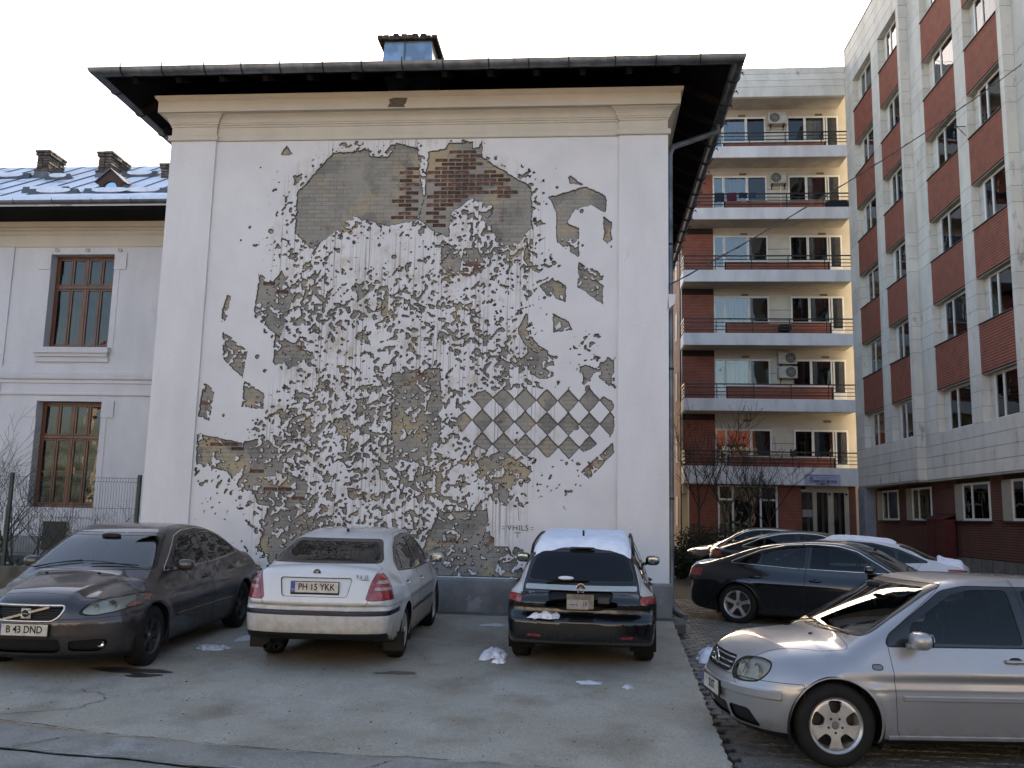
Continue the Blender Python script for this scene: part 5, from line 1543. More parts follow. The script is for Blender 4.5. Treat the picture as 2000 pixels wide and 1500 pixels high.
a_ = panel.data.attributes.new('bare', 'FLOAT', 'POINT'); a_.data.foreach_set('value', h_.ravel().astype(np.float32))
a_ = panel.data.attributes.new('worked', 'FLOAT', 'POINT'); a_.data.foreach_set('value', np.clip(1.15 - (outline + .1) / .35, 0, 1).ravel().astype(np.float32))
# real bricks showing where the mortar is gone
M_brick = mat('old_brick', (.115, .042, .030), .9, col2=(.06, .035, .028), scale=12, bump=.8, bscale=50, rnd=.45, col3=(.19, .15, .10), scale3=5, lo3=.5, hi3=.62)
cand = []
for r_i in range(int((HZ1 - HZ0) / .075)):
    z = HZ0 + .04 + r_i * .075
    for k in range(int((HX1 - HX0) / .25)):
        x = HX0 + .13 + k * .25 + (.125 if r_i % 2 else 0)
        i0, i1 = int((x - .10 - HX0) / STEP), int((x + .10 - HX0) / STEP); j0, j1 = int((z - .02 - HZ0) / STEP), int((z + .025 - HZ0) / STEP)
        if i0 < 0 or i1 >= nx or j1 >= nz_: continue
        if h_[i0:i1, j0:j1].min() < .95: continue
        w_ = 1.2 * math.exp(-((x + 2.85) ** 2 / .25 + (z - 7.35) ** 2 / .35)) + math.exp(-((x + 6.2) ** 2 / .35 + (z - 2.85) ** 2 / .15)) + .9 * math.exp(-((x + 5.2) ** 2 / .3 + (z - 2.3) ** 2 / .12)) + math.exp(-((x + .35) ** 2 / .3 + (z - 3.5) ** 2 / .15)) + .7 * math.exp(-((x + 5.8) ** 2 / .1 + (z - 3.85) ** 2 / .08)) + .7 * math.exp(-((x + 6.65) ** 2 / .05 + (z - 3.6) ** 2 / .15)) + .6 * math.exp(-((x + 1.7) ** 2 / .5 + (z - 7.9) ** 2 / .2)) + .5 * math.exp(-((x + 5.6) ** 2 / .1 + (z - 5.4) ** 2 / .2)) + .6 * math.exp(-((x + 1.3) ** 2 / .1 + (z - 2.4) ** 2 / .1))
        cand.append((-(w_ + rr_.rand() * .35), x, z))
cand.sort(); me = None
for _, x, z in cand[:290]:
    if _ > -.45: break
    if rr_.rand() < .12: continue
    if me is None:
        bb = MB(); bb.bevbox(-.118, .118, -.012, .03, -.031, .031, .006); o = bb.build('brick', M_brick, mainb, rel=False); me = o.data
    else:
        o = D.objects.new('brick', me); C.objects.link(o); o.parent = mainb
    o.location = (x - (X0 + X1) / 2, FY + .075 + rr_.uniform(-.001, .006) - FY, z - ZG + rr_.uniform(-.003, .003)); o.scale = (rr_.uniform(.9, 1), 1, rr_.uniform(.9, 1))
M_ink = mat('scratched_dark', (.03, .03, .03), .9)
bx, bz = (X0 + X1) / 2, ZG
text_obj('VHILS', .125, M_ink, mainb, (-1.17 - bx, .040, 1.66 - bz), (PI / 2, 0, 0), .003, -.001, 1.05, 'signature', 1.1)
b = MB()
for dx, dz in ((-.24, .018), (-.24, -.018), (.24, .018), (.24, -.018)): b.box(-1.17 + dx - .02, -1.17 + dx + .02, FY + .036, FY + .044, 1.66 + dz - .004, 1.66 + dz + .004)
b.box(-1.22, -1.12, FY + .036, FY + .044, 1.585, 1.592); b.box(-1.19, -1.15, FY + .036, FY + .044, 1.565, 1.571); b.box(-1.173, -1.167, FY + .036, FY + .044, 1.50, 1.55)
b.tube([(-1.16, FY + .042, 2.0), (-1.165, FY + .042, 1.9), (-1.15, FY + .042, 1.78)], .004, 5)
b.build('signature_marks', M_ink, mainb)

# --- roof: hipped, rafters, boards, gutters
OV = 1.05; EZ = 9.29; PT = .50
ex0, ex1, ey0, ey1 = X0 - .89, X1 + .99, FY - .87, BY + OV
hw = (ex1 - ex0) / 2; rz_ = EZ + hw * PT; rx = (ex0 + ex1) / 2
def roof_pts(dz, inset=0):
    return [(ex0 + inset, ey0 + inset, EZ + dz), (ex1 - inset, ey0 + inset, EZ + dz), (ex1 - inset, ey1, EZ + dz), (ex0 + inset, ey1, EZ + dz), (rx, ey0 + hw, rz_ + dz), (rx, ey1, rz_ + dz)]
b = MB()
T_ = roof_pts(.06); Bt = roof_pts(.0)
b.add(T_ + Bt, [(0, 1, 4), (1, 2, 5, 4), (3, 0, 4, 5), (2, 3, 5), (6, 10, 7), (7, 10, 11, 8), (9, 11, 10, 6), (8, 11, 9), (0, 6, 7, 1), (1, 7, 8, 2), (2, 8, 9, 3), (3, 9, 6, 0)])
roof = b.build('roof', M_tin, mainb)
b = MB(); U = roof_pts(-.012, .03)
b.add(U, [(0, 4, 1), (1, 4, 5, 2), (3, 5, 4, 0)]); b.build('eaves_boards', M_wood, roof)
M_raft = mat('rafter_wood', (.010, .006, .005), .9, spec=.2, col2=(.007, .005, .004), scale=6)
k = 0
for x in np.arange(ex0 + .55, ex1 - .3, .78):      # front rafters
    d0 = .06; d1 = min(1.25, x - ex0, ex1 - x)
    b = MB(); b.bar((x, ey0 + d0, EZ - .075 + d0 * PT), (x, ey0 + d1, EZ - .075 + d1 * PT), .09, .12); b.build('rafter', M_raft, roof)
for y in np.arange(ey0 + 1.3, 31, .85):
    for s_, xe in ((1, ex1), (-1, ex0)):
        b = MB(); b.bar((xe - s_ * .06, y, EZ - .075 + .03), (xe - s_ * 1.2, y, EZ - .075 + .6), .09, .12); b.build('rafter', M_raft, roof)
def gutter_prof(r=.112, n=9): return [(-.0 + r - r * math.cos(t) + .0, -r * math.sin(t)) for t in np.linspace(0, PI, n)]
gp = [(d - .03, EZ + .075 + z) for d, z in gutter_prof()] + [(d - .03, EZ + .075 + z) for d, z in gutter_prof(.106)[::-1]]
b = MB(); sweep(b, [(ex0, ey1), (ex0, ey0), (ex1, ey0), (ex1, ey1)], gp)
gut = b.build('gutter', M_zinc, mainb); autosmooth(gut, 35)
def hook(p, nrm):
    b = MB(); pts = []
    for t in np.linspace(-.3, PI * 1.03, 12): 
        q = Vector((p[0], p[1], 0)) + Vector((nrm[0], nrm[1], 0)) * (.082 - .120 * math.cos(t)); pts.append((q.x, q.y, EZ + .075 - .120 * math.sin(t)))
    pts.append((pts[-1][0] + nrm[0] * .004, pts[-1][1] + nrm[1] * .004, EZ + .11 + RS.uniform(0, .03)))
    b.tube(pts, .011, 5); return b.build('gutter_hook', M_hook, gut)
for x in np.arange(ex0 + .45, ex1 - .2, .70): hook((x + RS.uniform(-.05, .05), ey0), (0, -1))
for y in np.arange(ey0 + .6, 31, .9): hook((ex1, y), (1, 0)); hook((ex0, y), (-1, 0))
for x in (-6.9, -4.9, -2.6, -1.3, .6):
    b = MB(); b.lathe([(.115, -.012), (.118, -.006), (.118, .006), (.115, .012)], (x, ey0 - .082, EZ + .075), 'x', 12, arc=(PI, 2 * PI)); b.build('gutter_joint', M_zinc, gut)
# wire clips sticking out of the right-hand gutter
for y in np.arange(14.6, 29, .62):
    b = MB(); z = EZ + .05; x = ex1 + .12; u = RS.uniform(-.03, .05)
    b.tube([(x, y, z - .06), (x + .06, y + .02, z + .02 + u), (x + .12, y, z + .04 + u), (x + .15, y + .02, z + .0 + u)], .008, 4); b.sell((x + .12, y, z + .04 + u), (.02, .02, .02), 2, 6, 4)
    b.build('wire_clip', M_hook, gut)
# downpipe from the right gutter to the wall and down
dp = MB(); dp.tube([(ex1 + .05, 16.3, EZ), (ex1 + .05, 16.3, EZ - .16), (ex1 - .03, 16.2, EZ - .24), (X1 + .12, 15.35, 8.42), (X1 + .06, 15.28, 8.25), (X1 + .06, 15.28, 1.0), (X1 + .06, 15.28, .5), (X1 + .12, 15.2, .36), (X1 + .26, 15.0, .30)], .052, 10)
o = dp.build('downpipe', M_zinc, mainb); autosmooth(o, 40)
b = MB(); b.box(X1, X1 + .10, FY + .25, FY + .27, 5.5, 5.53); b.prism([(X1 - .02, 5.35), (X1 + .10, 5.45), (X1 + .12, 5.62), (X1 + .0, 5.62)], 'y', FY + .0, FY + .35); b.build('string_course_stub', M_wall, mainb)
for z in (2.2, 4.4, 6.6):
    b = MB(); b.lathe([(.056, -.02), (.060, -.015), (.060, .015), (.056, .02)], (X1 + .06, 15.28, z), 'z', 12); b.build('pipe_clamp', M_hook, mainb)
b = MB(); b.box(X1 + .001, X1 + .012, FY - .02, FY + .04, 5.70, 5.82); b.build('cable_plate', M_hook, mainb)
# snow creeping over the gutter
for i, (x, w_) in enumerate([(-7.6, .5), (-6.5, .6), (-5.2, .8), (-3.9, .5), (-2.2, .4), (-1.2, .3)]):
    b = MB(); b.sell((x, ey0 + .10, EZ + .125), (w_, .10, .045), 2.2, 16, 6); b.build('snow_lip', M_snow, roof, True)
# tin-clad chimney
ch = MB(); ch.prism([(-4.36, 10.8), (-3.28, 10.8), (-3.32, 11.50), (-4.30, 11.50)], 'y', 17.0, 17.9)
cho = ch.build('chimney', mat('chimney_tin', (.20, .29, .40), .38, .6, col2=(.13, .18, .25), scale=2.2, lo=.45, hi=.6), mainb)
b = MB(); b.bar((-3.88, 16.985, 10.9), (-3.88, 16.985, 11.50), .03, .015); b.build('tin_seam', M_tin, cho)
rr3 = np.random.RandomState(5)
for i, x in enumerate(np.arange(-4.44, -3.2, .125)):
    b = MB(); b.bevbox(x, x + .118, 16.9 + rr3.uniform(-.02, .02), 18.0, 11.50, 11.58 + rr3.uniform(-.01, .02), .01); b.build('brick', mat('sooty_brick', (.03, .022, .02), .95, col2=(.07, .05, .04), scale=8, bump=.6, rnd=.3), cho)
for x in (-4.12, -3.95, -3.72, -3.55):
    b = MB(); b.bevbox(x, x + .12, 16.92, 17.15, 11.58, 11.62 + rr3.uniform(0, .04), .01); b.build('brick', mat('sooty_brick', (0, 0, 0)), cho)
# ------------------------------------------------------------------ left wing with brown windows
WY = 20.0
wing = thing('house', 'two-storey grey wing with brown timber windows and snowy tin roof, left of the chipped wall', 'building', (-14, WY, .3))
M_wwall = mat('grey_blue_render', (.57, .57, .595), .85, grain=(40, .05), col2=(.49, .49, .51), scale=.8, lo=.4, hi=.7, bump=.12, bscale=60, col3=(.36, .35, .34), scale3=1.5, lo3=.62, hi3=.8, stretch=(1.5, 1, .6))
M_brown = mat('brown_window_wood', (.135, .048, .016), .45, col2=(.08, .030, .011), scale=7, stretch=(1, 1, .3), coat=.25)
M_pane = glass('window_pane', (.50, .50, .48), wavy=.35)
M_pane2 = glass('window_pane_flat', (.34, .37, .38), wavy=.10)
M_curt = mat('curtain_cloth', (.34, .31, .25), .9, col2=(.10, .095, .08), scale=1.2, lo=.42, hi=.58, stretch=(9, 9, .3))
M_curt2 = mat('curtain_grey', (.16, .165, .165), .9, col2=(.055, .055, .055), scale=1.0, lo=.42, hi=.60, stretch=(11, 11, .2))
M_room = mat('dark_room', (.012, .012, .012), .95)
M_whbar = mat('white_bars', (.40, .40, .40), .5)
WX0, WX1 = -30.0, -7.60
OX0, OX1 = -13.02, -11.42
wins = [(5.58, 7.88), (1.82, 4.30)]
b = MB(); b.box(WX0, OX0, WY, WY + .35, .0, 8.9); b.box(OX1, WX1, WY, WY + .35, .0, 8.9)
b.box(OX0, OX1, WY, WY + .35, 7.88, 8.9); b.box(OX0, OX1, WY, WY + .35, 4.30, 5.58); b.box(OX0, OX1, WY, WY + .35, .0, 1.82)
b.box(WX0, WX1, WY + .9, WY + 9, 0, 8.9)
b.build('wall', M_wwall, wing)
b = MB(); sweep(b, [(WX0, WY), (WX1, WY)], [(-.01, 8.05), (.02, 8.06), (.03, 8.08), (.03, 8.11), (.006, 8.12), (.006, 8.34), (.02, 8.36), (.05, 8.39), (.06, 8.44), (.12, 8.47), (.12, 8.50), (.20, 8.52), (.20, 8.78), (.23, 8.82), (-.01, 8.84)])
autosmooth(b.build('cornice', M_warmlit, wing), 30)
b = MB(); sweep(b, [(WX0, WY), (WX1, WY)], [(-.01, 4.72), (.03, 4.73), (.03, 4.80), (.07, 4.83), (.09, 4.90), (.09, 4.94), (.03, 4.97), (.03, 5.13), (-.01, 5.14)])
autosmooth(b.build('string_course', M_wwall, wing), 30)
b = MB(); sweep(b, [(WX0, WY), (WX1, WY)], [(-.01, 4.43), (.03, 4.44), (.04, 4.46), (.04, 4.50), (-.01, 4.51)]); b.build('string_course', M_wwall, wing)
b = MB(); b.box(WX0, -13.98, WY - .035, WY + .02, 1.2, 8.05); b.build('pilaster', M_wwall, wing)
b = MB(); b.box(WX0, WX1, WY - .06, WY + .02, .0, 1.16); b.build('plinth', M_plinth, wing)
b = MB(); b.box(-12.55, -12.0, WY - .075, WY - .05, .85, 1.5); 
b.build('bare_patch', mat('patch_dark_mortar', (.055, .052, .045), .95, bump=.8, bscale=40), wing)
for wi, (z0, z1) in enumerate(wins):
    for s_ in (0, 1):
        xe = OX0 if s_ == 0 else OX1; b = MB()
        b.box(*( (xe - .30, xe + .0) if s_ == 0 else (xe, xe + .30)), WY - .03, WY, z1 - .38, z1 + .02); b.build('lintel_block', M_wwall, wing)
    b = MB(); b.box(OX1 + .0, OX1 + .14, WY - .012, WY, z0, z1 - .38); b.build('window_surround', M_wwall, wing); b = MB(); b.box(OX0 - .14, OX0, WY - .012, WY, z0, z1 - .38); b.build('window_surround', M_wwall, wing)
    if wi == 0:
        b = MB(); b.box(OX0 - .16, OX1 + .08, WY - .14, WY, z0 - .14, z0 - .0); b.box(OX0 - .12, OX1 + .05, WY - .10, WY, z0 - .22, z0 - .14); b.box(OX0 - .14, OX1 + .06, WY - .05, WY, z0 - .34, z0 - .22)
        b.build('window_sill', M_wwall, wing)
        for xx in (OX0 + .12, (OX0 + OX1) / 2 + .1, OX1 + .12):
            b = MB(); b.lathe([(.045, -.02), (.045, .0), (.02, .012), (0, .012)], (xx, WY - .02, z1 + .10), 'y', 12); b.build('wall_boss', M_warmlit, wing)
    else:
        b = MB(); b.box(OX0 - .02, OX1 + .02, WY - .03, WY, z0 - .22, z0 - .16); b.build('window_sill', M_wwall, wing)
    w = thing('window', None, None, (0, 0, 0)); w.parent = wing; w.location = (OX0 + 14, .22, z0 - .3)
    W_, H_ = OX1 - OX0, z1 - z0
    tz = H_ * .665
    fr = MB(); e = .055
    fr.bevbox(0, e, 0, .10, 0, H_, .008); fr.bevbox(W_ - e, W_, 0, .10, 0, H_, .008); fr.bevbox(e, W_ - e, 0, .10, 0, e + .02, .008); fr.bevbox(e, W_ - e, 0, .10, H_ - e, H_, .008)
    fr.bevbox(e, W_ - e, -.025, .10, tz - .04, tz + .04, .01); fr.bevbox(W_ / 2 - .035, W_ / 2 + .035, -.015, .10, e, H_ - e, .01)
    fr.build('frame', M_brown, w, rel=False)
    cw = (W_ - 2 * e) / 4
    for ci in range(4):
        for (a, c_) in ((e + .02, tz - .04), (tz + .04, H_ - e)):
            x0 = e + cw * ci + .004 + (.03 if ci == 2 else 0); x1 = e + cw * (ci + 1) - .004 - (.03 if ci == 1 else 0)
            s = MB(); q = .045
            s.bevbox(x0, x0 + q, -.005, .055, a, c_, .006); s.bevbox(x1 - q, x1, -.005, .055, a, c_, .006); s.bevbox(x0 + q, x1 - q, -.005, .055, a, a + q, .006); s.bevbox(x0 + q, x1 - q, -.005, .055, c_ - q, c_, .006)
            if a < tz - .1 and wi == 1: s.box(x0 + q, x1 - q, .01, .035, (a + c_) / 2 - .012, (a + c_) / 2 + .012)
            so = s.build('sash', M_brown, w, rel=False)
            p = MB(); p.box(x0 + q, x1 - q, .022, .026, a + q, c_ - q); po = p.build('pane', M_pane, so, rel=False)
            po.rotation_euler = (0, 0, 0)
    b = MB(); n = 60
    for half in (0, 1):
        xa, xb = (.05, W_ - .05)
        V = []; 
        for i in range(n + 1):
            x = xa + (xb - xa) * i / n
            gap = wi == 0
            yy = .30 + .03 * math.sin(i * 1.9) + .015 * math.sin(i * .7)
            V += [(x, yy, .05), (x, yy, H_ - .05)]
        break
    keep = [i for i in range(n) if not (wi == 0 and (i % 15) in (6, 7, 8)) and not (wi == 1 and (i % 15) in (5, 6, 7, 8))]
    b.add(V, [(2 * i, 2 * i + 2, 2 * i + 3, 2 * i + 1) for i in keep]); b.build('curtain', M_curt, w, True, rel=False)
    if wi == 1:
        g = MB()
        for x in np.linspace(.12, W_ - .12, 9): g.bar((x, .17, .06), (x, .17, tz - .02), .012, .012)
        for z in (.1, tz * .36, tz * .72): g.bar((.05, .17, z), (W_ - .05, .17, z), .012, .012)
        g.build('window_bars', M_whbar, w, rel=False)
    b = MB(); b.box(-.3, W_ + .3, .65, .67, -.3, H_ + .3); b.build('room_back', M_room, w, rel=False)
# roof of the wing
RE, RM = 8.80, .577
b = MB(); ry = 24.4; rzz = RE + RM * (ry - 19.0)
b.add([(WX0, 19.0, RE), (WX1 + .3, 19.0, RE), (WX1 + .3, ry, rzz), (WX0, ry, rzz), (WX0, 30, RE), (WX1 + .3, 30, RE), (WX0, 19.0, RE - .06), (WX1 + .3, 19.0, RE - .06), (WX1 + .3, 30, RE - .06), (WX0, 30, RE - .06)],
      [(0, 1, 2, 3), (3, 2, 5, 4), (0, 6, 7, 1), (6, 9, 8, 7), (0, 3, 4, 9, 6), (1, 7, 8, 5, 2)])
wroof = b.build('roof', M_roofsnow, wing)
zr = lambda y: RE + RM * (y - 19.0)
for k, x in enumerate(np.arange(-21.9, WX1, .62)):
    b = MB(); b.bar((x, 19.02, zr(19.02) + .012), (x, ry - .02, zr(ry) + .006), .016, .03); b.build('standing_seam', M_tin, wroof)
for (x, y, w_) in [(-17.4, 20.9, 1.2), (-14.56, 22.2, .7), (-13.6, 20.3, 1.2), (-13.2, 20.0, 1.25), (-11.75, 20.0, 1.3), (-10.9, 20.0, 1.2), (-9.9, 20.7, 1.2), (-12.4, 22.5, 1.0), (-10.3, 22.6, 1.1), (-16.2, 22.4, 1.4), (-15.4, 20.2, 1.1), (-16.6, 20.05, 1.1)]:
    b = MB(); b.prism([(y, zr(y)), (y + .05, zr(y) + .19), (y + .07, zr(y) + .19), (y + .22, zr(y) + .125)], 'x', x - w_ / 2, x + w_ / 2); b.build('snow_guard', M_tin, wroof)
    b = MB(); b.sell((x, y + .15, zr(y + .15) + .04), (w_ * .48, .14, .10), 3, 16, 6); b.build('snow_heap', M_snow, wroof, True)
sn = MB(); n = 240; nzv = fbm(n, 3, 20, 61, 4)[:, 1]
V = []
for i in range(n):
    x = WX0 + 6 + (WX1 + .25 - WX0 - 6) * i / (n - 1); d = .55 + .75 * nzv[i]
    V += [(x, 19.0, RE + .03), (x, 19.02, RE + .03 + .09 + .05 * nzv[i]), (x, 19.0 + d * .7, zr(19 + d * .7) + .09), (x, 19.0 + d, zr(19 + d) + .004)]
sn.add(V, [(4 * i + j, 4 * i + 4 + j, 4 * i + 5 + j, 4 * i + 1 + j) for i in range(n - 1) for j in range(3)]); sn.build('eaves_snow', M_snow, wroof, True)
b = MB(); sweep(b, [(WX0, 19.0), (WX1 + .3, 19.0)], [(d - .03, RE + .05 + z) for d, z in gutter_prof(.075)]); g2 = b.build('gutter', M_zinc, wing, True)
for x in np.arange(-16.2, -8.3, .95):
    b = MB(); b.tube([(x, 18.97 - .083 + .083 * math.cos(t) + .0, RE + .05 - .083 * math.sin(t)) for t in np.linspace(0, PI, 9)], .009, 4); b.build('gutter_hook', M_hook, g2)
b = MB(); b.box(WX0, WX1 + .3, 18.995, WY - .002, RE - .16, RE - .065); b.build('eaves_boards', M_wood, wing)
M_cbrick = mat('weathered_brick', (.085, .062, .048), .95, col2=(.14, .125, .105), scale=7, lo=.45, hi=.6, bump=.9, bscale=30, rnd=.35)
me_cb = None
def wing_chimney(x, y, w_, d_, zt, full=True):
    global me_cb
    rr = np.random.RandomState(int(abs(x * 10)))
    b = MB(); zb_ = zr(y) - .3
    b.prism([(x - w_ / 2 - .05, zb_), (x + w_ / 2 + .05, zb_), (x + w_ / 2 + .02, zt - .60), (x - w_ / 2 - .02, zt - .60)], 'y', y - d_ / 2 - .03, y + d_ / 2 + .03)
    c = b.build('chimney', M_tin, wroof)
    b = MB(); b.box(x - w_ / 2 + .05, x + w_ / 2 - .05, y - d_ / 2 + .05, y + d_ / 2 - .05, zt - .62, zt); b.build('chimney_core', M_cbrick, c)
    z = zt - .60; k = 0
    while z < zt + .02:
        o_ = .05 if (k in (0, 7)) else (.035 if k == 6 else 0)
        nxk = max(1, round((w_ + 2 * o_) / .24)); nyk = max(1, round((d_ + 2 * o_) / .24))
        for i in range(nxk):
            xx = x - w_ / 2 - o_ + (w_ + 2 * o_) * (i + .5) / nxk
            bb = MB(); bb.bevbox(xx - (w_ + 2 * o_) / nxk / 2 + .006, xx + (w_ + 2 * o_) / nxk / 2 - .006, y - d_ / 2 - o_ + rr.uniform(-.012, .012), y - d_ / 2 + .1, z + .005, z + .072, .01); bb.build('brick', M_cbrick, c)
        for i in range(nyk):
            yy = y - d_ / 2 - o_ + (d_ + 2 * o_) * (i + .5) / nyk
            bb = MB(); bb.bevbox(x + w_ / 2 - .1, x + w_ / 2 + o_ + rr.uniform(-.012, .012), yy - (d_ + 2 * o_) / nyk / 2 + .006, yy + (d_ + 2 * o_) / nyk / 2 - .006, z + .005, z + .072, .01); bb.build('brick', M_cbrick, c)
        z += .078; k += 1
    b = MB(); b.box(x - w_ / 2 + .04, x + w_ / 2 - .04, y - d_ / 2 + .04, y + d_ / 2 - .04, zt, zt + .05); b.build('chimney_cap', M_cbrick, c)
wing_chimney(-15.22, 22.9, .36, .75, 11.62)
wing_chimney(-13.42, 23.0, .38, .95, 11.56)
wing_chimney(-11.50, 22.6, .34, .6, 11.10)
# dormer
dm = thing('dormer', None, None, (0, 0, 0)); dm.parent = wroof; dm.location = (0, 0, 0)
dx_, dy_ = -12.05, 20.55; dz_ = 9.72
b = MB(); arc = [(dx_ + .19 * math.cos(t), dz_ + .02 + .20 * math.sin(t)) for t in np.linspace(PI, 0, 13)]
outer = [(dx_ - .36, dz_ + .20), (dx_ - .27, dz_ + .04), (dx_ - .27, dz_ - .02), (dx_ + .27, dz_ - .02), (dx_ + .27, dz_ + .04), (dx_ + .36, dz_ + .20), (dx_, dz_ + .53)]
ring = [(dx_ - .27, dz_ - .02)] + [(dx_ - .28, dz_ + .10), (dx_ - .36, dz_ + .20), (dx_ - .18, dz_ + .37), (dx_, dz_ + .53), (dx_ + .18, dz_ + .37), (dx_ + .36, dz_ + .20), (dx_ + .28, dz_ + .10), (dx_ + .27, dz_ - .02)]
ri = [(dx_ + .19 * math.cos(t), dz_ + .02 + .20 * math.sin(t)) for t in np.linspace(PI, 0, 9)]
n0 = len(b.V)
for y in (dy_, dy_ + .04):
    for p in ring: b.V.append((p[0], y, p[1]))
    for p in ri: b.V.append((p[0], y, p[1]))
for i in range(8):
    b.F.append((i, 9 + i, 10 + i, i + 1)); b.F.append((18 + i, 19 + i, 28 + i, 27 + i)); b.F.append((i, i + 1, 19 + i, 18 + i)); b.F.append((9 + i, 27 + i, 28 + i, 10 + i)); b.M += [0] * 4
b.F.append((0, 18, 27, 9)); b.F.append((8, 17, 35, 26)); b.F.append((0, 8, 26, 18)); b.M += [0] * 3
b.bar((dx_ - .28, dy_ - .02, dz_ - .02), (dx_ + .28, dy_ - .02, dz_ - .02), .06, .04)
b.build('dormer_front', mat('dormer_wood', (.045, .022, .015), .7), dm)
b = MB(); b.prism(arc, 'y', dy_ + .045, dy_ + .06); b.build('dormer_glass', mat('dormer_pane', (.30, .42, .52), .1, .8), dm)
b = MB(); ap = (dx_, dz_ + .545)
for s_ in (1, -1):
    b.add([(dx_, dy_ - .05, dz_ + .56), (dx_ + s_ * .40, dy_ - .05, dz_ + .19), (dx_ + s_ * .40, dy_ + .1, dz_ + .19), (dx_, dy_ + 1.1, dz_ + .56), (dx_, dy_ - .05, dz_ + .53), (dx_ + s_ * .40, dy_ - .05, dz_ + .16)], [(0, 1, 2, 3), (0, 4, 5, 1)])
    b.add([(dx_ + s_ * .27, dy_, dz_ - .02), (dx_ + s_ * .27, dy_, dz_ + .24), (dx_ + s_ * .27, dy_ + .6, dz_ + .24)], [(0, 1, 2)])
b.build('dormer_roof', M_tin, dm)

# ------------------------------------------------------------------ front garden: soil bank, kerb, mesh fence, bare shrubs
V = []; F = []; gn = 40; gm = 24; nb = fbm(gn, gm, 8, 71, 4)
for i in range(gn):
    for j in range(gm):
        V.append((-24 + 16.2 * i / (gn - 1), 15.24 + (20 - 15.24) * j / (gm - 1), .66 + .05 * (j / gm) + (nb[i, j] - .5) * .12 * min(1, j / 2)))
for i in range(gn - 1):
    for j in range(gm - 1): F.append((i * gm + j, (i + 1) * gm + j, (i + 1) * gm + j + 1, i * gm + j + 1))
tag(raw('garden_bed', V, np.array(F), M_soil, None, smooth=True), kind='structure')
kerb = MB(); kerb.bevbox(-24, X0 - .05, 15.02, 15.24, .05, .80, .02)
tag(kerb.build('kerb_wall', mat('mossy_kerb', (.10, .095, .075), .9, col2=(.055, .05, .035), scale=3, bump=.5, bscale=20)), 'low stained concrete kerb wall under the green mesh fence', 'wall')
fence = thing('mesh_fence', 'dark green welded mesh fence on the kerb, left of the chipped wall', 'fence', (-12, 15.13, .8))
M_post = mat('fence_green', (.012, .028, .022), .5); M_wire = mat('fence_wire', (.028, .045, .040), .5, .2)
posts = [-7.83, -10.18, -12.55, -14.92]
for x in posts:
    b = MB(); b.bevbox(x - .03, x + .03, 15.10, 15.16, .78, 2.42, .006); b.build('post', M_post, fence)
wm = None
for x in np.arange(-14.85, -7.86, .0505):
    if min(abs(x - p) for p in posts) < .03: continue
    if wm is None:
        b = MB(); b.tube([(0, 0, 0), (0, 0, .42), (0, -.035, .455), (0, 0, .49), (0, 0, 1.33), (0, -.035, 1.365), (0, 0, 1.40), (0, 0, 1.49)], .0028, 4, cap=False)
        o = b.build('wire', M_wire, fence, rel=False); wm = o.data
    else:
        o = D.objects.new('wire', wm); C.objects.link(o); o.parent = fence
    o.location = (x + 12, 0, .08)
for z in (.15, .47, .565, .95, 1.41, 1.475):
    b = MB(); b.tube([(-14.9, 15.126, .8 + .08 + z), (-7.86, 15.126, .8 + .08 + z)], .0032, 4); b.build('rail_wire', M_wire, fence)
b = MB(); b.bevbox(-10.235, -10.205, 15.07, 15.10, 1.32, 1.83, .004); b.build('white_tag', M_whbar, fence)

M_bark = mat('dark_twigs', (.030, .023, .018), .9, col2=(.055, .045, .035), scale=9, bump=.3)
def grow(bld, p, d, L, r, depth, rr, spread=.6, up=.15, seg=4, mn=.0022, kids=(2, 4)):
    pts = [Vector(p)]; d = Vector(d).normalized(); radii = [r]
    for i in range(seg):
        d = (d + Vector((rr.uniform(-1, 1), rr.uniform(-1, 1), rr.uniform(-1, 1))) * .17 + Vector((0, 0, up * .3))).normalized()
        pts.append(pts[-1] + d * L / seg); radii.append(max(mn, r * (1 - .55 * (i + 1) / seg)))
    bld.tube(pts, radii, 4 if r < .015 else 6, cap=False)
    if depth <= 0: return
    for k in range(rr.randint(*kids) + 1):
        i = rr.randint(1, seg + 1); a = rr.uniform(0, 2 * PI)
        side = Vector((math.cos(a), math.sin(a), rr.uniform(-.1, .5)))
        nd = (d * (1 - spread) + side * spread + Vector((0, 0, up))).normalized()
        grow(bld, pts[i], nd, L * rr.uniform(.5, .78), radii[i] * .68, depth - 1, rr, spread, up, seg, mn, kids)
shrubs = [(-10.45, 16.0, 2.6, 'leafless shrub with the most stems, behind the left fence post', 11), (-9.7, 15.9, 1.7, 'small leafless shrub behind the fence under the patched wall', 12), (-9.25, 16.1, 1.5, 'lowest leafless shrub, nearest the chipped wall', 13), (-11.3, 16.3, 3.1, 'tall leafless shrub at the left edge of the garden', 14)]
for x, y, h, lb, sd_ in shrubs:
    rr = np.random.RandomState(sd_); t_ = thing('bare_shrub', lb, 'shrub', (x, y, .66), 0, 'bare shrubs in the garden')
    for k in range(6 if h > 2 else 4):
        b = MB(); a = rr.uniform(0, 2 * PI)
        grow(b, (x + .1 * math.cos(a), y + .1 * math.sin(a), .62), (math.cos(a) * .55, math.sin(a) * .4, 1), h * rr.uniform(.42, .62), .016, 3, rr, .55, .12, kids=(2, 4))
        b.build('stem', M_bark, t_)
lv = MB(); rr = np.random.RandomState(9)
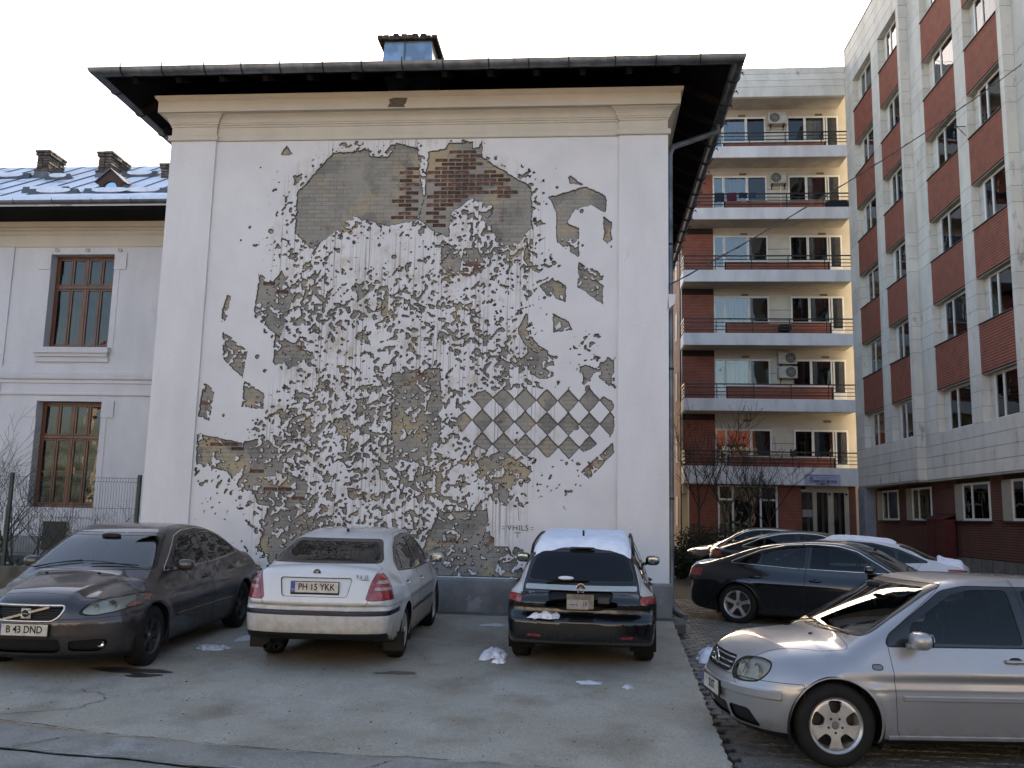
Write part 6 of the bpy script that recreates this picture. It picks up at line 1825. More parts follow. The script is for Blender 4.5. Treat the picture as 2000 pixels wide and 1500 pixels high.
for i in range(1500):
    x, y = rr.uniform(-13.5, -8.0), rr.uniform(15.3, 18.0); a = rr.uniform(0, 6.28); s = rr.uniform(.02, .05); z = .70 + rr.uniform(0, .06)
    u = Vector((math.cos(a), math.sin(a), rr.uniform(-.5, .5))) * s; v = Vector((-math.sin(a), math.cos(a), rr.uniform(-.5, .5))) * s * .5
    p = Vector((x, y, z)); lv.quad(p - u, p - v, p + u, p + v)
tag(lv.build('dead_leaves', mat('dead_leaves', (.05, .035, .022), .9, col2=(.028, .024, .018), scale=12)), 'dead leaves littering the garden bed behind the fence', kind='stuff')
gs = MB(); rr = np.random.RandomState(19)
for i in range(75):
    x, y = rr.uniform(-13, -8.6), rr.uniform(15.35, 17.2); gs.sell((x, y, .71), (rr.uniform(.03, .14), rr.uniform(.03, .12), rr.uniform(.01, .03)), 2.2, 8, 4)
tag(gs.build('garden_snow', M_oldsnow, None, True), 'old snow scraps between the garden shrubs', kind='stuff')
# ------------------------------------------------------------------ dormitory: balcony block at the back
M_white = mat('white_concrete', (.70, .69, .70), .85, col2=(.56, .555, .555), scale=1.4, lo=.42, hi=.65, bump=.15, bscale=30, col3=(.16, .16, .15), scale3=2.6, lo3=.66, hi3=.76, stretch=(1, 1, .35))
M_beige = mat('beige_render', (.50, .475, .415), .85, col2=(.43, .405, .355), scale=1, lo=.4, hi=.7, bump=.15, bscale=40)
M_stone = mat('pale_stone_cladding', (.68, .65, .58), .8, col2=(.55, .525, .47), scale=1.6, lo=.42, hi=.68, bump=.18, bscale=30, rnd=.05, col3=(.25, .235, .21), scale3=3, lo3=.60, hi3=.75, stretch=(1, 1, .4))
M_rbrick = mat('red_facing_brick', (.34, .118, .076), .85, col2=(.24, .084, .056), scale=3, lo=.4, hi=.7, bump=.25, bscale=40, col3=(.33, .13, .09), scale3=7, lo3=.5, hi3=.7)
M_dbrick = mat('dark_red_brick', (.15, .062, .045), .9, col2=(.10, .046, .035), scale=2.2, lo=.4, hi=.7, bump=.3, bscale=40)
M_joint = mat('joint_dark', (.030, .018, .015), .95)
M_pvc = mat('white_pvc', (.74, .73, .69), .4, col2=(.66, .65, .61), scale=3)
M_rail = mat('black_rail', (.010, .010, .011), .5)
M_soffit = mat('soffit_render', (.42, .39, .33), .9, col2=(.34, .315, .27), scale=1.5, bump=.1)
M_silver = mat('ac_white', (.48, .47, .44), .5, col2=(.36, .35, .32), scale=6)
M_dpane = glass('dorm_pane', (.55, .57, .57), ior=1.9, wavy=.16)

def brick_courses(name, x0, x1, y0, y1, z0, z1, face, parent, material=M_rbrick, pitch=.067, prd=.012):
    """courses as raised bands on a dark joint bed; face '-y' or '-x'"""
    b = MB(); n = max(2, int(round((z1 - z0) / pitch))); pz = (z1 - z0) / n
    for k in range(n):
        za, zb_ = z0 + k * pz + pz * .26, z0 + (k + 1) * pz
        if face == '-y': b.add([(x0, y0 - prd, za), (x1, y0 - prd, za), (x1, y0 - prd, zb_), (x0, y0 - prd, zb_), (x0, y0, za - .002), (x1, y0, za - .002), (x0, y0, zb_), (x1, y0, zb_)], [(0, 1, 2, 3), (4, 5, 1, 0), (3, 2, 7, 6), (4, 0, 3, 6), (1, 5, 7, 2)])
        else: b.add([(x0 - prd, y0, za), (x0 - prd, y1, za), (x0 - prd, y1, zb_), (x0 - prd, y0, zb_), (x0, y0, za - .002), (x0, y1, za - .002), (x0, y0, zb_), (x0, y1, zb_)], [(0, 3, 2, 1), (4, 0, 1, 5), (3, 6, 7, 2), (4, 6, 3, 0), (1, 2, 7, 5)])
    o = tag(b.build('brick_courses', material, parent), kind='stuff')
    return o

YB = 38.0; YW = 39.3; BX0, BX1 = 4.0, 11.0
dorm = thing('dormitory', 'six-storey balcony block in beige and red brick behind the dark cars', 'building', (7.5, YB, .4))
b = MB(); b.box(BX0, BX1 + .5, YW, YW + 12, 3.0, 21.7); b.box(BX0 + .2, BX1 + .5, 38.62, YW, .2, 3.4); b.box(BX0, BX0 + 3, YW + 12, YW + 14, 0, 21.0)
b.build('wall', M_beige, dorm)
slabs = [3.40, 6.46, 9.27, 12.04, 14.82, 17.62]; ceil_ = slabs[1:] + [20.4]
for k, zb_ in enumerate(slabs):
    hb = .72 if k == 0 else .50
    b = MB(); b.box(BX0 - .05, BX1 - .005, YB + .10, YW - .002, zb_ - .0, zb_ + .16); b.build('balcony_slab', M_soffit, dorm)
    b = MB(); b.bevbox(BX0 - .06, BX1 - .004, YB, YB + .10, zb_ - .02, zb_ + hb, .012); b.bevbox(BX0 - .06, BX0 + .04, YB + .101, YW - .003, zb_ - .02, zb_ + hb, .012)
    o = b.build('balcony_band', M_white, dorm)
    zt = zb_ + hb + .62
    r_ = MB(); r_.bar((BX0 - .04, YB + .03, zt), (BX1 - .01, YB + .03, zt), .05, .05); r_.bar((BX0 - .02, YB + .03, zt), (BX0 - .02, YW, zt), .05, .05); r_.build('top_rail', M_rail, dorm)
    for dz in (.14, .30, .45):
        r_ = MB(); r_.bar((BX0 - .04, YB + .03, zt - dz - .02), (BX1 - .01, YB + .03, zt - dz - .02), .03, .03); r_.bar((BX0 - .02, YB + .03, zt - dz - .02), (BX0 - .02, YW, zt - dz - .02), .03, .03); r_.build('rail', M_rail, dorm)
    for x in (BX0 - .02, 5.32, 6.85, 8.38, 9.91):
        r_ = MB(); r_.bar((x, YB + .03, zb_ + hb - .02), (x, YB + .03, zt), .035, .035); r_.build('baluster', M_rail, dorm)
    for y in (YB + .45, YB + .9):
        r_ = MB(); r_.bar((BX0 - .02, y, zb_ + hb - .02), (BX0 - .02, y, zt), .03, .03); r_.build('baluster', M_rail, dorm)
    c = ceil_[k]; f0 = zb_ + .17
    b = MB(); b.box(BX0 + .01, 5.40, YW - .03, YW - .001, f0, c - .02 if k < 4 else c - .3); jb = b.build('brick_bed', M_joint, dorm)
    brick_courses('b', BX0 + .012, 5.398, YW - .031, 0, f0, c - .30, '-y', jb)
    b = MB(); b.box(5.95, 10.36 if k != 1 else 10.36, YW - .04, YW - .001, f0, f0 + 1.02); pb = b.build('brick_bed', M_joint, dorm)
    brick_courses('b', 5.952, 10.358, YW - .041, 0, f0, f0 + 1.01, '-y', pb)
    wt = f0 + 2.22
    b = MB(); b.box(7.80, 8.72, YW - .012, YW - .0005, f0 + .90, wt + .1); b.build('pier_panel', mat('pale_yellow_render', (.58, .55, .47), .85, col2=(.51, .485, .415), scale=2), dorm)
    for dz in (1.15, 1.62):
        b = MB(); b.box(7.80, 8.72, YW - .014, YW - .0125, f0 + dz, f0 + dz + .02); b.build('pier_joint', M_joint, dorm)
    for gx0, panes, door in ((5.44, [(0, .42, 'd'), (.46, 1.46, 'w'), (1.50, 2.32, 'n')], 0), (8.76, [(0, .74, 'n'), (.78, 1.62, 'w'), (1.72, 2.20, 'd')], 2)):
        w = thing('window', None, None, (gx0 - 7.5, YW - .06 - YB, f0 - .4)); w.parent = dorm
        x1 = panes[-1][1]
        fr = MB(); wd0 = .46 if door == 0 else 0; wd1 = x1 if door == 0 else 1.68
        fr.box(-.03, x1 + .03, 0, .06, 2.16, 2.24)
        for (a, c_, ty) in panes:
            zl = .02 if ty == 'd' else 1.04
            fr.bevbox(a - .03, a + .035, 0, .06, zl, 2.16, .006); fr.bevbox(c_ - .035, c_ + .03, 0, .06, zl, 2.16, .006); fr.box(a + .035, c_ - .035, .003, .057, zl, zl + .06)
            if ty == 'd': fr.box(a + .035, c_ - .035, .012, .05, .06, .72); fr.box(a + .035, c_ - .035, .003, .057, .72, .80)
        fr.build('frame', M_pvc, w, rel=False)
        for (a, c_, ty) in panes:
            zl = .80 if ty == 'd' else 1.10
            p = MB(); p.box(a + .035, c_ - .035, .025, .03, zl, 2.16); po = p.build('pane', M_dpane if not (ty == 'n') else M_pane2, w, rel=False)
            rr = np.random.RandomState(k * 7 + int(a * 100) + door)
            if ty == 'w' or (ty == 'd' and rr.rand() < .5):
                n = 26; V = []; x_a, x_b = a + .04, a + (c_ - a) * rr.choice([.5, .97, .97, .8])
                for i in range(n + 1):
                    V += [(x_a + (x_b - x_a) * i / n, .12 + .02 * math.sin(i * 1.7), zl), (x_a + (x_b - x_a) * i / n, .12 + .02 * math.sin(i * 1.7), 2.14)]
                cu = MB(); cu.add(V, [(2 * i, 2 * i + 2, 2 * i + 3, 2 * i + 1) for i in range(n)]); cu.build('curtain', M_curt2, w, True, rel=False)
        b = MB(); b.box(0, x1, .04, .048, .0, 2.2); 
        b.build('room_dark', M_room, w, rel=False).location = (0, .012 + .0, 0)
        # room behind the glass is a shallow dark recess
        for o_ in [q for q in w.children if q.name.startswith('curtain')]: o_.location = (0, -.075, 0)
    for x in (6.75, 10.15) if k else (6.75, 10.15):
        b = MB(); b.box(x - .16, x + .16, YW - .02, YW - .0006, c - .33, c - .24)
        for i in range(4): b.box(x - .15, x + .15, YW - .03, YW - .02, c - .325 + i * .022, c - .313 + i * .022)
        b.build('vent_grille', mat('vent_brown', (.18, .13, .08), .7), dorm)
# roof band
b = MB(); b.bevbox(BX0 - .06, BX1 - .004, YB, YB + .2, 20.4, 20.85, .01); b.build('parapet_panel', M_stone, dorm)
for z in (20.86, 21.16, 21.46):
    b = MB(); b.bevbox(BX0 - .06, BX1 - .004, YB + .003, YB + .2, z, z + .292, .01); b.build('parapet_panel', M_stone, dorm)
b = MB(); b.box(BX0 - .05, BX1 - .005, YB + .2, YW - .002, 20.4, 20.6); b.build('roof_soffit', M_soffit, dorm)
b = MB(); b.box(BX0 - .05, BX1, YB + .1, 44, 21.70, 21.755); b.build('roof', M_tin, dorm)
b = MB(); b.tube([(BX0, YB + .1, 21.92), (BX1, YB + .1, 21.92)], .012, 5)
b.build('roof_rail', M_rail, dorm)
for x in np.arange(4.3, 11, 1.45):
    b = MB(); b.tube([(x, YB + .1, 21.74), (x, YB + .1, 21.92)], .012, 5); b.build('rail_post', M_rail, dorm)
# left flank
b = MB(); b.box(BX0 - .04, BX0 - .001, YW + .35, YW + 11.2, .3, 21.0); fb = b.build('flank_bed', M_joint, dorm)
M_pink = mat('flank_brick', (.23, .105, .085), .85, col2=(.17, .075, .06), scale=2, bump=.3, bscale=40)
brick_courses('b', BX0 - .041, 0, YW + .36, YW + 5.0, .4, 20.9, '-x', fb, M_pink, .075)
for z in np.arange(1.6, 20, 2.8):
    b = MB(); b.box(BX0 - .075, BX0 - .054, YW + 1.4, YW + 2.2, z, z + 1.3); b.build('flank_window', M_beige, dorm)
b = MB(); b.box(BX0 - .06, BX0 - .001, YW + 5.0, YW + 12, .3, 20.9); b.build('flank_wall', M_beige, dorm)
# ground floor
b = MB(); b.box(BX0 + .2, 9.0, 38.58, 38.618, .9, 3.36); gb = b.build('brick_bed', M_joint, dorm)
for xa, xb in ((4.21, 5.36), (7.86, 8.82)): brick_courses('b', xa, xb, 38.579, 0, .95, 3.36, '-y', gb, M_rbrick, .075)
brick_courses('b', 5.36, 7.86, 38.579, 0, .95, 1.18, '-y', gb, M_rbrick, .075)
b = MB(); b.box(BX0 + .2, BX1, 38.52, 38.60, .2, .9); b.build('plinth', M_plinth, dorm)
w = thing('window', None, None, (5.38 - 7.5, .50, 1.18 - .4)); w.parent = dorm
fr = MB(); WW, HH = 2.46, 2.16
for a in (0, .58, 1.72, WW - .08): fr.bevbox(a, a + .08, 0, .07, 0, HH, .008)
fr.box(.08, WW - .08, .002, .068, 0, .09); fr.box(.08, .58, .002, .068, HH - .62, HH - .54); fr.box(1.80, WW - .08, .002, .068, HH - .62, HH - .54); fr.box(.08, WW - .08, .002, .068, HH - .06, HH)
fr.build('frame', M_pvc, w, rel=False)
for a, c_ in ((.08, .58), (.66, 1.72), (1.80, WW - .08)):
    p = MB(); p.box(a, c_, .03, .036, .09, HH - .06); p.build('pane', M_pane2, w, rel=False)
b = MB(); b.box(0, WW, .075, .079, 0, HH); b.build('room_dark', mat('dim_curtain', (.03, .032, .030), .9, col2=(.012, .012, .012), scale=1, stretch=(14, 1, .2)), w, rel=False)
# entrance
en = thing('entrance', None, None, (8.82 - 7.5, .48, 0)); en.parent = dorm
M_door = mat('door_cream', (.40, .375, .30), .5, col2=(.33, .31, .25), scale=2)
b = MB(); z0, z1 = .3, 2.72
for a, c_ in ((.44, .60), (1.05, 1.28), (1.72, 1.90)): b.bevbox(a, c_, 0, .08, z0, z1, .008)
b.box(-.02, 1.90, .0, .07, z1 + .002, z1 + .12); b.build('door_frame', M_door, en, rel=False)
for a, c_ in ((0, .44), (.60, 1.05), (1.28, 1.72)):
    b = MB(); b.box(a + .01, c_ - .01, .04, .046, z0, z1); b.build('door_pane', mat('door_dark_glass', (.010, .010, .010), .12), en, rel=False)
    b = MB(); b.box(a + .20, a + .30, .036, .04, z0, z1); b.build('blind', mat('blind_strip', (.045, .045, .042), .8), en, rel=False)
for a in (.60, 1.27):
    for z in (1.12, 1.42): 
        b = MB(); b.box(a - .03, a + .04, -.04, .0, z, z + .03); b.build('door_handle', M_rail, en, rel=False)
b = MB(); b.box(.02, .42, .030, .036, 1.70, 2.0); nt = b.build('notice', mat('notice_paper', (.26, .26, .25), .7), en, rel=False)
for x in (1.12, 1.80):
    b = MB(); b.lathe([(.05, 0), (.045, -.06), (.02, -.09), (0, -.09)], (x, 0, 2.66), 'y', 10); b.build('entrance_lamp', M_rail, en, True, rel=False)
b = MB(); b.box(1.91, 2.18, -.0, .08, .3, 3.0); b.build('side_wall', M_dbrick, en, rel=False)
# ramp rail
b = MB(); b.tube([(9.6, 37.4, .4), (9.6, 37.4, 1.34), (9.85, 37.4, 1.34), (9.95, 37.4, 1.22)], .018, 6); b.tube([(9.72, 37.4, .4), (9.72, 37.4, 1.34)], .018, 6)
tag(b.build('handrail', M_rail), 'short dark bent handrail by the dormitory entrance doors', 'handrail')
# sign
sg = thing('sign', 'pale board with dark navy lettering fixed above the entrance doors', 'sign', (9.55, YB - .03, 3.38))
b = MB(); b.box(-.72, .72, 0, .02, 0, .46); b.build('board', mat('sign_board', (.40, .42, .56), .6, col2=(.34, .36, .50), scale=4), sg, rel=False)
M_blue = mat('sign_blue', (.03, .04, .22), .6); M_navy = mat('sign_navy', (.008, .010, .05), .6)
text_obj('COMPLEX MOXA', .165, M_navy, sg, (.02, -.003, .165), (PI / 2, 0, 0), .001, .006, .86)
text_obj('C\u0102MIN E', .12, M_navy, sg, (.0, -.003, .055), (PI / 2, 0, 0), .001, .005, 1.05)
for x0_, x1_, z in ((-.62, .62, .405), (-.5, .5, .43), (-.28, .55, .33), (-.05, .3, .275)):
    b = MB(); x = x0_; rr = np.random.RandomState(int(z * 1000))
    while x < x1_:
        w_ = rr.uniform(.02, .07); b.box(x, min(x + w_, x1_), -.003, -.0005, z - .008, z + .008); x += w_ + .012
    b.build('small_print', M_blue, sg, rel=False)
b = MB(); b.lathe([(.075, -.003), (.075, -.0015), (.06, -.0015), (.06, -.003)], (-.45, 0, .30), 'y', 20); b.lathe([(.04, -.003), (0, -.003)], (-.45, 0, .30), 'y', 14); b.build('crest', M_blue, sg, rel=False)

# air conditioners
def ac(x, z, label, fan_dx, w=.82, h=.55):
    a = thing('air_conditioner', label, 'air conditioner', (x, YW - .36, z), 0, 'air conditioning units on the balcony wall')
    b = MB(); b.bevbox(-w / 2, w / 2, 0, .30, 0, h, .02); b.build('casing', M_silver, a, rel=False)
    b = MB(); b.lathe([(.215, -.006), (.215, -.012), (.195, -.014), (.19, -.004), (0, -.003)], (fan_dx, 0, h / 2), 'y', 28)
    b.build('fan_opening', mat('fan_dark', (.02, .02, .02), .6), a, rel=False)
    b = MB()
    for r in (.05, .09, .13, .17): b.lathe([(r - .004, -.016), (r + .004, -.016)], (fan_dx, 0, h / 2), 'y', 24)
    for t in range(8): b.bar((fan_dx, -.017, h / 2), (fan_dx + .19 * math.cos(t * PI / 4), -.017, h / 2 + .19 * math.sin(t * PI / 4)), .006, .006)
    b.build('fan_guard', M_silver, a, rel=False)
    for dx in (-.28, .28):
        b = MB(); b.box(dx - .02, dx + .02, .0, .34, -.05, -.001); b.bar((dx, .02, -.04), (dx, .34, -.20), .03, .02); b.build('bracket', M_rail, a, rel=False)
ac(8.27, 19.58, 'air conditioner on the top balcony storey', -.13)
ac(8.27, 16.78, 'air conditioner on the storey with hanging washing', -.12, .66, .50)
ac(8.48, 8.62, 'upper of the two stacked air conditioners', .12, .80, .52)
ac(8.48, 8.00, 'lower of the two stacked air conditioners', .12, .80, .52)
b = MB(); b.tube([(8.4, YW - .03, 16.8), (8.4, YW - .03, 15.1)], .02, 5); tag(b.build('drain_pipe', M_pvc), 'thin pale pipe running down from the air conditioner above the washing', 'pipe')
# washing
for i, (x, w_, h, col, lb) in enumerate([(5.52, .42, .40, (.010, .012, .020), 'black garment at the left end of the balcony washing'), (6.05, .42, .36, (.06, .008, .02), 'maroon garment hanging between the dark washing'), (6.53, .36, .24, (.012, .012, .018), 'dark garment right of the maroon one on the rail'), (6.92, .32, .24, (.02, .03, .05), 'navy garment at the right end of the washing')]):
    n = 8; V = []; zt = 14.82 + .5 + .62 + .03
    for s_ in (0, 1):
        for i2 in range(n + 1):
            xx = x - w_ / 2 + w_ * i2 / n; wv_ = .012 * math.sin(i2 * 2.1)
            V += [(xx, YB + .03 - .035 - s_ * -.07 + wv_, zt + .02), (xx, YB + .03 - (.04 if s_ == 0 else -.05) + wv_, zt - h * (1 if s_ == 0 else .7) - .02 * math.sin(i2 * 1.3))]
    F = [(2 * i2, 2 * i2 + 2, 2 * i2 + 3, 2 * i2 + 1) for i2 in range(n)] + [(2 * (n + 1) + 2 * i2, 2 * (n + 1) + 2 * i2 + 1, 2 * (n + 1) + 2 * i2 + 3, 2 * (n + 1) + 2 * i2 + 2) for i2 in range(n)] + [(2 * i2, 2 * (n + 1) + 2 * i2, 2 * (n + 1) + 2 * i2 + 2, 2 * i2 + 2) for i2 in range(n)]
    tag(raw('washing', V, F, mat('cloth%d' % i, col, .95), None, smooth=True), lb, 'washing', 'washing on the balcony rail')
b = MB(); b.sell((10.55, YB + .12, 15.45), (.55, .12, .22), 2.6, 12, 6); tag(b.build('bundle', mat('cloth0', (0, 0, 0)), None, True), 'dark bundle on the balcony rail beside the stone wall', 'bundle')
b = MB(); b.box(8.28, 8.52, YB - .03, YB + .07, 4.55, 4.80); b.box(8.29, 8.34, YB - .03, YB + .07, 4.80, 4.86); b.box(8.46, 8.51, YB - .03, YB + .07, 4.80, 4.86); tag(b.build('hanging_cloth', M_rail), 'small dark cloth pegged on the lowest balcony rail', 'cloth')
b = MB(); b.sell((8.3, YB + .6, 10.1), (.30, .2, .18), 3, 12, 6); tag(b.build('basket', mat('basket_dark', (.012, .010, .010), .8), None, True), 'dark basket on the balcony floor two storeys above the stacked air conditioners', 'basket')

# ------------------------------------------------------------------ right-hand wing of the dormitory
SX1, SX2, SX3 = 11.0, 11.3, 11.6
rw_ = thing('dormitory_wing', 'tall right-hand block with stone piers and red brick panels between windows', 'building', (11.3, 27, .4))
sills = [4.85, 7.71, 10.57, 13.43, 16.29, 19.15]; WH = 1.38
b = MB(); b.box(SX1 + .45, 24, 31.0, YB + .3, 3.36, 22.3); b.box(SX2 + .45, 24, 24.5, 31.0, 3.36, 22.3); b.box(SX3 + .45, 24, 12, 24.5, 3.36, 22.3); b.box(11.75, 24, 12, YB + .3, .1, 3.36)
b.build('wall', M_soffit, rw_)
openings = [(SX1, 34.50, 36.95), (SX1, 31.55, 33.64), (SX2, 27.52, 30.11), (SX2, 24.55, 26.75), (SX3, 20.9, 23.4), (SX3, 17.6, 19.9)]
piers = [(SX1, 36.95, 38.10), (SX1, 33.64, 34.50), (SX1, 31.28, 31.55), (SX2, 30.11, 31.275), (SX2, 26.75, 27.52), (SX2, 24.30, 24.55), (SX3, 23.4, 24.295), (SX3, 19.9, 20.9)]
b = MB()
for X, ya, yb_ in piers: b.box(X + .012, X + .44, ya + .004, yb_ - .004, 3.36, 22.3)
b.build('pier_core', M_joint, rw_)
for X, ya, yb_ in piers:
    jz = [3.36, 3.73, 4.10, 4.47, 4.85]
    for s_ in sills[0:]: jz += [s_ + .46, s_ + .92, s_ + 1.40]; jz += [s_ + 2.86]
    jz = sorted(set(round(z, 3) for z in jz if 4.84 < z < 20.6 and True)); jz = [z for z in jz] + [20.55]
    for a, c_ in zip(jz[:-1], jz[1:]):
        if c_ - a < .08: continue
        bb = MB(); bb.bevbox(X, X + .43, ya, yb_, a + .004, c_ - .004, .004); bb.build('stone_panel', M_stone, rw_)
for X, ya, yb_ in ((SX1, 31.28, 38.10), (SX2, 24.30, 31.275), (SX3, 14, 24.295)):
    for a, c_ in zip([3.36, 3.73, 4.10, 4.47], [3.73, 4.10, 4.47, 4.85]):
        bb = MB(); bb.bevbox(X, X + .43, ya, yb_, a + .005, c_ - .005, .004); bb.build('stone_band', M_stone, rw_)
    for a, c_ in zip([20.55, 21.02, 21.50, 21.98], [21.02, 21.50, 21.98, 22.46]):
        bb = MB(); bb.bevbox(X - .002, X + .43, ya, yb_, a + .007, c_ - .007, .006); bb.build('stone_band', M_stone, rw_)
    b = MB(); b.box(X - .03, X + .6, ya, yb_, 22.461, 22.50); b.build('coping', M_tin, rw_)
b = MB(); b.box(SX1 + .02, 13, 31.28, 38.1, 3.30, 3.359); b.box(SX2 + .02, 13, 14, 31.27, 3.30, 3.359); b.build('overhang_soffit', M_soffit, rw_)
M_rbrick2 = M_rbrick
bed = None
for X, ya, yb_ in openings:
    for k, s_ in enumerate(sills):
        z1 = s_ + WH
        if k < 5:
            b = MB(); b.box(X + .03, X + .44, ya + .002, yb_ - .002, z1, s_ + 2.86 - .03); bd = b.build('spandrel', M_joint, rw_)
            brick_courses('b', X + .029, 0, ya + .003, yb_ - .003, z1 + .02, s_ + 2.86 - .04, '-x', bd, M_rbrick, .085, .020)
            b = MB(); b.box(X - .03, X + .34, ya + .001, yb_ - .001, s_ + 2.86 - .028, s_ + 2.86 - .002); b.build('sill_sheet', M_rail, rw_)
            b = MB(); b.box(X + .031, X + .43, ya + .002, yb_ - .002, z1 - .02, z1 - .001); b.build('lintel_soffit', M_soffit, rw_)
        # window unit at the back of the reveal
        w = thing('window', None, None, (X + .19 - 11.3, ya - 27, s_ - .4)); w.parent = rw_
        Lw = yb_ - ya - .46 if (yb_ - ya) > 2.3 else yb_ - ya - .38; y0 = .0
        fr = MB(); e = .085; mull = Lw * .66
        for a in (0, mull, Lw - e): fr.bevbox(0, .07, a, a + e, 0, WH - .02, .006)
        fr.box(.002, .068, e, Lw - e, 0, .07); fr.box(.002, .068, e, Lw - e, WH - .10, WH - .03)
        fr.build('frame', M_pvc, w, rel=False)
        rr = np.random.RandomState(int(X * 10 + ya * 3 + k))
        for (a, c_) in ((e, mull), (mull + e, Lw - e)):
            p = MB(); p.box(.03, .036, a, c_, .07, WH - .10); po = p.build('pane', M_dpane, w, rel=False)
        n = 30; V = []; ca, cb = (mull * .3 if rr.rand() < .5 else 0), Lw
        for i in range(n + 1): V += [(.10 + .012 * math.sin(i * 1.9), ca + (cb - ca) * i / n, .0), (.10 + .012 * math.sin(i * 1.9), ca + (cb - ca) * i / n, WH - .03)]
        cu = MB(); cu.add(V, [(2 * i, 2 * i + 1, 2 * i + 3, 2 * i + 2) for i in range(n)]); cu.build('curtain', M_curt2, w, True, rel=False)
        b = MB(); b.box(.13, .134, 0, Lw + .4, -.02, WH); b.build('room_dark', M_room, w, rel=False)
        b = MB(); b.box(X + .05 - X, .16 + .0, Lw + .01, yb_ - ya - .003, 0, WH - .02)
        for j, (za, zc) in enumerate(((0, .46), (.46, .92), (.92, WH - .02))):
            pass
        q = MB(); q.bevbox(-.26, .10, Lw + .02, yb_ - ya - .003, .0, .45, .005); q.bevbox(-.26 + .24, .10, Lw + .02, yb_ - ya - .003, .46, WH - .02, .005) if False else None
        q = MB()
        for za, zc in ((0, .45), (.46, .91), (.92, WH - .02)): q.bevbox(.04, .14, Lw + .015, yb_ - ya - .003, za, zc, .005)
        q.build('reveal_panel', M_stone, w, rel=False)
# ground floor
b = MB(); b.box(11.62, 11.75, 12, YB + .2, .9, 3.30); gb2 = b.build('brick_bed', M_joint, rw_)
gwin = [(35.09, 37.49), (31.79, 34.16), (27.28, 29.73), (23.9, 26.44), (20.2, 22.6)]
ys = [YB + .2] + [v for a, c_ in gwin for v in (c_, a)] + [12]
for i in range(0, len(ys), 2): brick_courses('b', 11.62, 0, ys[i + 1], ys[i], 2.03, 3.30, '-x', gb2, M_dbrick, .075, .018)
brick_courses('b', 11.62, 0, 12, YB + .2, .92, 2.02, '-x', gb2, M_dbrick, .075, .018)
b = MB(); b.box(11.56, 11.75, 12, YB + .2, .1, .9); pl_ = b.build('plinth', mat('plinth_tiles', (.19, .18, .165), .85, col2=(.13, .125, .115), scale=2, bump=.2), rw_)
for y in np.arange(13, 38, .75):
    b = MB(); b.box(11.556, 11.56, y, y + .015, .1, .9); b.build('plinth_joint', M_joint, pl_)
for a, c_ in gwin:
    w = thing('window', None, None, (11.60 - 11.3, a - 27, 2.03 - .4)); w.parent = rw_
    H_ = 1.14; Lw = (c_ - a) - .55
    fr = MB(); e = .07; m_ = Lw * .62
    for q in (0, m_, Lw - e): fr.bevbox(-.03, .04, q, q + e, 0, H_, .006)
    fr.box(-.028, .038, e, Lw - e, 0, .07); fr.box(-.028, .038, e, Lw - e, H_ - .07, H_); fr.build('frame', M_pvc, w, rel=False)
    for q, s2 in ((e, m_), (m_ + e, Lw - e)):
        p = MB(); p.box(.0, .006, q, s2, .07, H_ - .07); p.build('pane', M_pane2, w, rel=False)
    b = MB(); b.box(.012, .016, 0, Lw, 0, H_); b.build('curtain', mat('dim_curtain', (0, 0, 0)), w, rel=False)
    b = MB(); b.bevbox(-.05, .04, Lw + .01, c_ - a, 0, H_, .006); b.build('reveal_panel', mat('cream_panel', (.32, .30, .24), .8), w, rel=False)
    b = MB(); b.box(-.10, .02, -.05, c_ - a + .05, -.05, -.002); b.build('sill', M_rail, w, rel=False)
b = MB(); b.bevbox(11.0, 11.42, 37.25, 38.15, .3, 3.30, .02); tag(b.build('column', mat('pale_blue_column', (.30, .31, .36), .85, col2=(.24, .25, .29), scale=2)), 'pale square column under the corner of the dormitory wing', 'column')
# red cabinet
rc = thing('cabinet', 'dark red metal cabinet standing against the brick wall', 'cabinet', (11.2, 30.5, .35))
b = MB(); b.bevbox(-.02, .36, -.75, .75, .0, 1.72, .02); b.build('cabinet_body', mat('red_cabinet', (.085, .008, .010), .5, col2=(.06, .006, .008), scale=3), rc, rel=False)
b = MB(); b.prism([(-.10, 1.70), (.40, 1.86), (.40, 1.90), (-.10, 1.74)], 'y', -.8, .8); b.build('cabinet_roof', mat('red_cabinet', (0, 0, 0)), rc, rel=False)
b = MB(); b.box(-.026, -.02, -.01, .01, .05, 1.65); b.build('door_split', M_rail, rc, rel=False)
# brackets on the wing and cable across the yard
for y, z in ((26.9, 13.9),):
    b = MB(); b.bar((SX2, y, z), (SX2 - .75, y, z), .02, .02); b.bar((SX2, y, z - .3), (SX2 - .25, y, z), .015, .015); b.build('wall_bracket', M_rail, rw_)
A, Bc = Vector((1.33, 14.98, 5.80)), Vector((11.3, 23.3, 14.0)); pts = []
for i in range(31):
    t = i / 30; p = A.lerp(Bc, t); p.z -= .55 * 4 * t * (1 - t) * .35; pts.append(p)
b = MB(); b.tube(pts, .012, 5, cap=False); b.tube([p + Vector((.0, .022 * math.sin(i * 2.2), .022 * math.cos(i * 2.2))) for i, p in enumerate(pts)], .006, 4, cap=False)
tag(b.build('overhead_cable', mat('cable_grey', (.06, .055, .05), .5)), 'overhead cable slung from the white house corner to the right-hand block', 'cable')

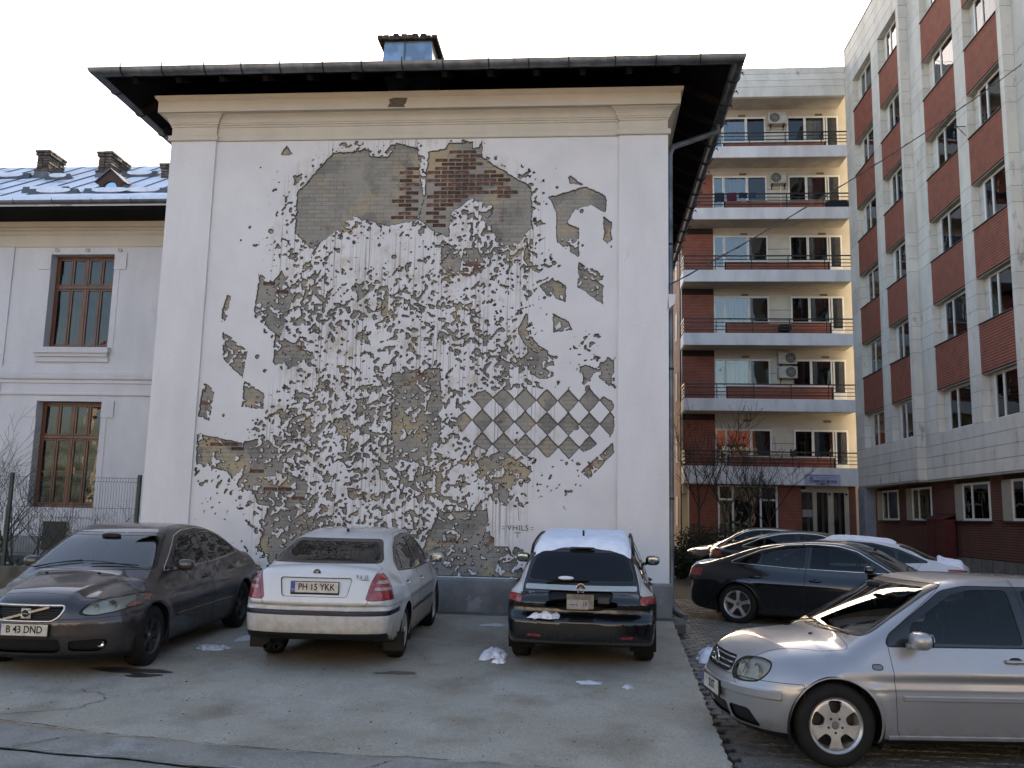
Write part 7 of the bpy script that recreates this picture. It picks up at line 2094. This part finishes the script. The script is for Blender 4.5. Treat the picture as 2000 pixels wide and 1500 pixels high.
# ------------------------------------------------------------------ bare trees and hedge in the yard
for x, y, h, lb, sd_ in [(4.6, 31.5, 4.4, 'leafless tree with a forked crown in front of the lowest balcony', 31), (5.7, 33.0, 4.6, 'leafless tree standing right of the forked one, before the entrance window', 32), (4.0, 33.8, 5.2, 'slender leafless tree nearest the brick flank', 33), (6.6, 34.0, 3.9, 'smallest leafless tree beside the entrance', 34)]:
    rr = np.random.RandomState(sd_); t_ = thing('bare_tree', lb, 'tree', (x, y, .3), 0, 'bare trees in the yard')
    b = MB(); zt = h * .42
    b.tube([(x, y, .25), (x + .03, y, .3 + zt * .5), (x + .02, y, .3 + zt)], [.05, .042, .036], 7, cap=False); b.build('trunk', M_bark, t_)
    for k in range(4):
        b = MB(); a = 2 * PI * k / 4 + rr.uniform(-.4, .4)
        grow(b, (x + .02, y, .3 + zt * rr.uniform(.75, 1)), (math.cos(a) * .6, math.sin(a) * .6, 1), h * .40, .026, 3, rr, .50, .16, kids=(2, 4), mn=.006); b.build('limb', M_bark, t_)
M_ever = mat('evergreen_leaf', (.020, .032, .016), .8, col2=(.010, .016, .009), scale=6)
for x, y, r, h, lb, sd_ in [(3.3, 28.2, .75, 1.45, 'dark evergreen bush nearest the white house corner', 41), (4.6, 29.4, .95, 1.55, 'broad dark evergreen bush behind the black saloon', 42), (2.6, 26.0, .45, .8, 'low dark shrub beside the alley paving', 43), (6.1, 30.4, .7, 1.1, 'dark bush right of the broad evergreen', 44)]:
    rr = np.random.RandomState(sd_); b = MB()
    for i in range(2600):
        u = rr.normal(size=3); u /= np.linalg.norm(u); q = rr.rand() ** .35
        p = Vector((x + u[0] * r * q * rr.uniform(.8, 1.25), y + u[1] * r * q, zp(y) + h * .5 + u[2] * h * .52 * q)); s = rr.uniform(.025, .055)
        a = Vector(rr.normal(size=3)).normalized() * s; c_ = a.cross(Vector(rr.normal(size=3))).normalized() * s * .55
        b.quad(p - a, p - c_, p + a, p + c_)
    t_ = thing('evergreen_bush', lb, 'bush', (x, y, zp(y)), 0, 'evergreen bushes in the yard'); b.build('foliage', M_ever, t_)
    b = MB()
    for k in range(5): a = rr.uniform(0, 6.28); b.tube([(x, y, zp(y) - .05), (x + math.cos(a) * r * .5, y + math.sin(a) * r * .5, zp(y) + h * .8)], [.03, .008], 5)
    b.build('stems', M_bark, t_)
# flower bed of the yard
V = [(1.9, 21.0, .20), (12, 24.5, .25), (11.9, 36, .42), (1.9, 40, .42), (1.9, 30, .3)]
# ------------------------------------------------------------------ block across the street, behind the camera
ob = thing('house', 'long yellow house with red tiled roof across the street', 'building', (0, -19, 0))
OY = 11.0
b = MB(); b.box(-34, 30, -31, -19, 0, 9.6); b.build('wall', mat('yellow_render', (.52, .47, .37), .85, col2=(.46, .41, .33), scale=.8), ob)
b = MB(); b.prism([(-18.2, 9.6), (-25, 13.6), (-31.8, 9.6)], 'x', -35, 31); b.build('roof', mat('red_tiles', (.26, .07, .04), .85, col2=(.18, .05, .03), scale=2), ob)
for i in range(16):
    for z in (1.6, 5.4):
        x = -32 + i * 4
        b = MB(); b.box(x - .7, x + .7, -18.99, -18.93, z, z + 2.1); wo_ = b.build('window', mat('far_pane', (.02, .025, .03), .1), ob)
        b = MB(); b.box(x - .85, x + .85, -18.98, -18.90, z - .15, z - .002); b.box(x - .03, x + .03, -18.928, -18.90, z, z + 2.1); b.build('window_frame', M_pvc, wo_)
# ------------------------------------------------------------------ parked cars
def mts(paint, **k):
    m = dict(CM); m['paint'] = paint; m['grille_bar'] = paint; m.update(k); return m
def at(x, y): return (x, y, zs(y))
SL = math.atan(.027)

# taupe saloon
p = paint_mat('taupe_paint', (.044, .037, .037), .45, .34, coat=.8, dirt=((.030, .026, .022), .10, .50, .5), col2=(.038, .032, .032))
m = mts(p, seat=CM['seat_beige'], wheel_in=CM['wheel_beige'], mirror=p)
r, B, S = build_car(saloon_spec(), 'parked_car', 'dark taupe saloon with a chrome grille parked nose-out on the left', at(-5.74, 11.24), rad(-88), m, -SL)
q = B.hit('x', 0, .49, 1); number_plate(r, (q[0] + .016, 0, .505), 0, 'B 43 DND', CM, tilt=-.03)
g = [o for o in r.children if o.name.startswith('grille')][0]
q = B.hit('x', 0, .66, 1)
b = MB(); b.bar((q[0] + .008, -.235, .598), (q[0] + .008, .235, .728), .02, .022); b.build('grille_bar', CM['satin'], g, rel=False)
b = MB(); b.bevbox(q[0] + .005, q[0] + .016, -.052, .052, .61, .712, .006); b.build('emblem_plate', CM['satin'], g, rel=False)
badge(g, (q[0] + .017, 0, .661), .043, CM, 1, 'black', [[(-.7, -.14), (.7, -.14), (.7, .14), (-.7, .14)], [(.62, .62), (.95, .62), (.95, .95), (.62, .95)]])
for s_ in (1, -1):
    q = B.hit('x', s_ * .69, .345, 1); b = MB(); b.lathe([(.042, 0), (.036, -.012), (.02, -.02), (0, -.022)], (q[0] - .015, s_ * .69, .345), 'x', 18); b.build('fog_lamp', CM['chrome'], r, True, rel=False)
    add_strip(B, r, 'side_moulding', [(x, .48) for x in np.linspace(.85, -.95, 16)], .03, .010, p, 'y', s_)
b = MB(); q = B.hit('z', -1.15, 0, 1); b.sell((-1.15, 0, q[2] + .02), (.07, .02, .03), 2.4, 12, 6); b.build('roof_aerial', CM['black'], r, True, rel=False)
for yy in (.25, -.35):
    q = B.hit('z', 1.45, yy, 1); b = MB(); b.sell((q[0], yy, q[2] + .005), (.02, .015, .01), 3, 8, 4); b.build('washer_jet', CM['black'], r, True, rel=False)

# white liftback
p = paint_mat('white_paint', (.56, .57, .58), 0, .30, dirt=((.27, .24, .185), .38, .80, .6), col2=(.53, .54, .54))
m = mts(p)
r, B, S = build_car(liftback_spec(), 'parked_car', 'white liftback with a mud-splashed tail parked nose to the chipped wall', at(-3.06, 12.16), rad(92.0), m, SL)
q = B.hit('x', 0, .90, -1); number_plate(r, (q[0] - .004, 0, .90), PI, 'PH 15 YKK', CM, tilt=0)
bm_ = [[(-.5, -.6), (-.3, -.6), (.5, .3), (.5, .6), (.2, .45), (-.1, .6)], [(-.6, .2), (-.3, .55), (-.15, .35), (-.5, 0)]]
q = B.hit('x', 0, 1.055, -1); badge(r, (q[0] - .006, 0, 1.05), .045, CM, -1, 'black', bm_)
M_let = CM['chrome']
q = B.hit('x', -.50, 1.0, -1); b = MB()
for i, x in enumerate((-.565, -.53, -.50, -.475, -.45)):
    b.bar((q[0] - .006, x, .985), (q[0] - .006, x - (.02 if i % 2 else -.006), 1.035), .006, .008)
b.bar((q[0] - .006, -.58, .982), (q[0] - .006, -.44, .982), .006, .008); b.bar((q[0] - .006, -.455, .982), (q[0] - .006, -.455, 1.038), .006, .010)
b.build('model_lettering', M_let, r, rel=False)
for s_ in (1, -1): add_strip(B, r, 'side_moulding', [(x, .52) for x in np.linspace(.82, -.86, 16)], .045, .012, CM['navy_strip'], 'y', s_)
q = B.hit('z', -.86, 0, 1); b = MB(); b.tube([(-.86, 0, q[2] - .005), (-.90, 0, q[2] + .03)], [.022, .010], 8); b.tube([(-.90, 0, q[2] + .03), (-1.12, .06, q[2] + .22)], .0042, 5); b.build('aerial', CM['black'], r, rel=False)
for s_ in (.40, .52):
    b = MB(); b.lathe([(.028, -.06), (.030, -.06), (.030, .1), (.026, .1)], (-2.27, s_, .255), 'x', 14); b.build('exhaust_pipe', CM['dark_metal'], r, rel=False)
for s_ in (1, -1):
    b = MB(); b.bevbox(-1.72, -1.70, s_ * .78 - .12, s_ * .78 + .12, .14, .36, .004); b.build('mud_flap', CM['black'], r, rel=False)

# black estate
p = paint_mat('black_paint', (.004, .004, .005), .1, .22, coat=.6, dirt=((.010, .009, .008), .05, .40, .5))
m = mts(p, mirror=p)
r, B, S = build_car(estate_spec(), 'parked_car', 'black estate with snow on its roof parked nose to the wall', at(-.03, 12.62), rad(88.6), m, SL)
ES, EB = r, B
q = B.hit('x', 0, .912, -1)
CM['badge_red'] = mat('badge_red', (.05, .012, .012), .3)
badge(r, (q[0] - .008, 0, .912), .055, CM, -1, 'badge_red', [[(-.35, -.3), (.35, -.3), (.5, .05), (.25, 0), (.2, .35), (0, .15), (-.2, .35), (-.25, 0), (-.5, .05)], [(-.55, -.62), (.55, -.62), (.55, -.5), (-.55, -.5)]])
qq = B.hit('x', .55, .855, -1); text_obj('93', .055, CM['chrome'], r, (qq[0] - .004, .555, .845), (PI / 2, 0, -PI / 2), .002, .001, 1.3)
qq = B.hit('x', -.53, .855, -1); text_obj('1.9', .042, CM['chrome'], r, (qq[0] - .004, -.50, .845), (PI / 2, 0, -PI / 2), .002, .001, 1.2); text_obj('TiD', .034, CM['chrome'], r, (qq[0] - .004, -.575, .843), (PI / 2, 0, -PI / 2), .002, .0, 1.1)
q = B.hit('x', 0, .775, -1)
pm_ = dict(CM); pm_['plate'] = mat('worn_plate', (.20, .17, .13), .4, col2=(.13, .11, .09), scale=14, lo=.4, hi=.6)
np_ = number_plate(r, (q[0] + .002, 0, .785), PI, '', pm_, .30, .155, frame=False, blue=False)
text_obj('88255', .085, mat('plate_ghost', (.10, .085, .075), .6), np_, (.0098, .02, .045), (PI / 2, 0, PI / 2), .0008, .001, .9)
b = MB(); b.box(.0095, .0125, -.145, .09, -.085, .02); b.build('taped_paper', mat('taped_paper', (.30, .29, .27), .5, col2=(.24, .23, .21), scale=20), np_, rel=False)
b = MB(); [b.box(.0127, .0135, y_, y_ + .009, -.05, .0) for y_ in (.035, .052, .068)] and None
b.box(.0127, .0135, -.04, -.03, -.055, -.02); b.box(.0127, .0135, -.12, -.05, -.04, -.03); b.build('blurred_print', mat('print_dark', (.05, .05, .06), .7), np_, rel=False)
b = MB(); qa = B.hit('x', -.30, .82, -1); b.bevbox(qa[0] - .004, qa[0] + .03, -.33, -.19, .755, .83, .01); b.build('handle_trim', CM['dark_metal'], r, rel=False)
b = MB(); pts = [(B.hit('x', y_, .72, -1)[0] + .008, y_, .73 - .018 * math.cos((y_ + .2) * 6)) for y_ in np.linspace(-.30, -.02, 10)]; b.tube(pts, .007, 6); b.build('latch_trim', CM['chrome'], r, True, rel=False)
for s_ in (1, -1):
    b = MB(); pts = [(x, s_ * .60, B.hit('z', x, s_ * .60, 1)[2] + (.045 if abs(x + .6) < 1.05 else .0)) for x in np.linspace(.55, -1.75, 14)]; b.tube(pts, .016, 8); b.build('roof_rail', CM['black'], r, True, rel=False)
q = B.hit('z', -1.35, 0, 1); b = MB(); b.prism([(-1.40, q[2] + .02), (-1.28, q[2] + .02), (-1.385, q[2] + .115)], 'y', -.012, .012); b.build('roof_aerial', CM['black'], r, rel=False)
q = B.hit('x', .05, 1.0, -1); b = MB(); b.sell((q[0] - .02, .16, 1.0), (.02, .26, .016), 3, 14, 6); b.build('rear_wiper', CM['black'], r, True, rel=False)
b = MB(); b.sell((-1.90, 0, 1.345), (.03, .15, .010), 4, 14, 6); b.build('brake_light', CM['dark_metal'], r, True, rel=False)
# snow on it
def local_to(r, p): return r.matrix_world @ Vector(p)
bpy.context.view_layer.update()
nxs, nys = 46, 34; nn_ = fbm(nxs, nys, 6, 91, 4); V = []; F = []
Xs = np.linspace(.30, -1.86, nxs); Ys = np.linspace(.57, -.57, nys)
mw = ES.matrix_world.copy()
for i, x in enumerate(Xs):
    for j, y in enumerate(Ys):
        ex_, ey_ = min(i, nxs - 1 - i) / 3.0, min(j, nys - 1 - j) / 2.0
        yy = y * (1 + .015 * (nn_[i, 0] - .5)); xx = x + (.06 * (nn_[i, j] - .5) if i > nxs - 5 else 0) - (.05 * nn_[0, j] if i == nxs - 1 else 0)
        q = EB.hit('z', xx, yy, 1); tk = .052 * min(1, min(ex_, ey_) + .02) ** .6 * (.75 + .5 * nn_[i, j])
        V.append(mw @ Vector((xx, yy, q[2] + tk - .002)))
for i in range(nxs - 1):
    for j in range(nys - 1): F.append((i * nys + j, (i + 1) * nys + j, (i + 1) * nys + j + 1, i * nys + j + 1))
tag(raw('snow_sheet', V, F, M_snow, None, smooth=True), 'sheet of snow lying on the roof of the black estate', 'snow')
def heap(name, label, c, r, h, seed, sx=1, sy=1, material=None, z0=None, cat='snow'):
    zf = (lambda y: z0) if z0 is not None else (lambda y: zs(y))
    o = blot(name, c[0], c[1], r, zf, material or M_snow, seed, sx, sy, h, n=36, rings=8); return tag(o, label, cat)
q = mw @ Vector((-2.225, .38, .575)); o = heap('snow_patch', 'lump of snow on the rear bumper of the black estate', (q.x, q.y), .14, .075, 5, 1.0, .45, z0=q.z - .01)
q = mw @ Vector((-2.19, .17, 1.02)); b = MB(); b.sell((q.x, q.y, q.z), (.09, .03, .022), 2.2, 12, 6); tag(b.build('snow_patch', M_snow, None, True), 'dab of snow on the rear wiper of the black estate', 'snow')
heap('snow_patch', 'melting snow heap beside the left rear tyre of the black estate', (-1.13, 11.12), .19, .085, 6, .8, 1.2)
heap('snow_patch', 'small snow lump below the heap by the estate tyre', (-1.02, 10.72), .07, .05, 7, 1, .9)
heap('snow_patch', 'thin crusted snow between the taupe saloon and the white liftback', (-4.55, 10.95), .20, .04, 8, 1.1, .55, M_oldsnow)
heap('snow_patch', 'streak of old snow beside the rear wheel of the taupe saloon', (-4.35, 11.9), .26, .02, 9, .8, 1.4, M_oldsnow)
heap('snow_patch', 'scrap of snow in front of the estate, left of two', (.02, 9.78), .10, .025, 10, 1.4, .6, M_oldsnow)
heap('snow_patch', 'crumb of snow in front of the estate, right of two', (.42, 9.62), .055, .03, 11, .8, 1.0, M_oldsnow)
heap('snow_patch', 'crumbs of snow at the foot of the wall beside the estate', (-1.35, 13.6), .14, .03, 12, 1.2, .6, M_oldsnow)
o = heap('snow_patch', 'pile of clean snow behind the nose of the silver hatchback', (1.60, 12.1), .22, .16, 13, 1.0, .8, z0=.06)
heap('snow_patch', 'second pile of clean snow touching the hatchback nose', (1.86, 12.3), .17, .17, 15, 1, 1, z0=.06)

# silver hatchback
p = paint_mat('silver_paint', (.31, .32, .34), .55, .34, coat=.8, dirt=((.17, .155, .13), .02, .32, .5), col2=(.285, .295, .315))
m = mts(p, handle=p, mirror=p)
r, B, S = build_car(hatch_spec(), 'parked_car', 'silver hatchback cut off by the right edge of the frame', (3.05, 8.30, .008), rad(186.5), m, 0, h=.024)
q = B.hit('x', 0, .475, 1); number_plate(r, (q[0] + .012, 0, .475), 0, '   SUST', CM, tilt=-.02)
for s_ in (1, -1):
    add_strip(B, r, 'side_moulding', [(x, .53) for x in np.linspace(.74, -.34, 12)], .04, .012, p, 'y', s_)
    add_strip(B, r, 'side_moulding', [(x, .53) for x in np.linspace(-.38, -.84, 8)], .04, .012, p, 'y', s_)
    add_strip(B, r, 'bumper_moulding', [(x, .52) for x in np.linspace(1.66, 1.98, 10)], .075, .016, p, 'y', s_)
    add_strip(B, r, 'sill_strip', [(x, .235) for x in np.linspace(.86, -.86, 14)], .03, .012, p, 'y', s_)
add_strip(B, r, 'bumper_moulding', [(y, .52) for y in np.linspace(-.78, .78, 24)], .075, .014, p, 'x', 1)
q = B.hit('x', 0, .69, 1); badge(r, (q[0] + .006, 0, .695), .058, CM, 1, 'black', [[(-.75, .55), (-.55, .62), (-.25, -.3), (0, .25), (.25, -.3), (.55, .62), (.75, .55), (.3, -.8), (0, -.15), (-.3, -.8)]])
for yy in (.3, -.3):
    q = B.hit('z', 1.25, yy, 1); b = MB(); b.sell((q[0], yy, q[2] + .004), (.018, .013, .008), 3, 8, 4); b.build('washer_jet', CM['black'], r, True, rel=False)
b = MB(); b.sell((.62, .12, 1.19), (.004, .02, .05), 3, 8, 6); b.build('air_freshener', mat('yellow_card', (.35, .30, .02), .7), r, True, rel=False)

# black long saloon
p2 = paint_mat('deep_black_paint', (.004, .004, .006), .1, .16, dirt=((.015, .013, .012), .0, .35, .4))
r, B, S = build_car(long_spec(), 'parked_car', 'long black saloon with five-spoke alloy wheels behind the silver hatchback', (4.26, 16.30, .10), rad(-25.5), mts(p2), 0)
CARA = (r, B)
# white saloon behind
p3 = paint_mat('white_paint_far', (.52, .52, .55), 0, .3, dirt=((.25, .22, .2), .2, .5, .5))
r, B, S = build_car(compact_saloon_spec(), 'parked_car', 'white saloon with snow on its roof and boot behind the black saloon', (5.02, 18.75, .13), rad(160), mts(p3), 0)
bpy.context.view_layer.update(); mw = r.matrix_world.copy()
def car_snow(B, mw, x0, x1, hy, th, label, seed, nx_=30, ny_=18):
    nn = fbm(nx_, ny_, 5, seed, 4); V = []; F = []
    for i, x in enumerate(np.linspace(x0, x1, nx_)):
        for j, y in enumerate(np.linspace(hy, -hy, ny_)):
            e = min(min(i, nx_ - 1 - i) / 2.5, min(j, ny_ - 1 - j) / 2, 1); q = B.hit('z', x, y * (1 + .06 * (nn[i, j] - .5)), 1)
            V.append(mw @ Vector((x, y * (1 + .06 * (nn[i, j] - .5)), q[2] - .002 + th * (e + .02) ** .6 * (.7 + .6 * nn[i, j]))))
    for i in range(nx_ - 1):
        for j in range(ny_ - 1): F.append((i * ny_ + j, (i + 1) * ny_ + j, (i + 1) * ny_ + j + 1, i * ny_ + j + 1))
    return tag(raw('snow_sheet', V, F, M_snow, None, smooth=True), label, 'snow')
car_snow(B, mw, .25, -1.05, .52, .05, 'snow sheet on the roof of the white saloon', 95)
car_snow(B, mw, -1.75, -2.20, .66, .05, 'snow sheet on the boot lid of the white saloon', 96)
ra, Ba = CARA; mwa = ra.matrix_world.copy()
car_snow(Ba, mwa, -2.15, -2.40, .62, .02, 'thin frost and snow on the boot edge of the long black saloon', 97, 14, 24)
# two dark cars at the back
p4 = paint_mat('dark_grey_paint', (.012, .012, .013), .4, .3)
c4 = long_spec(); c4['chrome_dlo'] = True; c4['cabin'] = False; c4['wipers'] = False
build_car(c4, 'parked_car', 'black car with chrome window line half hidden behind the long black saloon', (5.55, 23.6, .20), rad(-12), mts(p4), 0, h=.04)
p5 = paint_mat('bronze_paint', (.085, .08, .068), .6, .3)
c5 = compact_saloon_spec(); c5['cabin'] = False; c5['chrome_dlo'] = True; c5['wipers'] = False
build_car(c5, 'parked_car', 'grey-bronze car farthest back beside the evergreen bushes', (4.95, 26.8, .25), rad(172), mts(p5), 0, h=.04)
